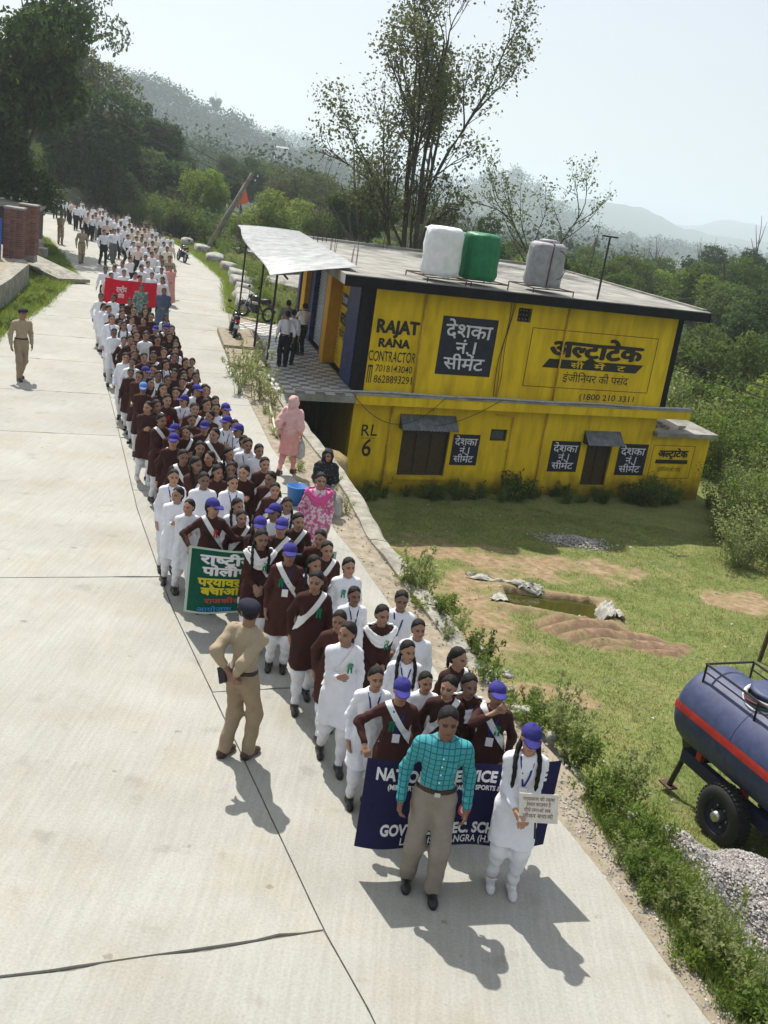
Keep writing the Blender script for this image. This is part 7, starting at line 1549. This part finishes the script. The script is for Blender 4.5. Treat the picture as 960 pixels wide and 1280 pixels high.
# fill the ranks where the column stands shoulder to shoulder
allp = [(o.location.x, o.location.y) for o in COL.objects if o.name.startswith('person') and o.parent is None]; kfill = 0
for tr_ in range(4000):
    if kfill >= 40: break
    y = rng.uniform(14.5, 30); L_ = [q for q in allp if abs(q[1] - y) < 1.3]
    if len(L_) < 4: continue
    xs_ = sorted(q[0] for q in L_)
    if xs_[-1] - xs_[0] < .8: continue
    x = rng.uniform(xs_[0] + .35, xs_[-1] - .3)
    if min(math.hypot(x - q[0], y - q[1]) for q in allp) < .50: continue
    allp.append((x, y)); kfill += 1; h = float(rng.uniform(1.36, 1.5)); kd = 'b' if rng.random() < .5 else 'w'; d = (GH if y < 24 else GL)[int(rng.integers(0, 3))]; hs = list(d['hair'])
    person(d, 'girl in %s tunic%s, deep inside the packed middle ranks' % ('brown' if kd == 'b' else 'white', ' with sash' if kfill % 3 == 0 else ''), x, y, 0, h, facing(x, y, .5, .3), GRP, tops[kd], C_salw, C_shoe, hs[kfill % len(hs)], C_cap if kfill % 7 == 0 else None, kfill % 2 if kfill % 3 == 0 else None)
# ------------------------------------------------------------------ the people one can single out
def at_feet(x, y): p = gp(x, y, 0); return p[0], p[1]
# man in the checked shirt
P = Pose(male=True, hl=(.25, -.06, .80), hr=(-.26, -.05, .80), fl=(.10, -.10, .075), fr=(-.10, .04, .075), yaw=.05, hpitch=-0.03, wide=1.05, curl=1.0); d = proto_man(P, True, .05, 1.1, stout=1.06, cuff=(.049, .044, .038)); x, y = at_feet(523, 1108)
pm = person(d, 'man in teal checked shirt and grey trousers standing before the navy banner', x, y, 0, 1.74, facing(x, y, .25, 0), None, C_teal, cloth_mat('stone_grey_trousers', (.235, .205, .17), 0), C_shoe, None, skin=skin_mat('skin_dark', (.22, .115, .075)))
mb = MB(); 
for sx in (-1, 1): mb.add([(0, -.085, 1.335), (sx * .055, -.062, 1.365), (sx * .085, -.075, 1.325), (sx * .035, -.105, 1.285)], [(0, 1, 2, 3)])
mb.obj('collar', C_teal, pm); mb = MB(); mb.box((.04, -.128, 1.13), (.11, -.118, 1.21)); mb.obj('pocket', C_teal, pm); mb = MB(); mb.box((-.022, -.148, .918), (.022, -.138, .952)); mb.obj('buckle', C_chrome if 'C_chrome' in globals() else M_chrome, pm)
for zz in (1.24, 1.17, 1.10, 1.03): 
    mb = MB(); mb.lathe([(.001, 0), (.007, .001), (.007, .004), (.001, .005)], 8, Matrix.Translation((0, -.128 + (zz < 1.1) * .006, zz)) @ Matrix.Rotation(R(90), 4, 'X')); mb.obj('button', C_card, pm)
# girl with the placard
P = Pose(hl=(.05, -.22, .90), hr=(-.05, -.23, .93), pl=(0, 1, 0), pr=(0, 1, .3), fl=(.09, -.03, .075), fr=(-.09, .03, .075), yaw=.0, hpitch=0.09, curl=1.1); d = proto_girl(P, ('twin',), ph=2.0); x, y = at_feet(625, 1108)
pg = person(d, 'girl in violet cap and white tunic holding a written placard beside the man', x, y, 0, 1.60, facing(x, y, .2, 0) + .08, None, C_white, C_salw, C_sport, 'twin', C_cap, None, None, True)
s = 1.0; M_pla = mat('placard_board', (.62, .58, .52), .8, noise=.1, nscale=12); rz = pg.rotation_euler.z
pl = thing('placard', 'small hand lettered white placard held at the girl\'s waist', 'placard', (x + math.sin(rz) * .30 + .12, y - math.cos(rz) * .30, 1.02), rz - .06); pl.rotation_euler = (R(-16), R(-7), rz - .05)
mb = MB(); mb.box((-.16, -.006, -.12), (.16, .006, .12)); bd = mb.obj('board', M_pla, pl); mb = MB(); mb.tube([(-.02, .012, .05), (-.02, .02, -.26)], .010, 6); mb.obj('handle', M_wood, pl)
M_inkr = mat('brown_marker', (.16, .07, .05), .7)
lettering('lettering', [('पर्यावरण की रकषा', -.13, .062, .030, .26, .004), ('हमारा करतवय है', -.10, .018, .030, .20, .004), ('पौधे लगाओ सब', -.12, -.030, .030, .22, .004), ('जीवन बचाओ', -.13, -.080, .034, .25, .004)], M_inkr, bd, lambda u, v, t_: (u, -.0065 - t_, v), .002)
# girl holding the left end of the navy banner
P = Pose(hl=(.18, -.10, .90), hr=(-.30, -.20, .98), er=(-1, .3, -.2), pr=(0, 1, -.3), yaw=.0, hpitch=0.05, curl=1.3); d = proto_girl(P, ('tail',), ph=.5); p = gp(502, 863, 1.50 * .93)
person(d, NEAR[0][6], p[0], p[1], 0, 1.50, facing(p[0], p[1], .3, 0), None, C_brown, C_salw, C_shoe, 'tail', C_cap, 1, (C_green, 1), True)
# girl drinking
P = Pose(hl=(.19, -.16, .92), hr=(.0, -.20, 1.40), er=(-1, -.3, -.6), dr=(.5, -.2, .6), pr=(.2, 1, 0), yaw=.15, hpitch=-.1, curl=1.2); d = proto_girl(P, ('tail',), ph=.9); p = gp(621, 868, 1.52 * .93)
person(d, 'girl in violet cap and brown tunic raising a hand to her mouth', p[0], p[1], 0, 1.52, facing(p[0], p[1], .2, 0), None, C_brown, C_salw, C_shoe, 'tail', C_cap, 1, (C_green, 0), True)
# girl holding the green banner with outstretched arm
P = Pose(hl=(.50, -.16, 1.12), hr=(-.28, -.20, .98), el=(.2, .4, -1), er=(-.8, .5, -.2), pr=(0, 1, 0), pl=(0, .3, -1), yaw=.75, hpitch=0.01, curl=1.0); d = proto_girl(P, ('braid',), ph=1.5); p = gp(266, 634, 1.56 * .93)
person(d, 'girl in blue cap and brown tunic stretching an arm over the green banner', p[0], p[1], 0, 1.56, facing(p[0], p[1], .4, 0), None, C_brown, C_salw, C_shoe, 'braid', C_cap, 1, (C_redb, 0), False)
# policeman seen from behind
P = Pose(male=True, hl=(.04, .17, .93), hr=(-.02, .18, .90), el=(.28, 1, 0), er=(-.28, 1, 0), dl=(-.6, .1, -.4), dr=(.6, .1, -.2), pl=(0, -1, 0), pr=(0, -1, 0), fl=(.10, .03, .075), fr=(-.08, -.10, .075), yaw=.55, hpitch=-0.01, curl=1.0, wide=.95); d = proto_man(P, True, .42, 2.5, beret=True); x, y = at_feet(292, 948)
pc = person(d, 'policeman in khaki seen from behind with hands clasped at his back', x, y, 0, 1.74, R(152), 'policemen in khaki', C_khaki, C_khakid, C_boot, None, beret=C_navyc)
q = link('wallet', MB().mesh('x') if False else (lambda b: (b.box((-.045, -.012, -.08), (.045, .012, .08)), b.mesh('wallet'))[1])(MB()), mat('black_wallet', (.015, .013, .012), .4), None); tag(q, 'small dark wallet held behind the policeman\'s back', 'wallet'); v = Matrix.Rotation(pc.rotation_euler.z, 3, 'Z') @ Vector((.09, .22, .93)) * 1.0; q.location = (x + v.x, y + v.y, .99); q.rotation_euler = (R(20), R(35), pc.rotation_euler.z)
for sx in (-1, 1): mb = MB(); mb.box((-.035, -.024, -.006), (.035, .024, .008), Matrix.Translation((sx * .105, .0, 1.343)) @ Matrix.Rotation(sx * .22, 4, 'Y')); mb.obj('epaulette', C_khakid, pc)
x, y = at_feet(25, 474); p2 = person(MW, 'policeman in khaki and dark cap standing alone at the left edge of the road', x, y, 0, 1.72, facing(x, y, .2, 0) + .35, 'policemen in khaki', C_khaki, C_khakid, C_boot, None, beret=C_navyc)
for (a, b_, lab) in ((75, 305, 'policeman in khaki farthest up the road at the verge'), (101, 329, 'policeman in khaki walking beside the two white shirted men')):
    x, y = at_feet(a, b_); person(ML[2] if a < 90 else MW, lab, x, y, 0, 1.72, facing(x, y, .5, 0), 'policemen in khaki', C_khaki, C_khakid, C_boot, None, beret=C_navyc)
for (a, b_, lab, tr, k) in ((128, 331, 'man in white shirt and black trousers walking on the left of the pair', C_black, 0), (141, 329, 'man in white shirt and grey trousers walking on the right of the pair', C_greyt, 1)):
    x, y = at_feet(a, b_); person(ML[k], lab, x, y, 0, 1.72, facing(x, y, .4, .1), None, C_white, tr)
p = gp(212, 323, 1.6); person(ML[1], 'man in khaki shirt walking at the right rear of the red banner group', p[0], p[1], 0, 1.72, facing(p[0], p[1], .5, 0), None, C_khaki, C_khakid, C_shoe, None, beret=C_khakid)
# women teachers and passers-by
P = Pose(hl=(.2, -.05, .8), hr=(-.2, -.1, .85), yaw=.1, wide=1.12, **stepL); dW = proto_girl(P, ('bun',), True, False, False, False, True, hem=.45)
x, y = gp(401, 600, 1.49)[:2]; person(dW, 'woman in pink printed tunic with pink scarf walking at the roadside', x, y, 0, 1.60, facing(x, y, .3, 0), None, C_pinkprint, cloth_mat('pink_salwar', (.5, .12, .25), 0), C_boot, 'bun', None, None, None, False, cloth_mat('bright_pink_scarf', (.62, .09, .28), 0))
p = gp(177, 360, 1.46); person(dW, 'woman in grey green printed clothes in front of the red banner', p[0], p[1], 0, 1.58, facing(p[0], p[1], .4, 0), None, C_greenprint, C_salw, C_shoe, 'bun', None, None, None, False, C_greenprint)
def robe_parts(P, hem, low, hood=True, inf=.03):
    """a shawl over head and shoulders as one draped surface"""
    g = Grid(axis(-.34, .34, .012), axis(-.26, .30, .012), axis(low - .03, 1.66, .012)); D = eval_prims(g, P.torso() + P.arms((.05, .045, .04), .75), 55, inf); hd = eval_prims(g, P.head() + [ell(P.H(0, .045, -.05), (.075, .07, .08), P.M)], 70, .02)
    if hood: D = smin(D, hd, 45)
    x = g.ax[0][:, None, None]; y = g.ax[1][None, :, None]; z = g.ax[2][None, None, :]; D = D + .005 * np.sin(z * 45 + x * 18 + 4 * np.sin(y * 14)) + .004 * np.sin(x * 60 + z * 20)
    D = np.maximum(D, low + .10 * np.abs(x) / .2 - z); X, Y, Z = x - P.hd[0], y - P.hd[1], z - P.hd[2]; M = P.M; yl = M[0][1] * X + M[1][1] * Y + M[2][1] * Z; face = np.sqrt((X / .062) ** 2 + ((Z + .02) / .095) ** 2) - 1; face = np.where(yl < -.01, face * .06, .05); D = np.maximum(D, -face)
    return cloth('shawl', g, D.astype(np.float32))
P = Pose(hl=(.2, .06, .82), hr=(-.20, -.1, .84), yaw=-.1, hpitch=-0.06, wide=1.05, **stepR); d = proto_girl(P, ('bun',), True, False, False, False, False, hem=.42); x, y = at_feet(357, 592)
pk = person(d, 'woman in pale pink with covered head walking away along the shoulder', x, y, 0, 1.58, R(180) - .25, None, C_pinkp, C_pinkp, C_boot, 'none'); link('shawl', robe_parts(P, .42, .78), cloth_mat('pale_pink_veil', (.66, .40, .38), 0), pk)
v = Matrix.Rotation(pk.rotation_euler.z, 3, 'Z') @ Vector((-.22, -.1, 0)); bgm = MB(); bgm.tube([(0, 0, .0), (.01, 0, -.08), (.0, .01, -.2), (.0, 0, -.36), (0, 0, -.42)], [.01, .05, .09, .10, .05], 10); o = bgm.obj('plastic_bag', mat('clear_grey_plastic', (.42, .42, .40), .3, noise=.4, nscale=12), None, True, (x + v.x, y + v.y, .76)); tag(o, 'grey plastic bag hanging from the pink veiled woman\'s hand', 'bag')
p = gp(205, 366, 1.42); d2 = proto_girl(Pose(hl=(.06, -.2, .95), hr=(-.06, -.2, .97), wide=1.15, hpitch=-0.01), ('bun',), False, False, False, False, False, hem=.12, flare=(.15, .24)); ps = person(d2, 'woman wrapped in slate blue shawl before the right end of the red banner', p[0], p[1], 0, 1.58, facing(p[0], p[1], .4, 0), None, C_denim, C_salw, C_shoe, 'bun'); link('shawl', robe_parts(d2['P'], .1, .75, False), C_denim, ps)
p = gp(214, 335, 1.46); person(d2, 'woman in salmon pink robe at the right rear of the red banner', p[0], p[1], 0, 1.56, facing(p[0], p[1], .5, 0), None, C_pinkp, C_pinkp, C_shoe, 'bun')
# woman seated on the wall edge
P = Pose(hl=(.12, -.30, .95), hr=(-.12, -.30, .95), fl=(.10, -.42, .50), fr=(-.10, -.42, .50), yaw=.3, hpitch=0.04); d = proto_girl(P, ('bun',), True, False, False, False, False, hem=.62); p = gp(409, 578, .88)
pz = person(d, 'woman in dark dotted headscarf seated on the edge behind the pink printed lady', p[0], p[1], -.46, 1.58, facing(p[0], p[1], .2, 0), None, C_greyprint, C_greyprint, C_boot, 'bun'); link('shawl', robe_parts(P, .6, .92), C_darkprint, pz)
o = link('boulder', rock_mesh('boulder', .38, .34, .42, 91), M_stone, None, (p[0], p[1] + .08, -.06)); tag(o, 'rough stone the woman in the dark headscarf sits on', 'stone')
# men on the verandah, seen from behind
PV = [proto_man(Pose(male=True, hl=(.25, -.02, .80), hr=(-.24, .04, .82), yaw=.3, hpitch=-0.01), True, .45, 1), proto_man(Pose(male=True, hl=(.12, -.30, 1.28), hr=(-.12, -.28, 1.25), el=(.6, .2, -1), er=(-.6, .2, -1), yaw=0), True, .45, 2)]
for (a, b_, k, rz, lab) in ((352, 459, 0, R(200), 'man in white shirt and black trousers nearest the verandah edge, back turned'), (360, 456, 0, R(170), 'man in white shirt partly hidden behind his companion on the verandah'), (374, 444, 1, R(215), 'man in white shirt raising his hands to the shop front'), (354, 440, 0, R(185), 'man in white shirt farthest back on the verandah')):
    x, y = at_feet(a, b_); person(PV[k], lab, x, y, .02, 1.70, rz, 'men on the verandah', C_white if a != 354 else C_greyt, C_black)
# ------------------------------------------------------------------ banners
def banner(name, label, A, B, z0, z1, m, wave, rows, bend=.05, border=None):
    """a cloth strip held upright between two points, letters riding on its waves"""
    A, B = np.array(A[:2], float), np.array(B[:2], float); u = B - A; L = np.linalg.norm(u); u /= L; nrm = np.array([u[1], -u[0]])
    def pt(s, t, off=0):
        o = wave * (math.sin(s * 7.5 + 1) * .6 + math.sin(s * 17 + 2 * t) * .35) * (1 - .3 * t) + bend * math.sin(s * math.pi); sag = .055 * math.sin(s * math.pi) ** 2 * t + .02 * math.sin(s * 9); p = A + u * s * L + nrm * (o + off); return (p[0], p[1], z0 + (z1 - z0) * t - sag)
    e = thing(name, label, 'banner', (A[0], A[1], 0)); T = Vector((A[0], A[1], 0)); n1, n2 = 56, 12; vs = []
    for i in range(n1 + 1):
        for j in range(n2 + 1): vs.append(tuple(Vector(pt(i / n1, j / n2)) - T))
    mb = MB(); mb.add(vs, [(i * (n2 + 1) + j, (i + 1) * (n2 + 1) + j, (i + 1) * (n2 + 1) + j + 1, i * (n2 + 1) + j + 1) for i in range(n1) for j in range(n2)]); mb.obj('cloth', m, e, True)
    for (text, s0, t0, hh, ws, bold, mm) in rows:
        v, f, w_ = typeset(text, bold); lo, hi = v.min(0), v.max(0); dev = any('\u0900' <= c <= '\u097f' for c in text); sy = hh / (.7 if dev else hi[1]); sx = ws / (hi[0] - lo[0])
        bm = bmesh.new(); bv = [bm.verts.new((s0 + (a - lo[0]) * sx, t0 + b_ * sy, 0)) for a, b_ in v]
        for q in f:
            try: bm.faces.new([bv[i] for i in q])
            except ValueError: pass
        if bold > .015:                                     # heavy letters: extra strokes laid over each other
            base_v = [v_.co.copy() for v_ in bv]
            for q_, (ox, oy) in enumerate(((.03, 0), (-.03, 0), (0, .03), (0, -.03))):
                nv_ = [bm.verts.new((c_.x + ox * sx, c_.y + oy * sy, .0012 * (q_ + 1))) for c_ in base_v]
                for q in f:
                    try: bm.faces.new([nv_[i] for i in q])
                    except ValueError: pass
        for v_ in bm.verts: v_.co = Vector(pt(v_.co.x, v_.co.y, .006 + v_.co.z)) - T
        me = bpy.data.meshes.new('lettering'); bm.to_mesh(me); bm.free(); link('lettering', me, mm, e)
    if border:
        for k in range(n1):
            pass
        for (a0, a1, c0, c1) in ((0, 1, .0, .03), (0, 1, .97, 1.0), (0, .018, .031, .969), (.982, 1, .031, .969)):
            vs = []; nn = 40 if a1 - a0 > .5 else 2; mm_ = 2 if a1 - a0 > .5 else 14
            for i in range(nn + 1):
                for j in range(mm_ + 1): vs.append(tuple(Vector(pt(a0 + (a1 - a0) * i / nn, c0 + (c1 - c0) * j / mm_, .004)) - T))
            mb = MB(); mb.add(vs, [(i * (mm_ + 1) + j, (i + 1) * (mm_ + 1) + j, (i + 1) * (mm_ + 1) + j + 1, i * (mm_ + 1) + j + 1) for i in range(nn) for j in range(mm_)]); mb.obj('border', border, e)
    return e, pt
M_bnavy = cloth_mat('navy_banner_cloth', (.013, .013, .058), 0, .15, .7); M_bgreen = cloth_mat('green_banner_cloth', (.004, .085, .05), 0, .15, .7); M_bred = cloth_mat('red_banner_cloth', (.55, .005, .025), 0, .12, .7)
M_bw = mat('banner_white_print', (.72, .72, .74), .7); M_by = mat('banner_yellow_print', (.65, .55, .02), .7); M_br = mat('banner_red_print', (.6, .06, .06), .7); M_bb = mat('banner_blue_print', (.05, .25, .6), .7)
e, pt = banner('navy_banner', 'navy blue cloth banner with white block lettering at the head of the procession', gp(442, 1056, .24), gp(679, 1054, .24), .24, 1.12, M_bnavy, .03, [('NATIONAL SERVICE SCHEME', .055, .79, .13, .88, .035, M_bw), ('(MINISTRY OF YOUTH AFFAIRS & SPORTS & OF THE INDIA)', .12, .69, .055, .78, .02, M_bw), ('GOVT. SEN. SEC. SCHOOL', .115, .165, .125, .72, .02, M_bw), ('LA     DIST. KANGRA (H.P.)', .225, .045, .085, .50, .015, M_bw)])
vs = []; fs = []
for (r0, mm) in ((.09, M_br), (.06, M_bw), (.035, M_br)):
    mb = MB(); T = Vector(e.location); mb.add([tuple(Vector(pt(.53 + r0 * .39 * math.cos(a), .45 + r0 * math.sin(a) * 1.0, .008 + .004 * (.13 - r0) / .05)) - T) for a in np.linspace(0, 6.283, 25)[:-1]], [tuple(range(24))]); mb.obj('emblem', mm, e)
gA = gp(229, 763, .22); gd = np.array([.93, .30]); gB = gA[:2] + gd * 1.95
banner('green_banner', 'dark green banner with white and yellow letters held across the procession', gA, gB, .22, 1.12, M_bgreen, .04, [('राष~ट^ीय सेवा', .08, .77, .135, .62, .02, M_bw), ('पोलीथीन हटाओ', .10, .60, .125, .78, .02, M_bw), ('पर्यावरण', .075, .435, .12, .36, .02, M_by), ('बचाओ', .10, .30, .11, .26, .02, M_by), ('राजकीय वरषिठ'.replace('रषि', 'िरष'), .13, .165, .075, .45, .01, M_br), ('स', .38, .09, .06, .06, .01, M_br), ('आयोजक', .08, .04, .065, .24, .015, M_bb)], .05, mat('banner_pale_border', (.42, .52, .46), .7))
rA = gp(131, 356, 1.2); rB = gp(196, 363, 1.2); banner('red_banner', 'bright red banner with faint white lettering farther up the procession', rA, rB, .62, 1.46, M_bred, .05, [('राष~ट^ीय', .22, .50, .22, .2, .01, M_bw), ('सेवा', .26, .25, .18, .12, .01, M_bw)], .06)

# ------------------------------------------------------------------ the hazy air
def haze_box():
    hm = bpy.data.materials.new('haze_air'); hm.use_nodes = True; t = hm.node_tree; t.nodes.clear(); out = t.nodes.new('ShaderNodeOutputMaterial'); v = t.nodes.new('ShaderNodeVolumePrincipled')
    v.inputs['Color'].default_value = (.80, .91, 1.0, 1); v.inputs['Density'].default_value = HAZE_D; v.inputs['Anisotropy'].default_value = .35; t.links.new(v.outputs[0], out.inputs['Volume'])
    mb = MB(); mb.box((-6200, -6200, -60), (6200, 6200, 150)); o = mb.obj('haze', hm); tag(o, 'pale sunlit haze lying over the whole valley', 'haze', None, 'stuff')
HAZE_D = .00042
haze_box()
# ------------------------------------------------------------------ look-alikes: say which one, by place
def which_one():
    by = {}
    for o in COL.objects:
        if o.parent is None and o.get('label') and o.get('kind') is None: by.setdefault(o['label'], []).append(o)
    for lab, L in by.items():
        if len(L) < 2: continue
        L.sort(key=lambda o: px(o.location)[0])
        for k, o in enumerate(L): o['label'] = '%s, %s from the left' % (lab, nth(k + 1))
which_one()
for o in COL.objects:
    if o.parent is None and len(o.get('label', '').split()) > 16: print('LONG', o.name, o['label'])
